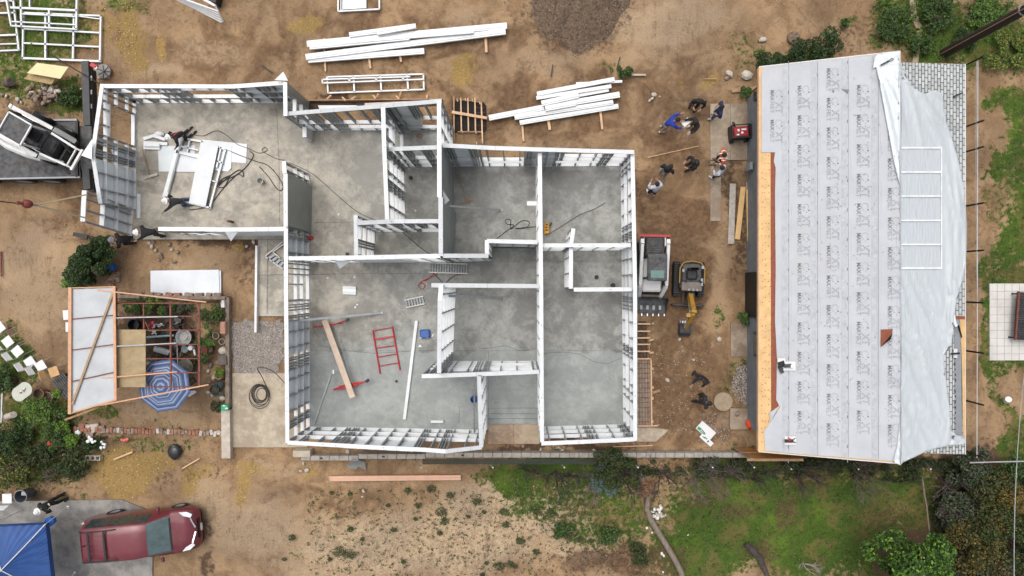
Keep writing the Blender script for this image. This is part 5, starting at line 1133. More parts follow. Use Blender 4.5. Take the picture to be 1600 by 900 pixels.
MB(M).bar((1.35, -.1, 1.6), (1.95, -.12, .55), .13, .15).build('stick', yel, ex); MB(M).tube([(.85, -.09, .8), (1.3, -.19, 1.35)], .035, 8).tube([(1.25, -.22, 1.6), (1.95, -.23, .85)], .035, 8).build('hydraulic_ram', chrome, ex)
MB(M).box((1.42, -.27, 1.55), (.14, .16, .1)).build('boom_lamp', yel, ex)
bk = MB(M).side([(1.85, .5), (2.2, .45), (2.35, .2), (2.2, .04), (1.8, .06), (1.9, .12), (2.12, .16), (2.2, .26), (2.1, .36), (1.85, .38)], -.28, .12).side([(1.85, .5), (2.2, .45), (2.35, .2), (2.2, .04), (1.8, .06)], -.3, -.28).side([(1.85, .5), (2.2, .45), (2.35, .2), (2.2, .04), (1.8, .06)], .12, .14); bk = bk.build('bucket', dsteel, ex)
for k in range(4): MB(M).box((1.76, -.22+.1*k, .06), (.1, .05, .04)).build('tooth', chrome, bk)
# lorry with loader at the left edge
tk = thing('flatbed_truck', 'dark flatbed lorry with outrigger beam entering from the left, a loader on its deck', 'lorry', W(40, 236))
MB().prism([tuple(W(x, y, 1.05))[:2] for x, y in ((-160, 188), (120, 188), (126, 277), (-160, 283))], .9, 1.05).build('deck', dsteel, tk)
MB().bar(W(-160, 283, 1.05), W(126, 277, 1.05), .06, .14).bar(W(60, 188, 1.06), W(121, 187.5, 1.06), .07, .1).build('side_rail', gutter, tk)
MB().bar(W(121, 189, 1.07), W(121, 277, 1.07), .1, .12).build('rear_rail', black, tk)
MB().prism([tuple(W(x, y, 1.0))[:2] for x, y in ((123, 197), (143, 197), (143, 264), (125, 265))], .7, 1.0).build('rear_block', dsteel, tk)
for a_, b_ in (((136, 97), (139, 197)), ((137, 264), (139, 296))): MB().bar(W(*a_, .9), W(*b_, .9), .28, .3).build('outrigger_beam', mat('black_beam', (.045, .045, .048), .5, .2, .2, 6), tk)
MB().bar(W(143, 110, .75), W(146, 200, .75), .2, .3).build('outrigger_arm', black, tk); MB().bar(W(144, 262, .75), W(146, 300, .75), .2, .3).build('outrigger_arm', black, tk)
for k in range(3): MB().box(W(143, 122+k*22, .95), (.05, .18, .05)).build('pin', gutter, tk)
for x in (37, 81, -20):
    g_ = W(x, 279, .5); Mw = TM((g_.x, W(0, 277, .5).y-.05, .5))@Matrix.Rotation(math.pi/2, 4, 'X')
    wh = MB().lathe([(.3, -.14), (.46, -.14), (.5, -.08), (.5, .08), (.46, .14), (.3, .14)], n=24, M=Mw).build('wheel', rubber, tk); MB().lathe([(.02, .08), (.29, .12), (.31, .14), (.31, -.14), (.02, -.08)], n=18, M=Mw).build('rim', gutter, wh)
MB().prism([tuple(W(x, y, .6))[:2] for x, y in ((-160, 200), (118, 200), (118, 262), (-160, 265))], .45, .88).build('chassis', black, tk)
MB().box(W(147, 103, .95), (.3, .18, .12), -.5, bev=.02).build('tail_light', redp, tk); MB().box(W(151, 106.5, .95), (.09, .12, .12), -.5).build('reflector', whitep, tk)
op = thing('outrigger_pad', 'round grey pad with dark spokes on a square plate at the foot of the beam', 'outrigger pad', W(163, 112))
MB().box(W(162, 114, .03), (.5, .46, .06)).build('base_plate', stonel, op); MB().cyl(W(163, 112, .06), .30, .08, 20).build('pad', mat('pad_grey', (.27, .25, .23), .8, 0, .15, 8), op)
sp_ = MB()
for k in range(7): a = k*.9; c = W(163, 112, .145); sp_.bar(c, c+Vector((.27*math.cos(a), .27*math.sin(a), 0)), .035, .012)
sp_.build('spokes', black, op)
skid('skid_steer_loader', 'white loader with a big black cab roof tilted across the lorry deck', Vector((W(25, 202, 3.1).x, W(25, 202, 3.1).y, 1.06)), 0, 0, -30, dsteel, False, False, (.86, .9, 1))
single('cable', 'dark cable running from the grass frames to the west wing corner', 'cable', MB().tube([W(79, 85, .2), W(120, 110, .8), W(130, 116, 1.2), W(156, 131, 2.2)], .022, 6), cord, W(79, 85))
# crane ball and slings
cb = thing('crane_hook', 'red crane ball with its hook hanging above the yard left of the lifted panel', 'crane hook', W(43, 319, 5.0))
MB().ball(W(42.5, 318.5, 5.2), .17, 14, 10, (1.05, .9, 1)).build('ball', mat('red_iron', (.23, .05, .04), .6, .2, .2, 8), cb)
MB().tube([W(34, 317.5, 5.4), W(27, 317, 5.5), W(24, 317.5, 5.5)], [.05, .07, .04], 8).build('swivel', rust, cb); MB().tube([W(50, 320, 5.0), W(56, 321, 4.9), W(58, 319.5, 4.9)], .04, 8).build('hook', gutter, cb)
MB().tube([W(24, 317.5, 5.5), W(-60, 307, 7.5)], .018, 6).build('hoist_cable', black, cb)
for a, b in (((57, 320), (136, 304)), ((57, 321), (136, 341))): MB().bar(W(*a, 4.9), W(*b, 3.25), .05, .02).build('sling', mat('sling_beige', (.42, .36, .24), .8), cb)
# ------------------------------------------------------------------ things lying on the slab
zf = ZS
def flat(name, lab, cat, poly, z0, z1, m_, group=None): 
    return single(name, lab, cat, MB().prism(P2(poly, z1), z0, z1), m_, W(*poly[0], zf), group)
flat('metal_sheet', 'pale metal sheet with a folded edge, leftmost under the frame on the wing floor', 'metal sheet', [(247, 228), (305, 227), (303, 268), (248, 268)], zf+.004, zf+.02, floorsheet)
flat('metal_sheet', 'bright sheet in the middle under the frame on the wing floor', 'metal sheet', [(275, 240), (318, 240), (316, 268.5), (276, 268.5)], zf+.022, zf+.035, floorwhite)
flat('metal_sheet', 'pale rectangular sheet at the right end of the frame on the wing floor', 'metal sheet', [(316, 218), (386, 225), (384.5, 255), (318, 250)], zf+.004, zf+.02, floorwhite)
flat('metal_sheet', 'small dented sheet below the right rail of the frame on the wing floor', 'metal sheet', [(334, 228), (362, 229), (361, 263), (356, 268), (334, 266)], zf+.024, zf+.036, floorsheet)
flat('white_sheet', 'long white sheet lying across the frame in the west wing', 'metal sheet', [(313.5, 222), (341, 228), (321, 322.5), (295, 317)], zf+.16, zf+.2, floorwhite)
t = thing('wing_frame', 'partly assembled steel frame with small window lying on the wing floor', 'steel frame', W(300, 270, zf))
for (a, b, w) in (((283, 216), (258, 309), 7.5), ((352.5, 234), (328, 325), 2.6), ((258, 308), (330, 325), 2.6), ((276, 237), (312, 245), 5), ((283, 216), (315, 221), 3), ((346, 230), (339, 262), 2.2), ((297, 218), (293, 238), 2.4), ((279, 228), (311, 235), 2.2), ((340, 252), (349, 255), 2.2), ((331, 282), (339, 285), 2), ((341, 229), (352, 234), 2.4)): MB().bar(W(*a, zf+.09), W(*b, zf+.09), w/38., .1).build('channel', galv, t)
MB().bar(W(283, 220, zf+.15), W(262, 300, zf+.15), .03, .02).build('channel_groove', galvd, t)
for k, (a, b, z) in enumerate((((225, 217), (251, 209), .05), ((225, 223), (262, 225), .05), ((225, 226.5), (250, 227), .12), ((225, 231), (250, 231.5), .05), ((240, 212), (258, 218), .13))):
    single('short_channel', ['angled short white channel on top of the little stack left of the kneeling worker', 'longest short channel in the little stack left of the kneeling worker', 'middle short channel in the little stack left of the kneeling worker', 'lowest short channel in the little stack left of the kneeling worker', 'short channel nearest the kneeling worker on the little stack'][k], 'steel channel', MB().bar(W(*a, zf+z), W(*b, zf+z), .13, .08), galv, W(*a, zf), 'short channels on the wing floor')
single('white_sack', 'crumpled white plastic sack beside the kneeling worker', 'sack', MB().ball(W(249, 209, zf+.1), .2, 12, 7, (1, .6, .5), .15), whitep, W(249, 209, zf))
t = thing('floor_squeegee', 'wide floor squeegee with a thin brown handle on the wing floor', 'squeegee', W(233, 275, zf)); MB().bar(W(222, 234, zf+.1), W(233, 273, zf+.08), .025).build('handle', woodo, t); MB().bar(W(224, 279, zf+.05), W(246, 272, zf+.05), .09, .06).bar(W(224, 281, zf+.03), W(246, 274, zf+.03), .02, .05).build('blade', stonel, t)
t = thing('floor_squeegee', 'brown squeegee lying on the north room floor by the dark wall', 'squeegee', W(728, 313, zf)); MB().bar(W(712, 264, zf+.1), W(729, 312, zf+.08), .03).build('handle', woodo, t); MB().bar(W(722, 317, zf+.04), W(740, 312, zf+.04), .08, .05).build('blade', woodo, t)
t = thing('bucket', 'small white bucket on the wing floor among the cables', 'bucket', W(410, 283, zf)); MB().lathe([(.01, .01), (.1, .01), (.13, .28), (.12, .28), (.095, .04), (.01, .04)], W(410, 284, zf), 16).build('pail', mat('dusty_white', (.45, .45, .42), .6), t)
def cable2(pts, r, lab, m_=cord, z=.03):
    v = [W(x, y, (zf if z < .5 else 0)+z) for x, y in pts]; out = []
    for i in range(len(v)-1):                              # smooth with Catmull-Rom
        p0, p1, p2, p3 = v[max(i-1, 0)], v[i], v[i+1], v[min(i+2, len(v)-1)]
        for k in range(4):
            t_ = k/4; out.append(.5*((2*p1)+(p2-p0)*t_+(2*p0-5*p1+4*p2-p3)*t_*t_+(3*p1-p0-3*p2+p3)*t_**3))
    out.append(v[-1]); single('cable', lab, 'cable', MB().tube(out, r, 5), m_, v[0])
cable2([(300, 210), (318, 212), (338, 204), (355, 212), (370, 225), (388, 232), (405, 239), (417, 235), (414, 230), (410, 236), (430, 247), (444, 250)], .012, 'thin brown cable curving from the kneeling worker across the wing floor', mat('brown_cord', (.09, .05, .035), .6))
cable2([(390, 236), (396, 243), (385, 260), (371, 272), (355, 280), (345, 284), (340, 288), (352, 281), (368, 268), (378, 266), (380, 276), (372, 272), (360, 282), (344, 300), (325, 322), (296, 328)], .018, 'black cable looping over the right side of the flat frame in the wing')
cable2([(352, 233), (376, 243), (400, 252), (418, 258), (434, 275), (442, 291), (438, 298), (430, 292), (420, 277), (405, 260)], .015, 'black cable making a long loop toward the dark partition sheet')
cable2([(342, 290), (348, 284), (358, 276), (350, 292), (340, 291), (347, 280), (362, 273)], .02, 'tangle of black cable at the right rail of the flat frame')
cable2([(452, 254), (486, 270), (510, 290), (535, 312), (560, 332), (590, 345)], .010, 'thin dark line stretched from the partition across the north hall floor')
cable2([(628, 362), (660, 389), (672, 397)], .012, 'thin dark cable in the small room below the passage')
cable2([(776, 373), (790, 362), (803, 352), (792, 350), (790, 343), (798, 344), (798, 358), (815, 345), (827, 347), (822, 356), (805, 357), (838, 354)], .014, 'black cable with two loops on the north room floor')
cable2([(858, 365), (880, 352), (905, 336), (930, 326), (947, 316)], .012, 'brown cable running from the yellow charger across the north-east room', mat('brown_cord', (.09, .05, .035)))
cable2([(678, 427), (668, 437), (659, 440), (654, 447), (660, 452), (664, 445), (657, 441), (672, 434), (684, 428)], .016, 'red cable coil in the passage south of the house ladder', redp)
cable2([(678, 428), (690, 440), (694, 446), (700, 438), (712, 430), (724, 428)], .012, 'black cable hanging below the ladder in the passage')
hose = MB(); hc = W(407, 617, .05)
for k in range(8):
    r_ = .23+.028*k+random.uniform(-.03, .03); ph = random.uniform(-.06, .06), random.uniform(-.06, .06); hose.tube([hc+Vector((r_*math.cos(a)+ph[0], r_*1.15*math.sin(a)+ph[1], .012*k+.02*math.sin(a*2+k))) for a in [i*6.283/24 for i in range(25)]], .013, 6)
single('hose_coil', 'coiled black hose lying on the path by the southwest wall', 'hose', hose, MATS['black_cord'], hc)
cable2([(418, 608), (410, 590), (402, 575), (415, 575), (430, 583), (446, 600)], .018, 'black hose tail running from the coil to the house wall', black, .5)
# plank scaffold, ladders and tools
sc_ = thing('plank_scaffold', 'long pine plank on two red trestles braced with thin wires in the big room', 'scaffold', W(527, 560, zf))
MB().bar(W(507, 500, .62), W(551, 621, .62), .235, .045).build('plank', mat('pale_pine_plank', (.58, .45, .35), .75, 0, .08, 5, bump=.002), sc_)
MB().tube([W(489, 511, .5), W(520, 508, .52), W(543, 500, .52)], .028, 8).tube([W(505, 508.5, .45), W(535, 505, .45)], .02, 8).build('trestle', redp, sc_)
MB().tube([W(521, 609, .4), W(545, 599, .5), W(568, 597, .5)], .028, 8).tube([W(521, 609, .4), W(548, 605, .45), W(571, 596, .5)], .03, 8).bar(W(530, 605, .42), W(560, 600, .42), .12, .03).build('trestle', redp, sc_)
for a, b in (((493, 513), (540, 602)), ((510, 508), (518, 600)), ((523, 508), (551, 600)), ((538, 505), (569, 596)), ((527, 512), (560, 590)), ((521, 580), (523, 606))): MB().tube([W(*a, .5), W(*b, .5)], .012, 5).build('brace_wire', gutter, sc_)
MB().box(W(543, 500, .6), (.14, .12, .12), .6).box(W(574, 595, .6), (.14, .12, .12), .6).build('caster', black, sc_); MB().box(W(521, 581, .5), (.06, .16, .05)).build('clamp', whitep, sc_)
rl = thing('red_ladder_frame', 'red scaffold end frame lying flat on the big room floor', 'ladder frame', W(605, 548, zf))
for a, b in (((582.5, 516), (594, 584)), ((613, 510), (625, 578))): MB().tube([W(*a, zf+.04), W(*b, zf+.04)], .033, 8).build('rail', redp, rl)
for a, b in (((583, 517), (614, 511.5)), ((586, 530), (616, 525)), ((589, 544), (618, 540)), ((591, 558), (621, 553)), ((594, 572), (623, 567))): MB().tube([W(*a, zf+.04), W(*b, zf+.04)], .022, 8).build('rung', redp, rl)
MB().bar(W(588, 531, zf+.07), W(614, 526, zf+.07), .05, .02).build('latch', redp, rl)
cs = thing('tool_case', 'dark blue plastic tool case on the big room floor', 'tool case', W(664, 522, zf)); MB().box(W(664, 521.5, zf+.09), (.42, .36, .17), .06, bev=.04).build('case', bluep, cs); MB().box(W(658, 527.5, zf+.13), (.1, .04, .05)).box(W(667, 527, zf+.13), (.1, .04, .05)).build('latch', whitep, cs)
single('offcut', 'small white offcut next to the tool case', 'offcut', MB().box(W(676, 524, zf+.02), (.05, .13, .03), -.5), whitep, W(676, 524, zf)); single('offcut', 'white triangular offcut below the tool case', 'offcut', MB().prism(P2([(656, 538), (660, 542), (653, 542.5)], zf), zf+.005, zf+.03), whitep, W(656, 540, zf))
t = thing('channel_bundle', 'short bundle of white steel channels on the big room floor', 'channel bundle', W(546, 453, zf))
for k in range(3): MB().bar(W(536, 449+k*4.3, zf+.06), W(556.5, 450+k*4.3, zf+.06), .11, .1).build('channel', galv if k != 1 else sheetm, t)
single('channel_offcut', 'short channel offcut resting by the south wall of the big room', 'offcut', MB().box(W(683, 658.5, zf+.08), (.52, .1, .12)), galv, W(683, 659, zf))
def ladder(name, lab, A, B_, wpx, n, m_, z=zf+.06, base=None, zb=None):
    t = thing(name, lab, 'ladder', W(*A, zf)); a, b = W(*A, z), W(*B_, zb or z); d = (b-a).normalized(); s_ = d.cross(Vector((0, 0, 1)))*(wpx/76.)
    for k in (-1, 1): MB().bar(a+s_*k, b+s_*k, .05, .07).build('rail', m_, t)
    for i in range(n): p = a.lerp(b, (i+.5)/n); MB().bar(p-s_, p+s_, .05, .03).build('rung', gutter, t)
    return t
lm = mat('dull_aluminium', (.33, .32, .30), .4, .6, .15, 8)
ladder('ladder', 'long grey ladder lying against the passage wall', (670, 418), (731, 420), 15, 15, lm)
ladder('ladder', 'short folded ladder section on the floor below the passage ladder', (633, 475), (663, 468.5), 12, 7, lm)
l1 = thing('step_ladder', 'grey stepladder fallen open on the concrete landing behind the west wall', 'stepladder', W(425, 400, .11))
for a, b in (((415, 400), (442, 378)), ((426, 394), (444, 381)), ((415, 401), (442, 420)), ((427, 394), (444, 409))): MB().bar(W(*a, .2), W(*b, .2), .05, .06).build('rail', lm, l1)
for k in range(4): MB().bar(W(419+k*6, 404.5+k*3.8, .22), W(429+k*5, 397.5+k*3.4, .22), .1, .02).build('step', gutter, l1)
ch = thing('jobsite_radio', 'yellow box-shaped tool charger on the north-east room floor', 'charger', W(854, 357, zf))
MB().box(W(854, 357, zf+.1), (.21, .46, .2), .02, bev=.03).build('housing', mat('bright_yellow', (.72, .34, .02), .5), ch); MB().bar(W(859, 353, zf+.15), W(862, 348, zf+.15), .07, .05).build('plug', black, ch)
for k in range(3): MB().box(W(854, 351+k*4.2, zf+.21), (.09, .05, .02)).build('vent', black, ch)
def drain(x, y, r, lab, m_=black): single('drain_pipe', lab, 'drain pipe', MB().cyl(W(x, y, zf), r, .07, 14), m_, W(x, y, zf))
drain(932, 433, .085, 'dark drain stub, upper left of the two in the small east room'); drain(957.5, 446, .10, 'dark drain stub beside the lower wall of the small east room'); drain(619.5, 595.5, .05, 'small black drain stub on the big room floor below the red frame')
drain(642, 278, .08, 'drain stub in the narrow room north of the passage'); drain(543, 397, .07, 'drain stub tucked against the hall wall, left of the small room')
for k, (x, y) in enumerate(((512, 434), (554, 433), (555, 480), (529, 395-60), (649, 329), (558, 476))): single('scrap', ['white scrap', 'white scrap', 'white scrap', 'white scrap', 'white cup', 'white scrap'][k]+[' left of the channel bundle', ' above the channel bundle', ' below the channel bundle', ' on the hall floor', ' in the narrow north room', ' just under the one below the channel bundle'][k], 'scrap', MB().box(W(x, y, zf+.015), (.08, .06, .02), k*.7), whitep, W(x, y, zf))
bb = thing('bucket', 'blue bucket tucked under the top plate of the entry wall', 'bucket', W(744, 622, zf)); MB().lathe([(.01, .01), (.12, .01), (.15, .34), (.135, .34), (.11, .04), (.01, .04)], W(741, 622, zf), 16).build('pail', bluep, bb)
t = single('power_tool', 'red and black power tool on the floor at the foot of the dark partition', 'power tool', MB().box(W(486, 372, zf+.08), (.2, .14, .14), .4, bev=.03).bar(W(483, 371, zf+.1), W(478, 369, zf+.1), .08, .08), redp, W(486, 372, zf))
t = thing('power_tool', 'brown roll of wire and a white scrap in the small north room', 'wire roll', W(655, 212, zf)); MB().tube([W(655, 212, zf+.05)+Vector((.1*math.cos(a), .08*math.sin(a), 0)) for a in [i*.5236 for i in range(13)]], .025, 6).build('coil', woodo, t)
lk = thing('pipe_fitting', 'small pipe stub standing on the west room slab near the wing wall', 'pipe stub', W(364, 350, zf)); MB().cyl(W(364, 347, zf), .05, .5, 10).build('pipe', rust, lk)
# generator, signs, bucket by the right house
ge = thing('generator', 'red and black portable generator on the upper concrete pad', 'generator', W(1152, 211, .04)); M = TM(W(1152, 210, .04), R(4))
MB(M).box((0, 0, .32), (.62, .42, .42), bev=.04).build('engine_case', mat('generator_red', (.33, .02, .03), .5), ge)
fr_ = MB(M)
for y in (-.27, .27): fr_.tube([(-.38, y, .08), (-.38, y, .55), (-.33, y, .6), (.33, y, .6), (.38, y, .55), (.38, y, .08)], .022, 8)
fr_.bar((-.38, -.27, .08), (-.38, .27, .08), .04).bar((.38, -.27, .08), (.38, .27, .08), .04).bar((-.38, -.27, .6), (-.38, .27, .6), .04).bar((.38, -.27, .6), (.38, .27, .6), .04).build('tube_frame', black, ge)
MB(M).box((0, -.22, .3), (.7, .06, .5)).box((.37, 0, .3), (.06, .5, .5)).box((-.37, 0, .3), (.06, .5, .5)).build('side_panel', black, ge)
MB(M).box((-.12, .06, .54), (.08, .1, .03)).box((.1, .08, .54), (.2, .06, .03)).cyl((.02, -.05, .53), .05, .03, 10).box((-.15, -.12, .54), (.1, .06, .02)).build('tank_labels', whitep, ge)
for s in (-1, 1): MB(M).cyl((s*.3, -.3, .1), .09, .06, 14, M=Matrix.Rotation(math.pi/2, 4, 'X')).build('wheel', rubber, ge)
t = thing('cable_reel', 'small black tripod lamp standing just above the generator', 'lamp', W(1148, 197, .04)); MB().tube([W(1146, 192, .3), W(1147, 195, .1)], .06, 8).build('head', black, t); MB().tube([W(1147, 195, .05), W(1150, 200, .06), W(1148, 204, .06), W(1152, 198, .06)], .02, 5).build('lead', black, t)
sg = thing('printed_board', 'white board with green and black print lying on the dirt near the plywood fence', 'sign board', W(1100, 676))
Msg = TM(W(1101, 675, .06), R(-41)); MB(Msg).box((0, .08, 0), (.76, .42, .02)).box((.28, -.2, -.0), (.62, .2, .018)).build('board', whitep, sg)
MB(Msg).box((-.26, -.04, .014), (.16, .12, .008)).box((-.05, -.08, .014), (.22, .05, .008)).box((.2, -.16, .014), (.14, .05, .008)).build('green_print', mat('green_ink', (.03, .30, .14), .6), sg)
MB(Msg).add([(-.25, .03, .015), (.05, -.02, .015), (.1, -.06, .015), (-.12, -.03, .015)], [(0, 3, 2, 1)]).box((.36, -.2, .014), (.05, .09, .008)).box((.12, -.19, .014), (.12, .03, .008)).build('black_print', black, sg)
bo = thing('bucket', 'bright orange bucket tipped on the lower concrete pad', 'bucket', W(1170, 656, .12)); MB().lathe([(.01, .01), (.12, .01), (.16, .33), (.145, .33), (.11, .04), (.01, .04)], M=TM(W(1168, 658, .25), .4, .9), n=16).build('pail', mat('safety_orange', (.72, .07, .02), .5), bo)
MB().ball(W(1152, 647, .15), .09, 8, 5, (1, .8, .6), .1); rocks('stone_cluster', 'brown stone on the lower concrete pad', [(1152, 647, 4.5, .12)], [stone])
single('dark_door', 'dark door panel leaning on the wall of the roofed house', 'door panel', MB().box((W(1172, 455, 0).x-.15, W(0, 460, 0).y, .9), (.12, abs(W(0, 422).y-W(0, 490).y), 1.8)), black, W(1172, 455))
gr_ = thing('patio_grill', 'dark slatted metal bench on the pale paved patio at the right edge', 'bench', W(1592, 494, .02))
Mg = TM(W(1597, 494, .02), R(-4)); MB(Mg).box((0, 0, .38), (1.1, 1.95, .05)).build('seat', black, gr_)
for k in range(22): MB(Mg).box((0, -.95+.09*k, .43), (1.08, .05, .03)).build('slat', dsteel, gr_)
for sx in (-1, 1):
    MB(Mg).box((sx*.52, 0, .42), (.06, 1.98, .09)).build('side_frame', rust, gr_)
    for sy in (-1, 1): MB(Mg).box((sx*.48, sy*.9, .18), (.06, .06, .36)).build('leg', black, gr_)
single('white_pot', 'small white object standing on the lawn below the patio', 'pot', MB().tube([W(1572, 626, .05), W(1576, 624, .32)], .12, 12), whitep, W(1573, 626))
# ------------------------------------------------------------------ people
def skinned(name, V, Ed, rad, m_, parent, M, sub=1):
    me = bpy.data.meshes.new('sk'); me.from_pydata([tuple(v) for v in V], Ed, []); ob = bpy.data.objects.new('sk', me); sc.collection.objects.link(ob)
    md = ob.modifiers.new('s', 'SKIN'); md.use_smooth_shade = True; md.branch_smoothing = .3; su = ob.modifiers.new('u', 'SUBSURF'); su.levels = sub; su.render_levels = sub
    for i, r in enumerate(rad):
        sv = me.skin_vertices[0].data[i]; sv.radius = r if isinstance(r, tuple) else (r, r); sv.use_root = (i == 0)
    dg = bpy.context.evaluated_depsgraph_get(); out = bpy.data.meshes.new_from_object(ob.evaluated_get(dg)); bpy.data.objects.remove(ob)
    out.name = name; out.transform(world(parent).inverted() @ M); out.materials.clear(); out.materials.append(m_)
    o = bpy.data.objects.new(name, out); sc.collection.objects.link(o); o.parent = parent
    for p in out.polygons: p.use_smooth = True
    return o
cm = {}
def cloth(r, g, b):
    k = (r, g, b)
    if k not in cm: cm[k] = mat('cloth_%d' % len(cm), (r, g, b), .85, 0, .15, 12, bump=.004, bscale=14)
    return cm[k]
BLK = (.014, .014, .016); NAVY = (.02, .03, .10); GREY = (.22, .24, .26); JEAN = (.07, .10, .16)
def person(px, py, deg, pose, top, leg, lab, hat=None, hair=(.02, .015, .012), shoe=(.6, .6, .58), base=0., vest=None, s=1.0, lean=None, extra=None, zh=None):
    ln = {'stand': 4, 'hands': 14, 'reach': 16, 'walk': 10, 'hips': 5, 'kneel': 44, 'bend': 56, 'crouch': 34}[pose] if lean is None else lean
    L_ = R(ln); pz = .95*s; 
    if pose == 'kneel': pz = .46
    if pose == 'crouch': pz = .5
    if pose == 'bend': pz = .86
    up = Vector((math.sin(L_), 0, math.cos(L_))); fw = Vector((math.cos(L_), 0, -math.sin(L_)))
    pel = Vector((0, 0, pz)); sp_ = pel+up*.2; chv = pel+up*.42; nk = pel+up*.50; hb = pel+up*.575+fw*.02; hd = pel+up*.69+fw*.035
    if pose in ('kneel', 'bend'): hb = nk+(up*.7+Vector((0, 0, .5))).normalized()*.07; hd = hb+(up*.8+Vector((0, 0, .5))).normalized()*.14
    S9 = .94; zt = base+hd.z*S9; hp = W(px, py, zt); f = Matrix.Rotation(R(deg), 4, 'Z') @ Vector((hd.x*S9, 0, 0)); loc = Vector((hp.x-f.x, hp.y-f.y, base))
    t = thing('person', lab, 'person', loc, R(deg)); M = TM(loc, R(deg)) @ Matrix.Scale(S9, 4)
    sh = {q_: chv+up*.045+Vector((0, q_*.185, 0)) for q_ in (-1, 1)}
    hip = {q_: pel+Vector((0, q_*.095, -.05)) for q_ in (-1, 1)}
    el, wr_, kn, an, toe = {}, {}, {}, {}, {}
    for q_ in (-1, 1):
        if pose in ('stand', 'walk'): el[q_] = sh[q_]+Vector((-.03, q_*.10, -.27)); wr_[q_] = el[q_]+Vector((.10, q_*.0, -.23))
        elif pose == 'hands': el[q_] = sh[q_]+Vector((.06, q_*.11, -.25)); wr_[q_] = el[q_]+Vector((.20, -q_*.14, .04))
        elif pose == 'hips': el[q_] = sh[q_]+Vector((-.08, q_*.17, -.22)); wr_[q_] = el[q_]+Vector((.14, -q_*.15, -.08))
        elif pose == 'reach': el[q_] = sh[q_]+Vector((.18, q_*.10, -.18)); wr_[q_] = el[q_]+Vector((.22, q_*.02, .03))
        else: el[q_] = sh[q_]+Vector((.12, q_*.12, -.22)); wr_[q_] = el[q_]+Vector((.18, -q_*.04, -.12))
        if pose == 'walk': dx = q_*.18
        else: dx = q_*.05+ (.0)
        if pose == 'kneel': kn[q_] = Vector((.16, q_*.14, .09)); an[q_] = Vector((-.26, q_*.13, .08)); toe[q_] = Vector((-.38, q_*.13, .05))
        elif pose == 'crouch': kn[q_] = Vector((.32, q_*.16, .42)); an[q_] = Vector((.02, q_*.14, .09)); toe[q_] = Vector((.2, q_*.15, .04))
        else: an[q_] = Vector((dx-.02, q_*.12, .09)); kn[q_] = (hip[q_]+an[q_])/2+Vector((.05, 0, 0)); toe[q_] = Vector((dx+.15, q_*.135, .04))
    if extra: extra(el, wr_, sh)
    V = [pel, sp_, chv, nk, hb, hd, hd+up*.06]; rad = [.105, .085, .085, .05, .06, .088, .055]; E_ = [(0, 1), (1, 2), (2, 3), (3, 4), (4, 5), (5, 6)]
    V.append(hd+fw*.095+up*-.02); rad.append(.014); E_.append((5, 7))             # nose
    for q_ in (-1, 1):
        i = len(V); V += [sh[q_], el[q_], wr_[q_]]; rad += [.04, .04, .028]; E_ += [(2, i), (i, i+1), (i+1, i+2)]
        d = (wr_[q_]-el[q_]).normalized(); sd = d.cross(Vector((0, 0, 1))); sd = (sd.normalized() if sd.length > .1 else Vector((0, 1, 0))); pm_ = wr_[q_]+d*.07; V.append(pm_); rad.append((.035, .018)); E_.append((i+2, i+3))
        for k, (o_, l_) in enumerate(((-.027, .07), (-.009, .08), (.009, .075), (.027, .06))):
            j = len(V); V += [pm_+d*.03+sd*o_, pm_+d*(.03+l_*.55)+sd*o_*1.15+Vector((0, 0, -.012)), pm_+d*(.03+l_*.9)+sd*o_*1.2+Vector((0, 0, -.035))]; rad += [.0095, .009, .007]; E_ += [(i+3, j), (j, j+1), (j+1, j+2)]
        j = len(V); V += [wr_[q_]+d*.045-sd*.035*q_, wr_[q_]+d*.08-sd*.05*q_]; rad += [.011, .009]; E_ += [(i+2, j), (j, j+1)]
        i = len(V); V += [hip[q_], kn[q_], an[q_], toe[q_]]; rad += [.085, .055, .04, (.035, .03)]; E_ += [(0, i), (i, i+1), (i+1, i+2), (i+2, i+3)]
    skinned('body', V, E_, rad, skin, t, M)
    J = [chv, sp_, pel-up*.06, nk-up*.0, nk+up*.035]; jr = [.158, .145, .142, .092, .062]; je = [(0, 1), (1, 2), (0, 3), (3, 4)]
    for q_ in (-1, 1):
        i = len(J); J += [sh[q_], el[q_], wr_[q_]-(wr_[q_]-el[q_])*.06]; jr += [.10, .064, .046]; je += [(0, i), (i, i+1), (i+1, i+2)]
    jk = skinned('jacket', J, je, jr, cloth(*top), t, M)
    J = [pel+up*.10, pel+up*.02]; jr = [.115, .128]; je = [(0, 1)]
    for q_ in (-1, 1): i = len(J); J += [hip[q_], kn[q_], an[q_]+Vector((0, 0, .02))]; jr += [.098, .078, .06]; je += [(1, i), (i, i+1), (i+1, i+2)]
    skinned('trousers', J, je, jr, cloth(*leg), t, M)
    for q_ in (-1, 1):
        b = MB(M); b.smooth = True; a_ = an[q_]; d = toe[q_]-a_; dd = Vector((d.x, d.y, 0)).normalized(); b.tube([a_-dd*.07+Vector((0, 0, -.03)), a_+Vector((0, 0, -.02)), a_+dd*.12+Vector((0, 0, -.035)), a_+dd*.2+Vector((0, 0, -.05))], [.035, .05, .048, .03], 8); b.build('shoe', cloth(*shoe), t)
    tl = Matrix.Translation(hd) @ Matrix.Rotation(L_*.6, 4, 'Y')
    for q_ in (-1, 1): MB(M).ball(hd+fw*.082+up*.015+Vector((0, q_*.032, 0)), .010, 6, 4).build('eye', black, t)
    for q_ in (-1, 1): MB(M).ball(hd+Vector((0, q_*.09, 0)), .028, 6, 4, (.6, .35, 1)).build('ear', skin, t)
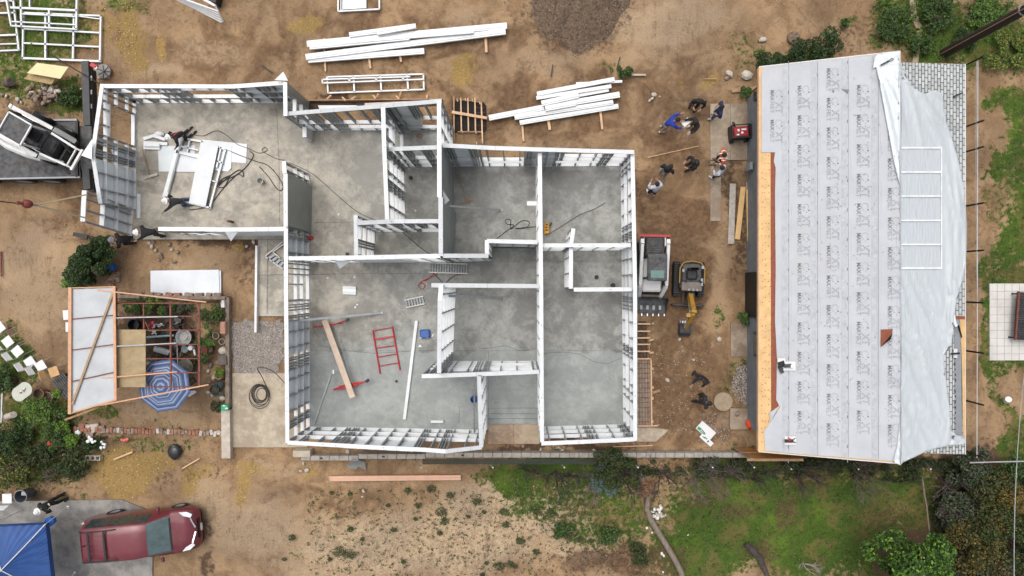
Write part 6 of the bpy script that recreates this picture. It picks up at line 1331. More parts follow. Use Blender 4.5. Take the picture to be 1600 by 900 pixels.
    if hat:
        b = MB(M); b.smooth = True; b.lathe([(.155, .035), (.15, .045), (.118, .05), (.112, .10), (.085, .145), (.04, .165), (.001, .168)], M=tl, n=18)
        h_ = b.build('hard_hat' , cloth(*hat), t); MB(M).side([(-.1, .14), (-.05, .165), (.05, .165), (.1, .14), (.05, .178), (-.05, .178)], -.015, .015, M=tl).build('ridge', cloth(*hat), h_)
    else:
        b = MB(M); b.smooth = True; b.ball((-.018, 0, .035), .112, 12, 8, (1, .92, 1.0), .02, M=tl); b.build('hair', cloth(*hair), t)
    if vest:
        o_ = MB(M)
        for q_ in (-1, 1):
            o_.tube([chv+up*.1+Vector((-.02, q_*.10, 0))-fw*.0, chv+up*.03+fw*.15+Vector((0, q_*.1, 0)), pel+up*.2+fw*.16+Vector((0, q_*.09, 0))], .028, 6); o_.tube([chv+up*.1+Vector((0, q_*.10, 0)), chv+up*.02-fw*.15+Vector((0, q_*.1, 0)), pel+up*.2-fw*.15+Vector((0, q_*.09, 0))], .028, 6)
            o_.tube([sh[q_]+Vector((.09, 0, .02)), sh[q_]+Vector((0, q_*.03, .09)), sh[q_]+Vector((-.09, 0, .02))], .022, 6)
        o_.build('reflective_band', cloth(.8, .8, .72), t)
    return t, M, wr_
def far_reach(q0, vec):
    def f(el, wr_, sh): v = Vector(vec); el[q0] = sh[q0]+v*.5+Vector((0, 0, -.03)); wr_[q0] = sh[q0]+v
    return f
person(1095, 159, -105, 'hands', BLK, BLK, 'person in black with hands together in front, topmost of the standing group', shoe=BLK)
person(1127, 167, 175, 'hips', NAVY, JEAN, 'person in navy jacket and dark jeans standing at the pad corner', hair=BLK, shoe=(.35, .36, .38))
t, M, w_ = person(1059, 187, 8, 'reach', (.015, .045, .32), (.35, .27, .2), 'person in bright blue sweater and light trousers leaning toward a paper', lean=30)
person(1087, 191, 205, 'reach', BLK, (.09, .05, .03), 'person in black reaching toward the paper opposite the blue sweater', lean=14)
pp = W(1072, 191, 1.1); single('paper', 'sheet of white paper held between the two leaning people', 'paper', MB().box(pp, (.34, .22, .01), .7), whitep, pp)
person(1131, 242, 178, 'hips', (.75, .10, .02), BLK, 'person in orange high visibility vest with dark hair', vest=True, shoe=(.15, .1, .06))
person(1128, 262, 140, 'hands', (.45, .47, .52), (.05, .02, .02), 'person in pale grey shirt and black hair just below the orange vest')
person(1083, 253, 195, 'hands', BLK, BLK, 'person dressed all in black carrying a black backpack', shoe=BLK)
bpk = W(1087, 255, 1.25); single('backpack', 'rounded black backpack worn by the person all in black', 'backpack', MB().ball((bpk.x+.02, bpk.y, 1.22), .19, 12, 8, (.7, .9, 1.2)), black, bpk)
person(1048, 260, 60, 'stand', BLK, GREY, 'person in black shirt and grey trousers standing left of the backpack', shoe=(.3, .3, .3))
person(1027, 287, 100, 'hands', (.50, .53, .58), BLK, 'person in white top with black sleeves, lowest of the standing group')
person(1101, 597, 245, 'reach', BLK, (.03, .035, .04), 'person in black pointing down with a bare hand below the excavator', shoe=BLK, lean=8, extra=far_reach(1, (.34, -.05, -.3)))
person(1109, 630, 10, 'walk', (.02, .022, .024), BLK, 'person in black striding onto the round stone cover', shoe=BLK)
person(214, 363, 186, 'bend', (.018, .018, .02), (.025, .025, .03), 'worker with white hard hat bending over the end of the wing south wall', hat=(.85, .85, .85), base=ZS, shoe=BLK, extra=far_reach(1, (.35, .1, -.1)))
person(175, 375, 190, 'crouch', BLK, BLK, 'worker in black with grey helmet crouching outside the slab corner', hat=(.22, .23, .24), shoe=BLK)
person(259, 314, 188, 'kneel', (.03, .033, .04), JEAN, 'worker in white hard hat and jeans kneeling at the foot of the flat frame', hat=(.85, .85, .85), base=ZS, extra=far_reach(1, (.48, .18, -.22)), shoe=(.05, .07, .1))
t, M, w_ = person(263, 215, 222, 'kneel', (.02, .018, .022), BLK, 'worker in black patterned hoodie with white cap kneeling by the channel stack', hat=(.8, .8, .8), base=ZS, shoe=BLK)
MB(TM(t.location, R(222))).tube([(-.02, .03, .80), (.1, .04, .86), (.22, .03, .84)], .025, 6).build('red_stripe', redp, t)
t, M, w_ = person(59, 799, 235, 'hands', BLK, BLK, 'person in black with a white hat standing between the van and blue canopy', hat=(.86, .86, .86), shoe=BLK)
bp_ = W(75, 789, 1.15); single('paper', 'beige note held by the person in the white hat', 'paper', MB().box(bp_, (.14, .1, .02), .5), mat('beige_paper', (.6, .52, .36), .8), bp_)
tp = thing('surveying_tool', 'black tripod tool lying on the dirt left of the hedge', 'tool', W(125, 368)); MB().bar(W(115, 366, .3), W(137, 370, .2), .17, .12).build('body', black, tp); MB().tube([W(137, 370, .2), W(150, 381, .05)], .03, 6).tube([W(137, 369, .2), W(152, 372, .05)], .025, 6).build('leg', dsteel, tp)
# ------------------------------------------------------------------ garden and shade frame on the left
sf_ = thing('shade_frame', 'garden shade frame, part white sheet roof and part rusty open grid', 'pergola', W(215, 540))
zA, zB, zc = 2.75, 2.5, 2.3
film = mat('translucent_roof_sheet', (.46, .48, .495), .5, 0, .08, 1.2, bump=.03, bscale=2.2); pine2 = mat('warm_pine', (.60, .34, .20), .7, 0, .1, 5)
def zl(x): return zA+(zB-zA)*(x-109)/72
RP = [(112, 452), (178, 449.5), (180, 624), (112, 645)]
rsv = [W(x, y, zl(x)) for x, y in RP]; MB().add(rsv+[v-Vector((0, 0, .012)) for v in rsv], [(3, 2, 1, 0), (4, 5, 6, 7), (0, 1, 5, 4), (1, 2, 6, 5), (2, 3, 7, 6), (3, 0, 4, 7)]).build('roof_sheet', film, sf_)
for a, b, w, m_ in (((109.5, 449), (109, 647), 5, pine2), ((178.5, 447), (180.5, 625), 4, pine2), ((109, 646), (181, 624.5), 2.2, pine2), ((110, 450), (179, 448), 1.6, pine2), ((176, 459), (113, 632), 3.2, mat('weathered_pine', (.38, .26, .15), .8, 0, .15, 6)), ((113, 498.5), (178, 492.5), 1.4, rust), ((113, 547), (179, 538), 1.4, rust), ((113, 596), (181, 581), 1.6, rust)):
    z_ = .05 if w > 2.5 else .03; MB().bar(W(*a, zl(a[0])+z_), W(*b, zl(b[0])+z_), w/41., .04).build('roof_batten', m_, sf_)
for a, b, w, m_ in (((133, 451), (322, 472), 1.9, pine2), ((126, 498), (278, 494.5), 1.6, galvd), ((126, 544), (276, 536), 1.6, galvd), ((128, 593.5), (277, 581), 1.9, pine2), ((131, 638), (326, 601), 2.0, pine2)): MB().bar(W(*a, zB+.1), W(*b, zc+.08), w/41., .05).build('long_lath', m_, sf_)
for y in (474, 494.5, 516, 538.5, 560.5, 582.5, 604.5): MB().bar(W(182 if y in (474, 494.5, 604.5, 516) else 227, y, zc), W(310, y-.3, zc), .042, .04).build('grid_bar', rust, sf_)
for x, y0g, y1g, w in ((181.5, 449, 605, .06), (224.5, 474, 515, .045), (266.5, 474, 604, .06), (311, 472, 606, .075)): MB().bar(W(x, y0g, zc-.05), W(x+.6, y1g, zc-.05), w, .06).build('grid_bar', rust, sf_)
for x, y in ((311, 473), (311, 605), (181.5, 474), (181.5, 605), (110, 452), (110, 645)): a = W(x, y, zc); MB().bar(Vector((a.x, a.y, 0)), a, .06, .06).build('post', rust, sf_)
single('plywood_sheet', 'tan plywood sheet lying on the shade frame beside the white roof', 'plywood', MB().prism(P2([(182, 515), (227.5, 515), (227.5, 605), (182, 605)], zc+.04), zc+.025, zc+.045), mat('weathered_ply', (.36, .27, .15), .8, 0, .12, 4), W(205, 560, zc))
single('side_board', 'long pale board leaning at the lower left foot of the shade frame', 'board', MB().add([W(100, 655, .6), W(102, 657.5, .6), W(156, 637, .9), W(150, 636, .9), W(100, 655, .3), W(102, 657.5, .3), W(156, 637, .5), W(150, 636, .5)], [(0, 1, 2, 3), (7, 6, 5, 4), (0, 4, 5, 1), (1, 5, 6, 2), (2, 6, 7, 3), (3, 7, 4, 0)]), woodo, W(126, 648))
# umbrella: concentric woven stripes on eight gores
um = thing('garden_umbrella', 'blue and white striped octagonal umbrella under the rusty grid', 'umbrella', Vector((W(252, 605, 2.0).x, W(252, 605, 2.0).y, 0)))
c0 = W(251, 604, 2.05); ub = MB(); RR_ = 1.07; nr = 22; ub.smooth = False
seq = [0, 2, 1, 2, 0, 0, 1, 2, 0, 1, 0, 2, 2, 1, 0, 1, 2, 0, 0, 1, 2, 0]
def upt(k, v): a = R(22.5+45*k+8); r_ = RR_*v; return Vector((c0.x+r_*math.cos(a), c0.y+r_*math.sin(a), 2.08-.30*v**1.4))
for k in range(8):
    for i in range(nr):
        ub.cur = seq[i]; v0, v1 = i/nr, (i+1)/nr; sg_ = -.018*math.sin(math.pi*v1)
        ub.add([upt(k, v0), upt(k, v1), upt(k+1, v1), upt(k+1, v0)], [(0, 1, 2, 3)])
ub.build('canopy', [mat('umbrella_blue', (.06, .095, .22), .8), mat('umbrella_pale', (.30, .36, .46), .8), mat('umbrella_mid', (.12, .175, .32), .8)], um)
MB().cyl((c0.x, c0.y, 0), .022, 2.05, 8).build('pole', gutter, um); MB().ball((c0.x, c0.y, 2.1), .03, 8, 5).build('finial', white, um)
rb_ = MB()
for k in range(8): rb_.bar(upt(k, .02)-Vector((0, 0, .02)), upt(k, 1)-Vector((0, 0, .02)), .014, .014)
rb_.build('rib', gutter, um)
# clutter under the grid
def pot(px, py, r, h, lab, m_=None, z=0., nm='plant_pot', soil=True):
    t = thing(nm, lab, 'pot', W(px, py, z)); M = TM(W(px, py, z)); MB(M).lathe([(.01, .01), (r*.75, .01), (r, h), (r*.9, h), (r*.85, h*.85), (.01, h*.84)], n=16).build('pot', m_ or terra, t)
    if soil: MB(M).cyl((0, 0, h*.82), r*.84, .02, 14).build('soil', dirtl, t)
    return t
t = thing('glass_basin', 'round glass-like basin with a metal rim under the rusty grid', 'basin', W(292, 527)); MB().lathe([(.05, .3), (.2, .31), (.30, .42), (.33, .42), (.33, .38), (.22, .26), (.05, .25)], W(294, 526), 24).build('bowl', galvd, t); MB().cyl(W(294, 526, .05), .12, .3, 10).ball(W(297, 524, .35), .06, 8, 5).ball(W(291, 529, .35), .05, 8, 5).build('contents', stonel, t)
single('waste_bin', 'dull round bin lid below the glass basin under the grid', 'lid', MB().lathe([(.01, .5), (.2, .49), (.33, .44), (.33, .40), (.01, .42)], W(297, 571), 22).cyl(W(297, 571, .5), .04, .05, 8).cyl(W(297, 571, 0), .3, .42, 18), mat('dull_olive_metal', (.12, .115, .085), .6, .2, .2, 5), W(297, 571))
t = thing('spray_bottle', 'red and pink bottle standing under the upper cells of the grid', 'bottle', W(240, 507)); MB().lathe([(.01, 0), (.1, .01), (.1, .24), (.05, .3), (.04, .36), (.01, .37)], W(240, 508), 12).build('bottle', redp, t); MB().cyl(W(240, 504, .3), .06, .1, 10).build('cap', mat('pink_plastic', (.5, .04, .1), .5), t); MB().cyl(W(240, 509, .1), .103, .08, 12).build('label', whitep, t)
single('white_tool', 'white curved plastic piece beside the red bottle', 'plastic piece', MB().box(W(250, 508, .3), (.22, .1, .08), .6, bev=.03), whitep, W(250, 508)); single('white_star', 'white star shaped valve below the red bottle', 'valve', MB().box(W(241, 519, .3), (.24, .05, .05), .7).box(W(241, 519, .3), (.24, .05, .052), -.7), stonel, W(241, 519))
single('black_tub', 'round black tub left of the red bottle', 'tub', MB().lathe([(.01, .02), (.2, .02), (.24, .3), (.22, .3), (.18, .05), (.01, .05)], W(214, 507), 18), black, W(214, 507))
single('blue_pipe', 'pale blue pipe lying across the clutter under the grid', 'pipe', MB().tube([W(229, 527, .4), W(272, 524, .4)], .045, 8), mat('pale_blue_pipe', (.25, .35, .38), .5), W(250, 526)); single('grey_pipe', 'upright thin grey pipe right of the clutter under the grid', 'pipe', MB().tube([W(276, 528, .4), W(278, 572, .4)], .025, 8), galvd, W(277, 550))
t = thing('clear_canister', 'clear and white tipped canister in the middle of the clutter', 'canister', W(257, 549)); MB().tube([W(242, 545, .3), W(267, 552, .3)], [.12, .13], 14).build('canister', mat('cloudy_plastic', (.42, .43, .42), .35), t); MB().tube([W(266, 552, .3), W(273, 556, .3)], .14, 14).build('dark_end', black, t)
t = thing('watering_can', 'white watering jug under the right side of the grid', 'jug', W(300, 546)); MB().lathe([(.01, .01), (.1, .01), (.11, .25), (.09, .3), (.01, .3)], W(302, 543), 14).build('jug', whitep, t); MB().tube([W(303, 546, .3), W(305, 555, .3)], .04, 8).build('spout', whitep, t); MB().lathe([(.01, .1), (.14, .12), (.15, .2), (.01, .14)], W(292, 545), 12).build('dish', mat('pale_blue_pipe', (.3, .4, .45)), t)
random.seed(21); cl_ = thing('scrap_heap', 'dark heap of cycle frames, tools and boards under the grid', 'scrap heap', W(250, 550))
for k in range(46):
    x, y = random.uniform(229, 305), random.uniform(498, 600); a_ = random.random()*6.28; l_ = random.uniform(6, 20); MB().tube([W(x, y, random.uniform(.05, .35)), W(x+l_*math.cos(a_), y+l_*math.sin(a_), random.uniform(.05, .4))], random.uniform(.012, .03), 6).build('rod', random.choice([black, black, dsteel, dsteel, gutter, woodo]), cl_)
for k in range(26): MB().box(W(random.uniform(230, 304), random.uniform(498, 602), random.uniform(.05, .2)), (random.uniform(.12, .45), random.uniform(.1, .3), random.uniform(.06, .2)), random.random()*3, bev=.01).build('box', random.choice([black, black, dsteel, mat('dark_brown_board', (.06, .045, .035), .9), dirtl]), cl_)
for (x, y, r_) in ((280, 500, .28), (290, 560, .2), (246, 560, .26)): MB().tube([W(x, y, .2)+Vector((r_*math.cos(a), r_*.8*math.sin(a), .05*math.sin(a*2))) for a in [i*6.283/20 for i in range(21)]], .022, 6).build('ring', black, cl_)
flat('plastic_bag', 'grey and white plastic bag beside the umbrella edge', 'plastic bag', [(290, 612), (304, 610), (307, 613), (296, 620), (289, 618)], .05, .1, whitep)
pot(341, 524, .14, .25, 'small beige flower pot at the right edge of the garden bed', mat('beige_pot', (.45, .4, .3), .8)); pot(350, 533, .13, .22, 'small grey pot just above the pale boulder', stonel); pot(346, 584, .19, .28, 'round pale pot with spiky plant near the lower garden stones', mat('beige_pot', (.4, .38, .3))); pot(340, 607, .2, .3, 'dark round pot by the green hose tangle', black)
pot(331, 545, .16, .25, 'black pot with green plants in the middle garden bed', black); pot(321, 491, .15, .2, 'dark pot half hidden by weeds below the metal sheet', black)
single('boulder', 'pale rounded boulder on the garden border', 'boulder', MB().ball(W(349, 548, .1), .2, 12, 8, (1, .9, .8), .05), stonel, W(349, 548)); single('white_box', 'small white box on the top corner of the garden border', 'box', MB().box(W(349, 475, .3), (.15, .3, .2), .1, bev=.02), whitep, W(349, 475)); single('brick_block', 'pink terracotta block standing on the garden border', 'block', MB().box(W(350, 512, .35), (.22, .5, .3), bev=.02), mat('pink_clay', (.42, .22, .16), .85, 0, .1, 8), W(350, 512))
single('block', 'two dark grey blocks stacked on the border below the pale boulder', 'block', MB().box(W(349, 559, .2), (.36, .24, .3), bev=.02).box(W(349, 566, .2), (.38, .2, .3), .05, bev=.02), mat('dark_block', (.14, .12, .105), .9, 0, .2, 8), W(349, 562)); single('red_planter', 'red-brown box planter with leaves near the right rail of the grid', 'planter', MB().box(W(322, 546, .15), (.24, .3, .3), bev=.02), mat('dark_red', (.14, .02, .015), .7), W(322, 546))
gb = thing('green_box', 'green and white box sitting on the concrete curb end', 'box', W(352, 637)); MB().box(W(352, 636.5, .35), (.28, .24, .2), bev=.01).build('box', mat('green_plastic', (.02, .33, .15), .5), gb); MB().box(W(350, 634, .455), (.1, .05, .008)).box(W(354, 638, .455), (.12, .05, .008)).build('white_patch', whitep, gb)
rocks('stone_border', 'rough stones set round the lower garden border pots', [(328, 571, 5, 0), (334, 589, 5.5, 0), (326, 597, 5, 0), (347, 622, 5, 0), (325, 613, 4, 0), (331, 617, 4, 0), (337, 598, 4, 0), (345, 600, 4, 0), (325, 580, 3.5, 0), (340, 566, 4, 0), (346, 494, 4, 0)], [stonel, stone])
gw = thing('garden_wall', 'low stone edged garden wall running round the plant bed beside the gravel', 'wall', W(357, 550))
wm_ = mat('dirty_wall', (.24, .19, .15), .9, 0, .25, 6, bump=.01)
for a, b, w in (((182, 463), (356, 465.5), .14), ((357, 464), (357.5, 636), .16)): MB().bar(W(*a, .12), W(*b, .12), w, .28).build('wall_run', wm_, gw)
for k in range(11): MB().box(W(186+k*15.6+random.uniform(-2, 2), 460.5, .14), (random.uniform(.2, .36), .16, .2), random.uniform(-.2, .2), bev=.02).build('edge_brick', random.choice([brick, stone, stone]), gw)
single('concrete_curb', 'pale concrete curb strip left of the concrete path', 'curb', MB().bar(W(354.5, 640, .12), W(355.5, 715, .12), .36, .3), mat('pale_curb', (.50, .44, .36), .9, 0, .15, 4, bump=.004), W(355, 680))
bp2 = thing('brick_edging', 'row of red and pale bricks edging the lower garden', 'edging', W(220, 672)); random.seed(8)
for k in range(42): MB().box(W(118+k*5.6, 671+(k/42)*6+random.uniform(-1.2, 1.2), .04), (.13, random.uniform(.16, .24), .1), random.uniform(-.12, .12), bev=.008).build('brick', random.choice([brick, stone, stonel, brick]), bp2)
for (x, y, m_) in ((129, 667, brick), (138, 669, stonel), (149, 668, stonel), (158, 671, stone), (140, 676, stone)): MB().box(W(x, y, .04), (.3, .32, .08), .1, bev=.01).build('paver', m_, bp2)
single('valve_cover', 'small square white cover at the end of the brick edging', 'cover', MB().box(W(122, 676, .1), (.2, .2, .12), .6, bev=.02), whitep, W(122, 676))
t = thing('cinder_blocks', 'row of three pale hollow blocks below the white flowers', 'blocks', W(151, 714))
for k in range(3): q_ = MB(); M = TM(W(141+k*8, 714, 0)); q_.m(0).box((-.08, 0, .1), (.04, .2, .2), M=None) if False else None; bq = MB(M).box((-.085, 0, .1), (.03, .2, .2)).box((.085, 0, .1), (.03, .2, .2)).box((0, .085, .1), (.14, .03, .2)).box((0, -.085, .1), (.14, .03, .2)); bq.build('block', stonel, t)
single('trash_bag', 'black rubbish bag lying by the straw below the brick edging', 'bag', MB().ball(W(273, 706, .12), .32, 14, 9, (.85, 1, .5), .10), mat('bag_plastic', (.02, .022, .024), .3), W(273, 706))
# chairs, tables
def folding_chair(px, py, deg, lab, m_=whitep, back=True):
    t = thing('folding_chair', lab, 'folding chair', Vector((W(px, py, .45).x, W(px, py, .45).y, 0)), R(deg), 'folding chairs in the yard'); M = TM(t.location, R(deg))
    MB(M).box((0, 0, .45), (.40, .40, .03), bev=.012).build('seat', m_, t); MB(M).add([(-.24, -.2, .62), (-.24, .2, .62), (-.33, .17, .86), (-.33, -.17, .86), (-.26, -.2, .62), (-.26, .2, .62), (-.35, .17, .86), (-.35, -.17, .86)], [(3, 2, 1, 0), (4, 5, 6, 7), (0, 1, 5, 4), (1, 2, 6, 5), (2, 3, 7, 6), (3, 0, 4, 7)]).build('backrest', m_, t)
    for s in (-1, 1): MB(M).tube([(-.34, s*.2, .86), (-.2, s*.21, .45), (.27, s*.21, .01)], .014, 6).build('leg', galvd, t); MB(M).tube([(.12, s*.19, .44), (-.3, s*.19, .01)], .014, 6).build('leg', galvd, t)
    return t
for (x, y, d, l_) in ((-1, 512, 38, 'white folding chair cut by the left edge, highest of the row'), (12, 534, 38, 'white folding chair second from the top of the diagonal row'), (27, 549, 40, 'white folding chair in the middle of the diagonal row'), (46.5, 566, 35, 'white folding chair fourth down the diagonal row'), (63.5, 572, 33, 'white folding chair at the lower right end of the diagonal row'), (106, 492, 185, 'white folding chair half under the shade frame roof, upper one'), (110, 511, 180, 'white folding chair mostly hidden under the shade frame roof, lower one'), (11, 779, 92, 'white folding chair beside the round bin at lower left')):
    folding_chair(x, y, d, l_)
folding_chair(84, 581, 20, 'tan folding chair standing beyond the row of white ones', mat('tan_plastic', (.55, .33, .14), .6))
tb = thing('garden_table', 'pale table with rounded ends and small things on it, between the plants and chairs', 'table', W(38, 608)); Mt = TM(Vector((W(34.5, 612, .72).x, W(34.5, 612, .72).y, .72)), R(38))
ring_ = [(x*.26+math.copysign(.18, x), y*.30) for x, y in [(math.cos(a), math.sin(a)) for a in [i*6.283/28+.01 for i in range(28)]]]; MB(Mt).prism(ring_, -.015, .015).build('tabletop', mat('pale_green_top', (.46, .47, .40), .5, 0, .06, 6), tb)
for sx in (-1, 1):
    for sy in (-1, 1): MB(Mt).tube([(sx*.3, sy*.2, -.02), (sx*.42, sy*.2, -.71)], .014, 6).build('leg', galvd, tb)
for k in range(5): single('tabletop_item', ['brown cup', 'white wrapper', 'small pale dish', 'beige packet', 'white cup'][k]+' on the pale garden table', 'tabletop item', MB(Mt).box((-.05+.06*k, .03*math.sin(k*2), .04), (.06, .05, .05), k), [woodo, whitep, stonel, woodo, whitep][k], Mt @ Vector((-.05+.06*k, 0, .02)))
bn = thing('slatted_bench', 'dark slatted bench half under the shade frame roof', 'bench', W(99, 606)); Mb = TM(W(101, 603, .4), R(-52))
for k in range(7): MB(Mb).box((0, -.27+k*.09, 0), (.95, .06, .03)).build('slat', dsteel, bn)
for sx in (-1, 1): MB(Mb).box((sx*.4, 0, -.2), (.05, .5, .4)).build('leg', black, bn)
pot(71, 613, .22, .42, 'big terracotta jar with dark mouth beside the slatted bench'); pot(80, 620, .26, .3, 'wide grey planter behind the terracotta jar', stone); pot(24, 595, .2, .25, 'square-looking brown planter above the garden table', mat('brown_planter', (.12, .07, .05), .8)); pot(83, 654, .14, .3, 'grey ball shaped pot among the bright leaves', mat('grey_pot', (.22, .25, .28), .6), soil=False)
single('pale_urn', 'pale cylindrical urn lying at the left edge of the garden', 'urn', MB().tube([W(11, 651, .15), W(21, 648, .6)], [.13, .13], 14), stonel, W(13, 650)); single('metal_pole', 'shiny metal pole standing at the far left of the garden', 'pole', MB().tube([W(4, 606, .3), W(2, 660, .3)], .04, 8), chrome, W(3, 630))
tcn = thing('wire_bin', 'round grey wire bin beside the white chair at lower left', 'bin', Vector((W(32, 776, .6).x, W(32, 776, .6).y, 0))); MB(TM(tcn.location)).lathe([(.2, 0), (.26, .6), (.25, .6), (.19, .02), (.01, .02), (.01, 0)], n=20).build('bin', mat('smoky_plastic', (.09, .10, .11), .4), tcn); MB(TM(tcn.location)).tube([(.26*math.cos(a), .26*math.sin(a), .61) for a in [i*6.283/20 for i in range(21)]], .015, 6).box((.08, .1, .5), (.2, .15, .05)).build('rim', gutter, tcn)
# blue canopy
cn = thing('blue_canopy', 'blue pop-up canopy with white seams in the lower left corner', 'canopy tent', W(0, 890)); blu = mat('blue_tarpaulin', (.012, .065, .24), .55, 0, .12, 2.5, bump=.012, bscale=2.5)
ctp = W(2, 891, 2.75); c1 = W(71, 819, 2.0); c2 = W(84, 925, 2.0); c3 = Vector((2*ctp.x-c1.x, c1.y-.1, 2.0)); c4 = Vector((2*ctp.x-c2.x, c2.y, 2.0)); c2.y = 2*ctp.y-c1.y; c4.y = c2.y
dk = MB()
for a_, b_ in ((c1, c2), (c2, c4), (c4, c3), (c3, c1)): dk.grid(lambda u, v, a_=a_, b_=b_: a_.lerp(b_, u).lerp(ctp, v)+Vector((0, 0, -.10*math.sin(math.pi*u)*(1-v)*1+.015*math.sin(u*40+v*9)*(1-v)-.05*math.sin(math.pi*v))), 24, 14)
dk.smooth = True; dk.build('canopy_top', blu, cn)
for a_, b_ in ((c1, c2), (c2, c4), (c4, c3), (c3, c1)): MB().add([a_, b_, b_-Vector((0, 0, .22)), a_-Vector((0, 0, .22))], [(0, 1, 2, 3)]).build('valance', blu, cn)
for c_ in (c1, c2, c3, c4): MB().tube([c_.lerp(ctp, t_/8)+Vector((0, 0, .02-.05*math.sin(math.pi*t_/8))) for t_ in range(9)], .018, 6).build('seam', whitep, cn)
f1 = W(107, 792, 0); MB().tube([c1, f1+Vector((0, 0, .03))], .02, 6).build('leg', whitep, cn); MB().box(f1+Vector((0, 0, .03)), (.12, .12, .04)).build('foot', whitep, cn)
for c_ in (c2, c3, c4): MB().tube([c_, Vector((c_.x, c_.y, 0))], .02, 6).build('leg', whitep, cn)
single('blue_bucket', 'blue round bucket hanging at the canopy corner', 'bucket', MB().lathe([(.01, 0), (.16, .02), (.19, .25), (.01, .26)], W(83, 812, .9), 14), mat('bright_blue', (.01, .12, .5), .5), W(83, 812, .9)); single('white_bucket', 'white round bucket below the blue one at the canopy corner', 'bucket', MB().lathe([(.01, 0), (.12, .02), (.13, .25), (.01, .26)], W(80, 821, .9), 14), whitep, W(80, 821, .9))
ft = thing('tent_peg', 'white peg with a cord at the bottom edge beside the canopy', 'peg', W(117, 895)); MB().ball(W(117, 894.5, .03), .05, 8, 5).build('knob', whitep, ft); MB().tube([W(116, 895, .03), W(108, 906, .3)], .014, 5).build('cord', whitep, ft)

# ------------------------------------------------------------------ plants
leafm = mat('leaf', (1, 1, 1), .6, 0, .12, 8, attr=True); leafm.node_tree.nodes['Principled BSDF'].inputs['Specular IOR Level'].default_value = .3
def leaf_mesh(name, P_, size, cols, parent=None, up=.5, seed=0, aspect=.55, kind=None):
    r_ = np.random.default_rng(seed); n = len(P_)
    d = r_.normal(size=(n, 3)); d[:, 2] = d[:, 2]*.5; d /= np.linalg.norm(d, axis=1)[:, None]
    nn_ = r_.normal(size=(n, 3))*(1-up); nn_[:, 2] += up*1.6; s = np.cross(d, nn_); s /= np.linalg.norm(s, axis=1)[:, None]+1e-9
    L_ = (size*r_.uniform(.6, 1.3, n))[:, None]; a = P_-d*L_*.5; b = P_+s*L_*aspect*.5; c = P_+d*L_*.5; e = P_-s*L_*aspect*.5
    co = np.stack([a, b, c, e], 1).reshape(-1, 3); me = bpy.data.meshes.new(name); me.vertices.add(4*n); me.vertices.foreach_set('co', co.ravel().astype(np.float32))
    me.loops.add(4*n); me.loops.foreach_set('vertex_index', np.arange(4*n)); me.polygons.add(n); me.polygons.foreach_set('loop_start', np.arange(n)*4); me.update(calc_edges=True)
    cols = np.array(cols); cc = cols[r_.integers(0, len(cols), n)]*r_.uniform(.65, 1.3, (n, 1)); at = me.color_attributes.new('tint', 'FLOAT_COLOR', 'POINT')
    at.data.foreach_set('color', np.concatenate([np.repeat(cc, 4, 0), np.ones((4*n, 1))], 1).ravel().astype(np.float32)); me.materials.append(leafm)
    o = bpy.data.objects.new(name, me); sc.collection.objects.link(o)
    if parent: me.transform(world(parent).inverted()); o.parent = parent
    if kind: o['kind'] = kind
    return o
def crown_pts(c, r, h, n, seed, lumps=16, hollow=.45):
    r_ = np.random.default_rng(seed); out = []
    k = np.stack([r_.uniform(-1, 1, lumps), r_.uniform(-1, 1, lumps), r_.uniform(-.3, 1, lumps)], 1); k /= np.maximum(1, np.linalg.norm(k, axis=1))[:, None]
    lr = r_.uniform(.12, .40, lumps); w = lr**2; idx = r_.choice(lumps, n, p=w/w.sum()); v = r_.normal(size=(n, 3)); v /= np.linalg.norm(v, axis=1)[:, None]
    rad = lr[idx]*(hollow+(1-hollow)*r_.random(n)**.4); sk = r_.uniform(.62, .92, lumps)[:, None]; p = (k*sk)[idx]+v*rad[:, None]*np.array([1, 1, .7])
    return np.array(c)+p*np.array([r, r, h])
def bush(name, lab, px, py, r, h, n, size, cols, seed, cat='shrub', z=None, group=None, stems=5, lumps=30):
    zc_ = h*.55 if z is None else z; c = W(px, py, zc_); t = thing(name, lab, cat, Vector((c.x, c.y, 0)), 0, group)
    leaf_mesh('foliage', crown_pts((c.x, c.y, zc_), r, h*.55, n, seed, lumps), size, cols, t, .4, seed)
    rr = random.Random(seed); 
    sm2 = MB()
    for k in range(stems):
        a = rr.random()*6.28; sm2.tube([(c.x, c.y, 0), (c.x+.3*r*math.cos(a), c.y+.3*r*math.sin(a), h*.4), (c.x+.7*r*math.cos(a+.3), c.y+.7*r*math.sin(a+.3), h*.75)], [.04, .025, .01], 5)
    sm2.build('stems', trunkm, t); return t
DG = [(.018, .04, .012), (.03, .058, .015), (.045, .075, .022)]; MG = [(.045, .09, .02), (.07, .13, .03), (.10, .16, .035)]; BG = [(.12, .22, .03), (.19, .30, .04), (.08, .16, .03)]
OL = [(.055, .065, .018), (.085, .085, .022), (.04, .05, .02)]; OR = [(.19, .12, .022), (.14, .10, .022), (.08, .075, .02)]; GYG = [(.09, .10, .07), (.12, .11, .09), (.06, .07, .05)]; YG = [(.2, .22, .03), (.12, .17, .03), (.28, .26, .05)]
bush('leafy_shrub', 'dark green hedge shrub between the west wing and the shade frame', 147, 408, .8, 1.6, 6500, .085, DG+MG[:1], 1); bush('leafy_shrub', 'smaller dark green shrub joined to the top of the hedge by the slab corner', 160, 388, .6, 1.3, 3000, .085, DG, 2); bush('leafy_shrub', 'lower dark green part of the hedge nearest the shade frame', 125, 430, .7, 1.1, 3800, .085, DG+MG[:1], 4); bush('leafy_shrub', 'yellow green tuft at the lower left foot of the hedge', 110, 441, .35, .6, 800, .09, BG, 3)
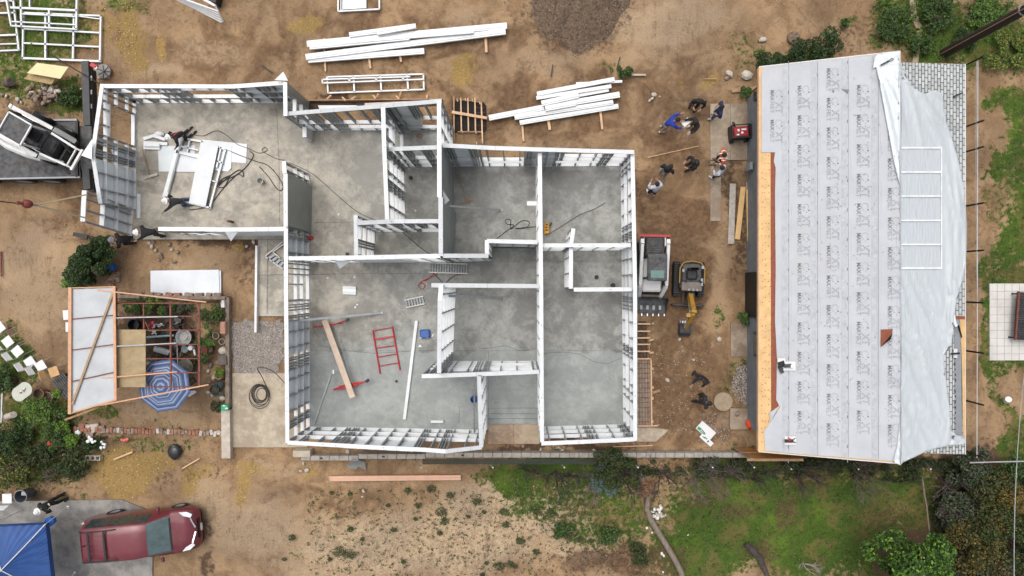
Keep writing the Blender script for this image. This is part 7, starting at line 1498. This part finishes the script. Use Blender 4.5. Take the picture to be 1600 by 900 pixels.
single('blue_box', 'bright blue box on the ground right of the hedge', 'box', MB().box(W(173.5, 417.5, .15), (.3, .28, .3), .1, bev=.03), mat('bright_blue', (.02, .2, .6)), W(173.5, 417.5)); rocks('brick_pile', 'broken red bricks heaped under the blue box', [(random.uniform(172, 184), random.uniform(427, 450), 4.5, 0) for _ in range(14)], [brick, stone])
bush('citrus_tree', 'bright green round tree at the bottom right of the lawn', 1417, 884, 1.75, 3.2, 15000, .14, [(.04, .09, .014), (.08, .17, .02), (.14, .25, .03), (.025, .055, .012), (.03, .07, .012)], 5, 'tree', 2.0, lumps=34)
for k, (x, y, r, h, cl, lb) in enumerate(((1580, 790, 1.25, 2.6, OR, 'orange tipped shrub highest on the right edge of the thicket'), (1540, 770, 1.0, 2.0, OL, 'olive shrub at the upper left of the lower right thicket'), (1555, 815, 1.2, 2.4, MG[:1]+OL, 'green and olive shrub in the middle of the lower right thicket'), (1525, 860, 1.3, 2.4, OR+OL, 'ochre shrub left of the overhead cable in the thicket'), (1595, 850, 1.3, 2.6, OL+DG, 'dark olive shrub on the right edge in the thicket'), (1575, 905, 1.4, 2.6, OR+GYG, 'ochre and grey shrub at the very bottom right'), (1500, 905, 1.1, 2.0, DG+GYG, 'dark twiggy shrub at the bottom beside the bright green tree'), (1500, 800, .9, 1.6, GYG+DG, 'thin grey shrub at the left edge of the thicket'), (1590, 745, .9, 1.4, MG+DG, 'green shrub just under the pipe rail at right'), (1520, 735, .9, 1.5, DG+GYG, 'dark shrub below the end of the roofed house'))):
    bush('thicket_shrub', lb, x, y, r, h, 4200, .10, cl, 20+k, 'shrub', group='shrubs of the lower right thicket', lumps=24)
for k, (x, y, r, h, cl, lb) in enumerate(((12, 690, 1.0, 1.5, DG+MG[:1], 'dark green shrub at the left edge under the brick line'), (20, 735, 1.2, 1.6, OL+YG[:1], 'olive shrub with yellowish tips at the left edge'), (115, 725, 1.0, 1.3, DG+OL, 'dark low shrub above the van, right of the orange lath'), (62, 712, .8, 1.1, DG+OL, 'dark shrub under the orange lath'), (88, 685, .8, 1.1, DG+MG, 'green shrub with red flowers under the brick line'), (112, 688, .45, .9, BG, 'small bright lime bush near the square white cover'), (145, 695, .55, .8, DG+MG[:1], 'dark green bush carrying white flowers'), (60, 640, 1.0, 1.2, MG+BG[:2], 'large bright leafy plant right of the garden table'), (90, 652, .7, .9, MG, 'leafy plant at the foot of the long pale board'), (35, 672, .7, .8, MG+DG, 'leafy plant above the brick line at far left'), (6, 590, .8, 1.2, DG+MG, 'dark spiky shrub at the left edge beside the square planter'), (100, 668, .45, .7, BG, 'light green clump by the grey ball pot'))):
    bush('garden_shrub', lb, x, y, r*.74, h*.6, 2100 if r > .7 else 1200, .085, cl, 50+k, 'shrub', group='plants of the lower left garden')
for k, (x, y, r, h, cl, lb) in enumerate(((212, 480, .5, .6, MG, 'leafy plant in the top left cell of the grid'), (238, 482, .5, .6, MG+BG[:2], 'bright leafy plant in the second top cell of the grid'), (262, 480, .35, .5, DG+MG, 'dark leafy plant in the third top cell of the grid'), (290, 484, .5, .4, GYG+OL, 'dry greyish plant in the top right cell of the grid'), (330, 488, .7, .6, MG+OL, 'wispy weeds at the top right of the garden bed'), (325, 525, .5, .5, MG+BG[:1], 'long leafed green plant right of the rusty grid'), (320, 560, .3, .5, MG+DG, 'small green plant beside the lower grid rail'), (305, 567, .25, .4, OL, 'little olive plant by the round bin lid'), (345, 583, .28, .5, BG+YG, 'spiky yellow green plant in the round pale pot'), (247, 468, .22, .4, BG, 'tiny lime plant on the low garden wall'), (340, 608, .35, .3, [(.08, .14, .12), (.12, .17, .15)], 'bluish green tangle in the dark round pot'), (337, 636, .3, .3, OL+GYG, 'dry clump left of the green box'), (93, 611, .3, .5, BG, 'lime green leaves beside the slatted bench'))):
    bush('bed_plant', lb, x, y, r, h, int(900*r/.4), .08, cl, 80+k, 'plant', group='plants of the framed garden bed', stems=3, lumps=10)
for k, (x, y, r, h, cl, lb) in enumerate(((1245, 82, .75, 1.1, DG, 'dark shrub beside the stump above the roof'), (1285, 72, 1.0, 1.3, DG+MG[:1], 'large dark shrub above the middle of the roof'), (1200, 98, .6, .8, DG, 'dark shrub at the top left roof corner'), (1165, 125+20, .3, .4, MG, 'small weeds above the upper concrete pad'), (1320, 37, .22, .4, MG, 'single small round weed on the dirt above the roof'), (1465, 20, .9, 1.0, DG+MG, 'dark bush left of the utility pole'), (1440, 72, .6, .8, DG+MG, 'dark leafy bush between the path and the pole base'), (1506, 62, .6, .8, DG, 'dark leafy bush right of the pole base'), (1395, 40, .9, .8, MG+DG, 'leafy ground shrub left of the worn path'), (1580, 80, 1.1, .9, YG+MG, 'yellow green broad leafed plants at the right edge under the pole'), (1540, 20, 1.0, .7, MG+BG[:1], 'fresh green bushy growth under the pole top'), (1162, 497, .35, .5, MG, 'small green plant above the middle concrete pad'), (975, 112, .35, .35, MG+DG, 'small weeds beside the thin stake at top middle'), (150, 148-2, .01, .1, DG, 'x'), (110, 150, .6, .5, DG+MG, 'dark green weeds beside the stone heap'), (620+330, 834, .55, .5, MG+DG, 'round green weed clump on the pale field'), (880, 828, .5, .4, MG+DG, 'longer green weed clump left of the round one'), (997, 866, .6, .6, DG+OL, 'dark weedy clump near the lower curved trunk'), (948, 730, 1.0, 1.3, DG+OL, 'dark dense shrub behind the block wall'), (975, 735, .8, 1.2, DG+OL, 'dark shrub right of the dense one behind the block wall'), (1110, 730, .6, .8, DG+GYG, 'sparse dark shrub against the fence in the middle'), (945, 748, .8, .9, [(.10, .16, .13), (.14, .20, .17)], 'bluish grey wispy shrub below the block wall'), (1012, 764, .45, .35, [(.22, .12, .06), (.28, .16, .09)], 'rusty brown dead fronds on the curved trunk'))):
    if lb == 'x': continue
    bush('wild_shrub', lb, x, y, r*.88, h*(.55 if y < 110 and x > 1380 else 1), int(3600*min(1.2, r)), .085, cl, 120+k, 'shrub', group='wild shrubs around the site', stems=4, lumps=20)
for (x, y, c_, n_, lb) in ((143, 686, whitep, 7, 'white flowers on the dark bush by the edging'), (163, 695, whitep, 5, 'white flowers right of the dark bush'), (192, 689, mat('pink_petal', (.75, .16, .14), .6), 4, 'pink flowers alone on the soil below the bricks'), (82, 694, mat('red_petal', (.5, .02, .01), .6), 7, 'dark red flowers in the green shrub')):
    t = thing('flowers', lb, 'flowers', W(x, y, .5)); rr = random.Random(x)
    for k in range(n_): q_ = W(x+rr.uniform(-7, 7), y+rr.uniform(-5, 5), .55 if x != 192 else .15); MB().ball(q_, rr.uniform(.05, .08), 7, 5, (1, 1, .6), .2).build('bloom', c_, t)
# bare trees and twiggy brush
def bare(px, py, h, spread, lab, m_, seed, th=.05, n0=6, cat='bare shrub'):
    rr = random.Random(seed); g_ = W(px, py, 0); t = thing('bare_shrub', lab, cat, g_, 0, 'leafless shrubs below the fence'); lv = [MB(), MB()]
    def grow(p, d, L_, r_, dep):
        q_ = p+d*L_; mid_ = p.lerp(q_, .5)+Vector((rr.uniform(-1, 1), rr.uniform(-1, 1), rr.uniform(-1, 1)))*L_*.08
        lv[0 if dep > 2 else 1].tube([p, mid_, q_], [r_, r_*.85, r_*.65], 5 if dep > 1 else 3, False)
        if dep == 0: return
        for k in range(rr.choice((2, 3, 3))):
            e = (d+Vector((rr.uniform(-1, 1), rr.uniform(-1, 1), rr.uniform(-.25, .7)))*spread).normalized(); grow(p.lerp(q_, rr.uniform(.6, 1)), e, L_*rr.uniform(.6, .85), r_*.6, dep-1)
    for k in range(n0): a = rr.random()*6.28; grow(g_.copy(), Vector((math.cos(a)*spread*.8, math.sin(a)*spread*.8, 1)).normalized(), h*.36, th*rr.uniform(.5, 1), 3)
    lv[0].build('trunk', m_, t); lv[1].build('branches', m_, t)
dkb = mat('dark_bark', (.05, .04, .035)); 
for k, (x, y, h, s, m_, th, n0, lb) in enumerate(((822, 735, 1.9, .55, dkb, .06, 3, 'leafless dark fruit tree nearest the left end of the lower fence'), (835, 738, 1.5, .5, dkb, .04, 2, 'small leafless tree just right of the leftmost one'), (868, 738, 2.2, .5, dkb, .06, 3, 'second leafless dark tree along the lower fence'), (890, 742, 2.4, .5, dkb, .055, 3, 'third leafless dark tree along the lower fence'), (925, 745, 2.0, .6, twigm, .04, 4, 'grey leafless tree left of the bluish shrub'), (965, 745, 2.2, .6, dkb, .06, 4, 'dark branched tree left of the curved trunk'), (1030, 735, 2.0, .7, dkb, .06, 4, 'dark spreading tree right of the curved trunk'), (1090, 740, 2.0, .7, twigm, .035, 10, 'big grey twiggy shrub in the middle of the lower fence'), (1130, 740, 1.8, .7, twigm, .03, 8, 'grey twiggy shrub right of the big one'), (1245, 735, 2.2, .6, dkb, .05, 6, 'dark leafless shrub under the roof eave, left'), (1335, 738, 2.0, .8, twigm, .03, 12, 'grey fan of twigs under the roof eave, middle'), (1180, 738, 1.8, .6, dkb, .045, 5, 'dark bare shrub just left of the plywood fence foot'), (1475, 765, 2.0, .8, mat('purple_twigs', (.16, .115, .115), .9), .03, 14, 'purplish twig shrub below the right end of the roof'), (1510, 770, 2.0, .8, twigm, .03, 9, 'grey twigs among the dark thicket top'), (1560, 745, 1.6, .9, twigm, .025, 9, 'pale twigs behind the pipe rail'), (1255, 880, 1.0, .9, mat('pale_dead_wood', (.3, .26, .23), .9), .04, 4, 'pale dead branches on the grass at the bottom'), (1480, 850, 1.8, .7, dkb, .04, 7, 'dark bare shrub left of the thicket, beside the bright tree'), (1540, 880, 1.8, .8, twigm, .025, 6, 'brown twigs in the lower thicket'), (45, 728, 1.0, .9, mat('pale_dead_wood', (.3, .26, .23)), .03, 4, 'pale dead branches in the lower left shrubs'), (90, 740, .8, .9, twigm, .03, 4, 'grey dead branches below the lower left shrubs'), (945, 108, .6, .8, twigm, .02, 3, 'dry twigs beside the small weeds at top middle'))):
    bare(x, y, h, s, lb, m_, 200+k, th, n0)
# ------------------------------------------------------------------ ground cover that nobody could count
def scatter(name, key, n, size, cols, seed, thr, h=.05, xr=(-60, 1660), yr=(-40, 940), up=.35, avoid=True):
    r_ = np.random.default_rng(seed); px = r_.uniform(*xr, n); py = r_.uniform(*yr, n); s_ = (28.45/FP)
    x = (px-807)*s_*1.0; y = (446-py)*s_; qx, qy = PXn(x, y); mk = masks(qx, qy, x, y)[key]
    keep = mk+.9*(fbm(x, y, 4, seed)-.5) > thr+.25*r_.random(n)
    ho = poly_mask(qx, qy, [(205, 155), (985, 155), (985, 675), (395, 675), (395, 380), (205, 380)], 4) > .5; rf_ = poly_mask(qx, qy, [(1160, 130), (1470, 130), (1470, 690), (1160, 690)], 4) > .5; dv = poly_mask(qx, qy, [(-90, 788), (190, 783), (236, 802), (236, 960), (-90, 960)], 4) > .5
    pt = poly_mask(qx, qy, [(1546, 443), (1760, 443), (1760, 563), (1546, 563)], 4) > .5; keep &= ~(ho | rf_ | dv | pt)
    P_ = np.stack([x, y, np.abs(r_.normal(0, h, n))+.0], 1)[keep]
    return leaf_mesh(name, P_, size, cols, None, up, seed, .4, 'stuff')
scatter('grass', 'grass', 110000, .085, [(.06, .10, .018), (.095, .14, .025), (.13, .15, .035), (.045, .07, .02)], 301, .50, .04)
scatter('weeds', 'grass', 16000, .13, [(.045, .09, .02), (.08, .13, .03), (.03, .055, .015)], 302, .62, .10)
scatter('straw_litter', 'straw', 60000, .085, [(.45, .33, .12), (.34, .24, .08), (.55, .43, .2)], 303, .40, .03, up=.6)
scatter('leaf_litter', 'litter', 36000, .07, [(.10, .045, .03), (.16, .09, .055), (.06, .035, .025), (.25, .17, .11)], 304, .35, .02, up=.7)
scatter('dry_stubble', 'pale', 30000, .05, [(.5, .42, .28), (.22, .17, .11), (.10, .085, .05)], 305, .42, .012, yr=(740, 940), up=.7)
def band(name, poly, n, size, cols, seed, h):
    r_ = np.random.default_rng(seed); xs = [p[0] for p in poly]; ys = [p[1] for p in poly]; a = r_.uniform(min(xs), max(xs), n); b = r_.uniform(min(ys), max(ys), n)
    k = (poly_mask(a, b, poly, 10) > .5) & (fbm(a, b, .05, seed) > .40+.15*r_.random(n)); P_ = np.array([tuple(W(x, y, 0)) for x, y in zip(a[k], b[k])]); P_[:, 2] = np.abs(r_.normal(0, h, len(P_)))
    leaf_mesh(name, P_, size, cols, None, .3, seed, .45, 'stuff')
band('undergrowth', [(935, 716), (1190, 716), (1520, 716), (1530, 745), (1400, 752), (1300, 744), (1200, 750), (1080, 740), (940, 742)], 26000, .11, DG+OL+GYG[2:], 401, .22)
band('undergrowth', [(1440, 760), (1520, 740), (1660, 730), (1660, 960), (1470, 960), (1455, 830)], 26000, .12, DG+OL+GYG[2:], 402, .30)
band('undergrowth', [(-40, 670), (120, 672), (150, 700), (130, 750), (60, 760), (-40, 790)], 12000, .10, DG+OL, 403, .2)
band('undergrowth', [(1350, -20), (1520, -20), (1600, 10), (1560, 90), (1440, 95), (1380, 60)], 16000, .09, MG+BG[:1]+DG[2:], 404, .10)
# small weeds dotted over the pale field
r_ = np.random.default_rng(9); pts_ = []
spots = [(674, 764, 6), (637, 767, 5), (653, 790, 5), (547, 772, 3), (518, 766+4, 3), (703, 774, 5), (690, 800, 8), (694, 815, 6), (745, 783, 6), (756, 800, 3), (615, 828, 4), (649, 811, 3), (547, 827, 4), (456, 840, 5), (530, 862, 9), (547, 866, 8), (444, 874, 3), (515, 874, 3), (687, 833, 4), (732, 807, 3), (790, 820, 5), (788, 800, 6), (781, 885, 7), (797, 882, 5), (754, 898, 4), (813, 845, 6), (838, 862, 5), (760, 880, 3), (565, 843, 3), (630, 878, 3), (606, 790, 3), (858, 800, 5), (840, 800, 6), (890, 838, 7), (907, 842, 5), (805, 885, 3)]
for x, y, rr in spots:
    k = int(rr*26); a = r_.random(k)*6.28; q_ = rr*1.25*r_.random(k)**.6
    for i in range(k): g_ = W(x+q_[i]*math.cos(a[i]), y+q_[i]*math.sin(a[i])*.8, abs(r_.normal(0, .05))+.01); pts_.append(tuple(g_))
for k in range(900):
    x, y = r_.uniform(480, 1000), r_.uniform(765, 900)
    for i in range(6): g_ = W(x+r_.normal(0, 1.3), y+r_.normal(0, 1.1), abs(r_.normal(0, .02))+.01); pts_.append(tuple(g_))
leaf_mesh('weeds', np.array(pts_), .07, [(.05, .09, .02), (.08, .12, .03), (.055, .06, .03), (.10, .08, .05)], None, .4, 310, .5, 'stuff')
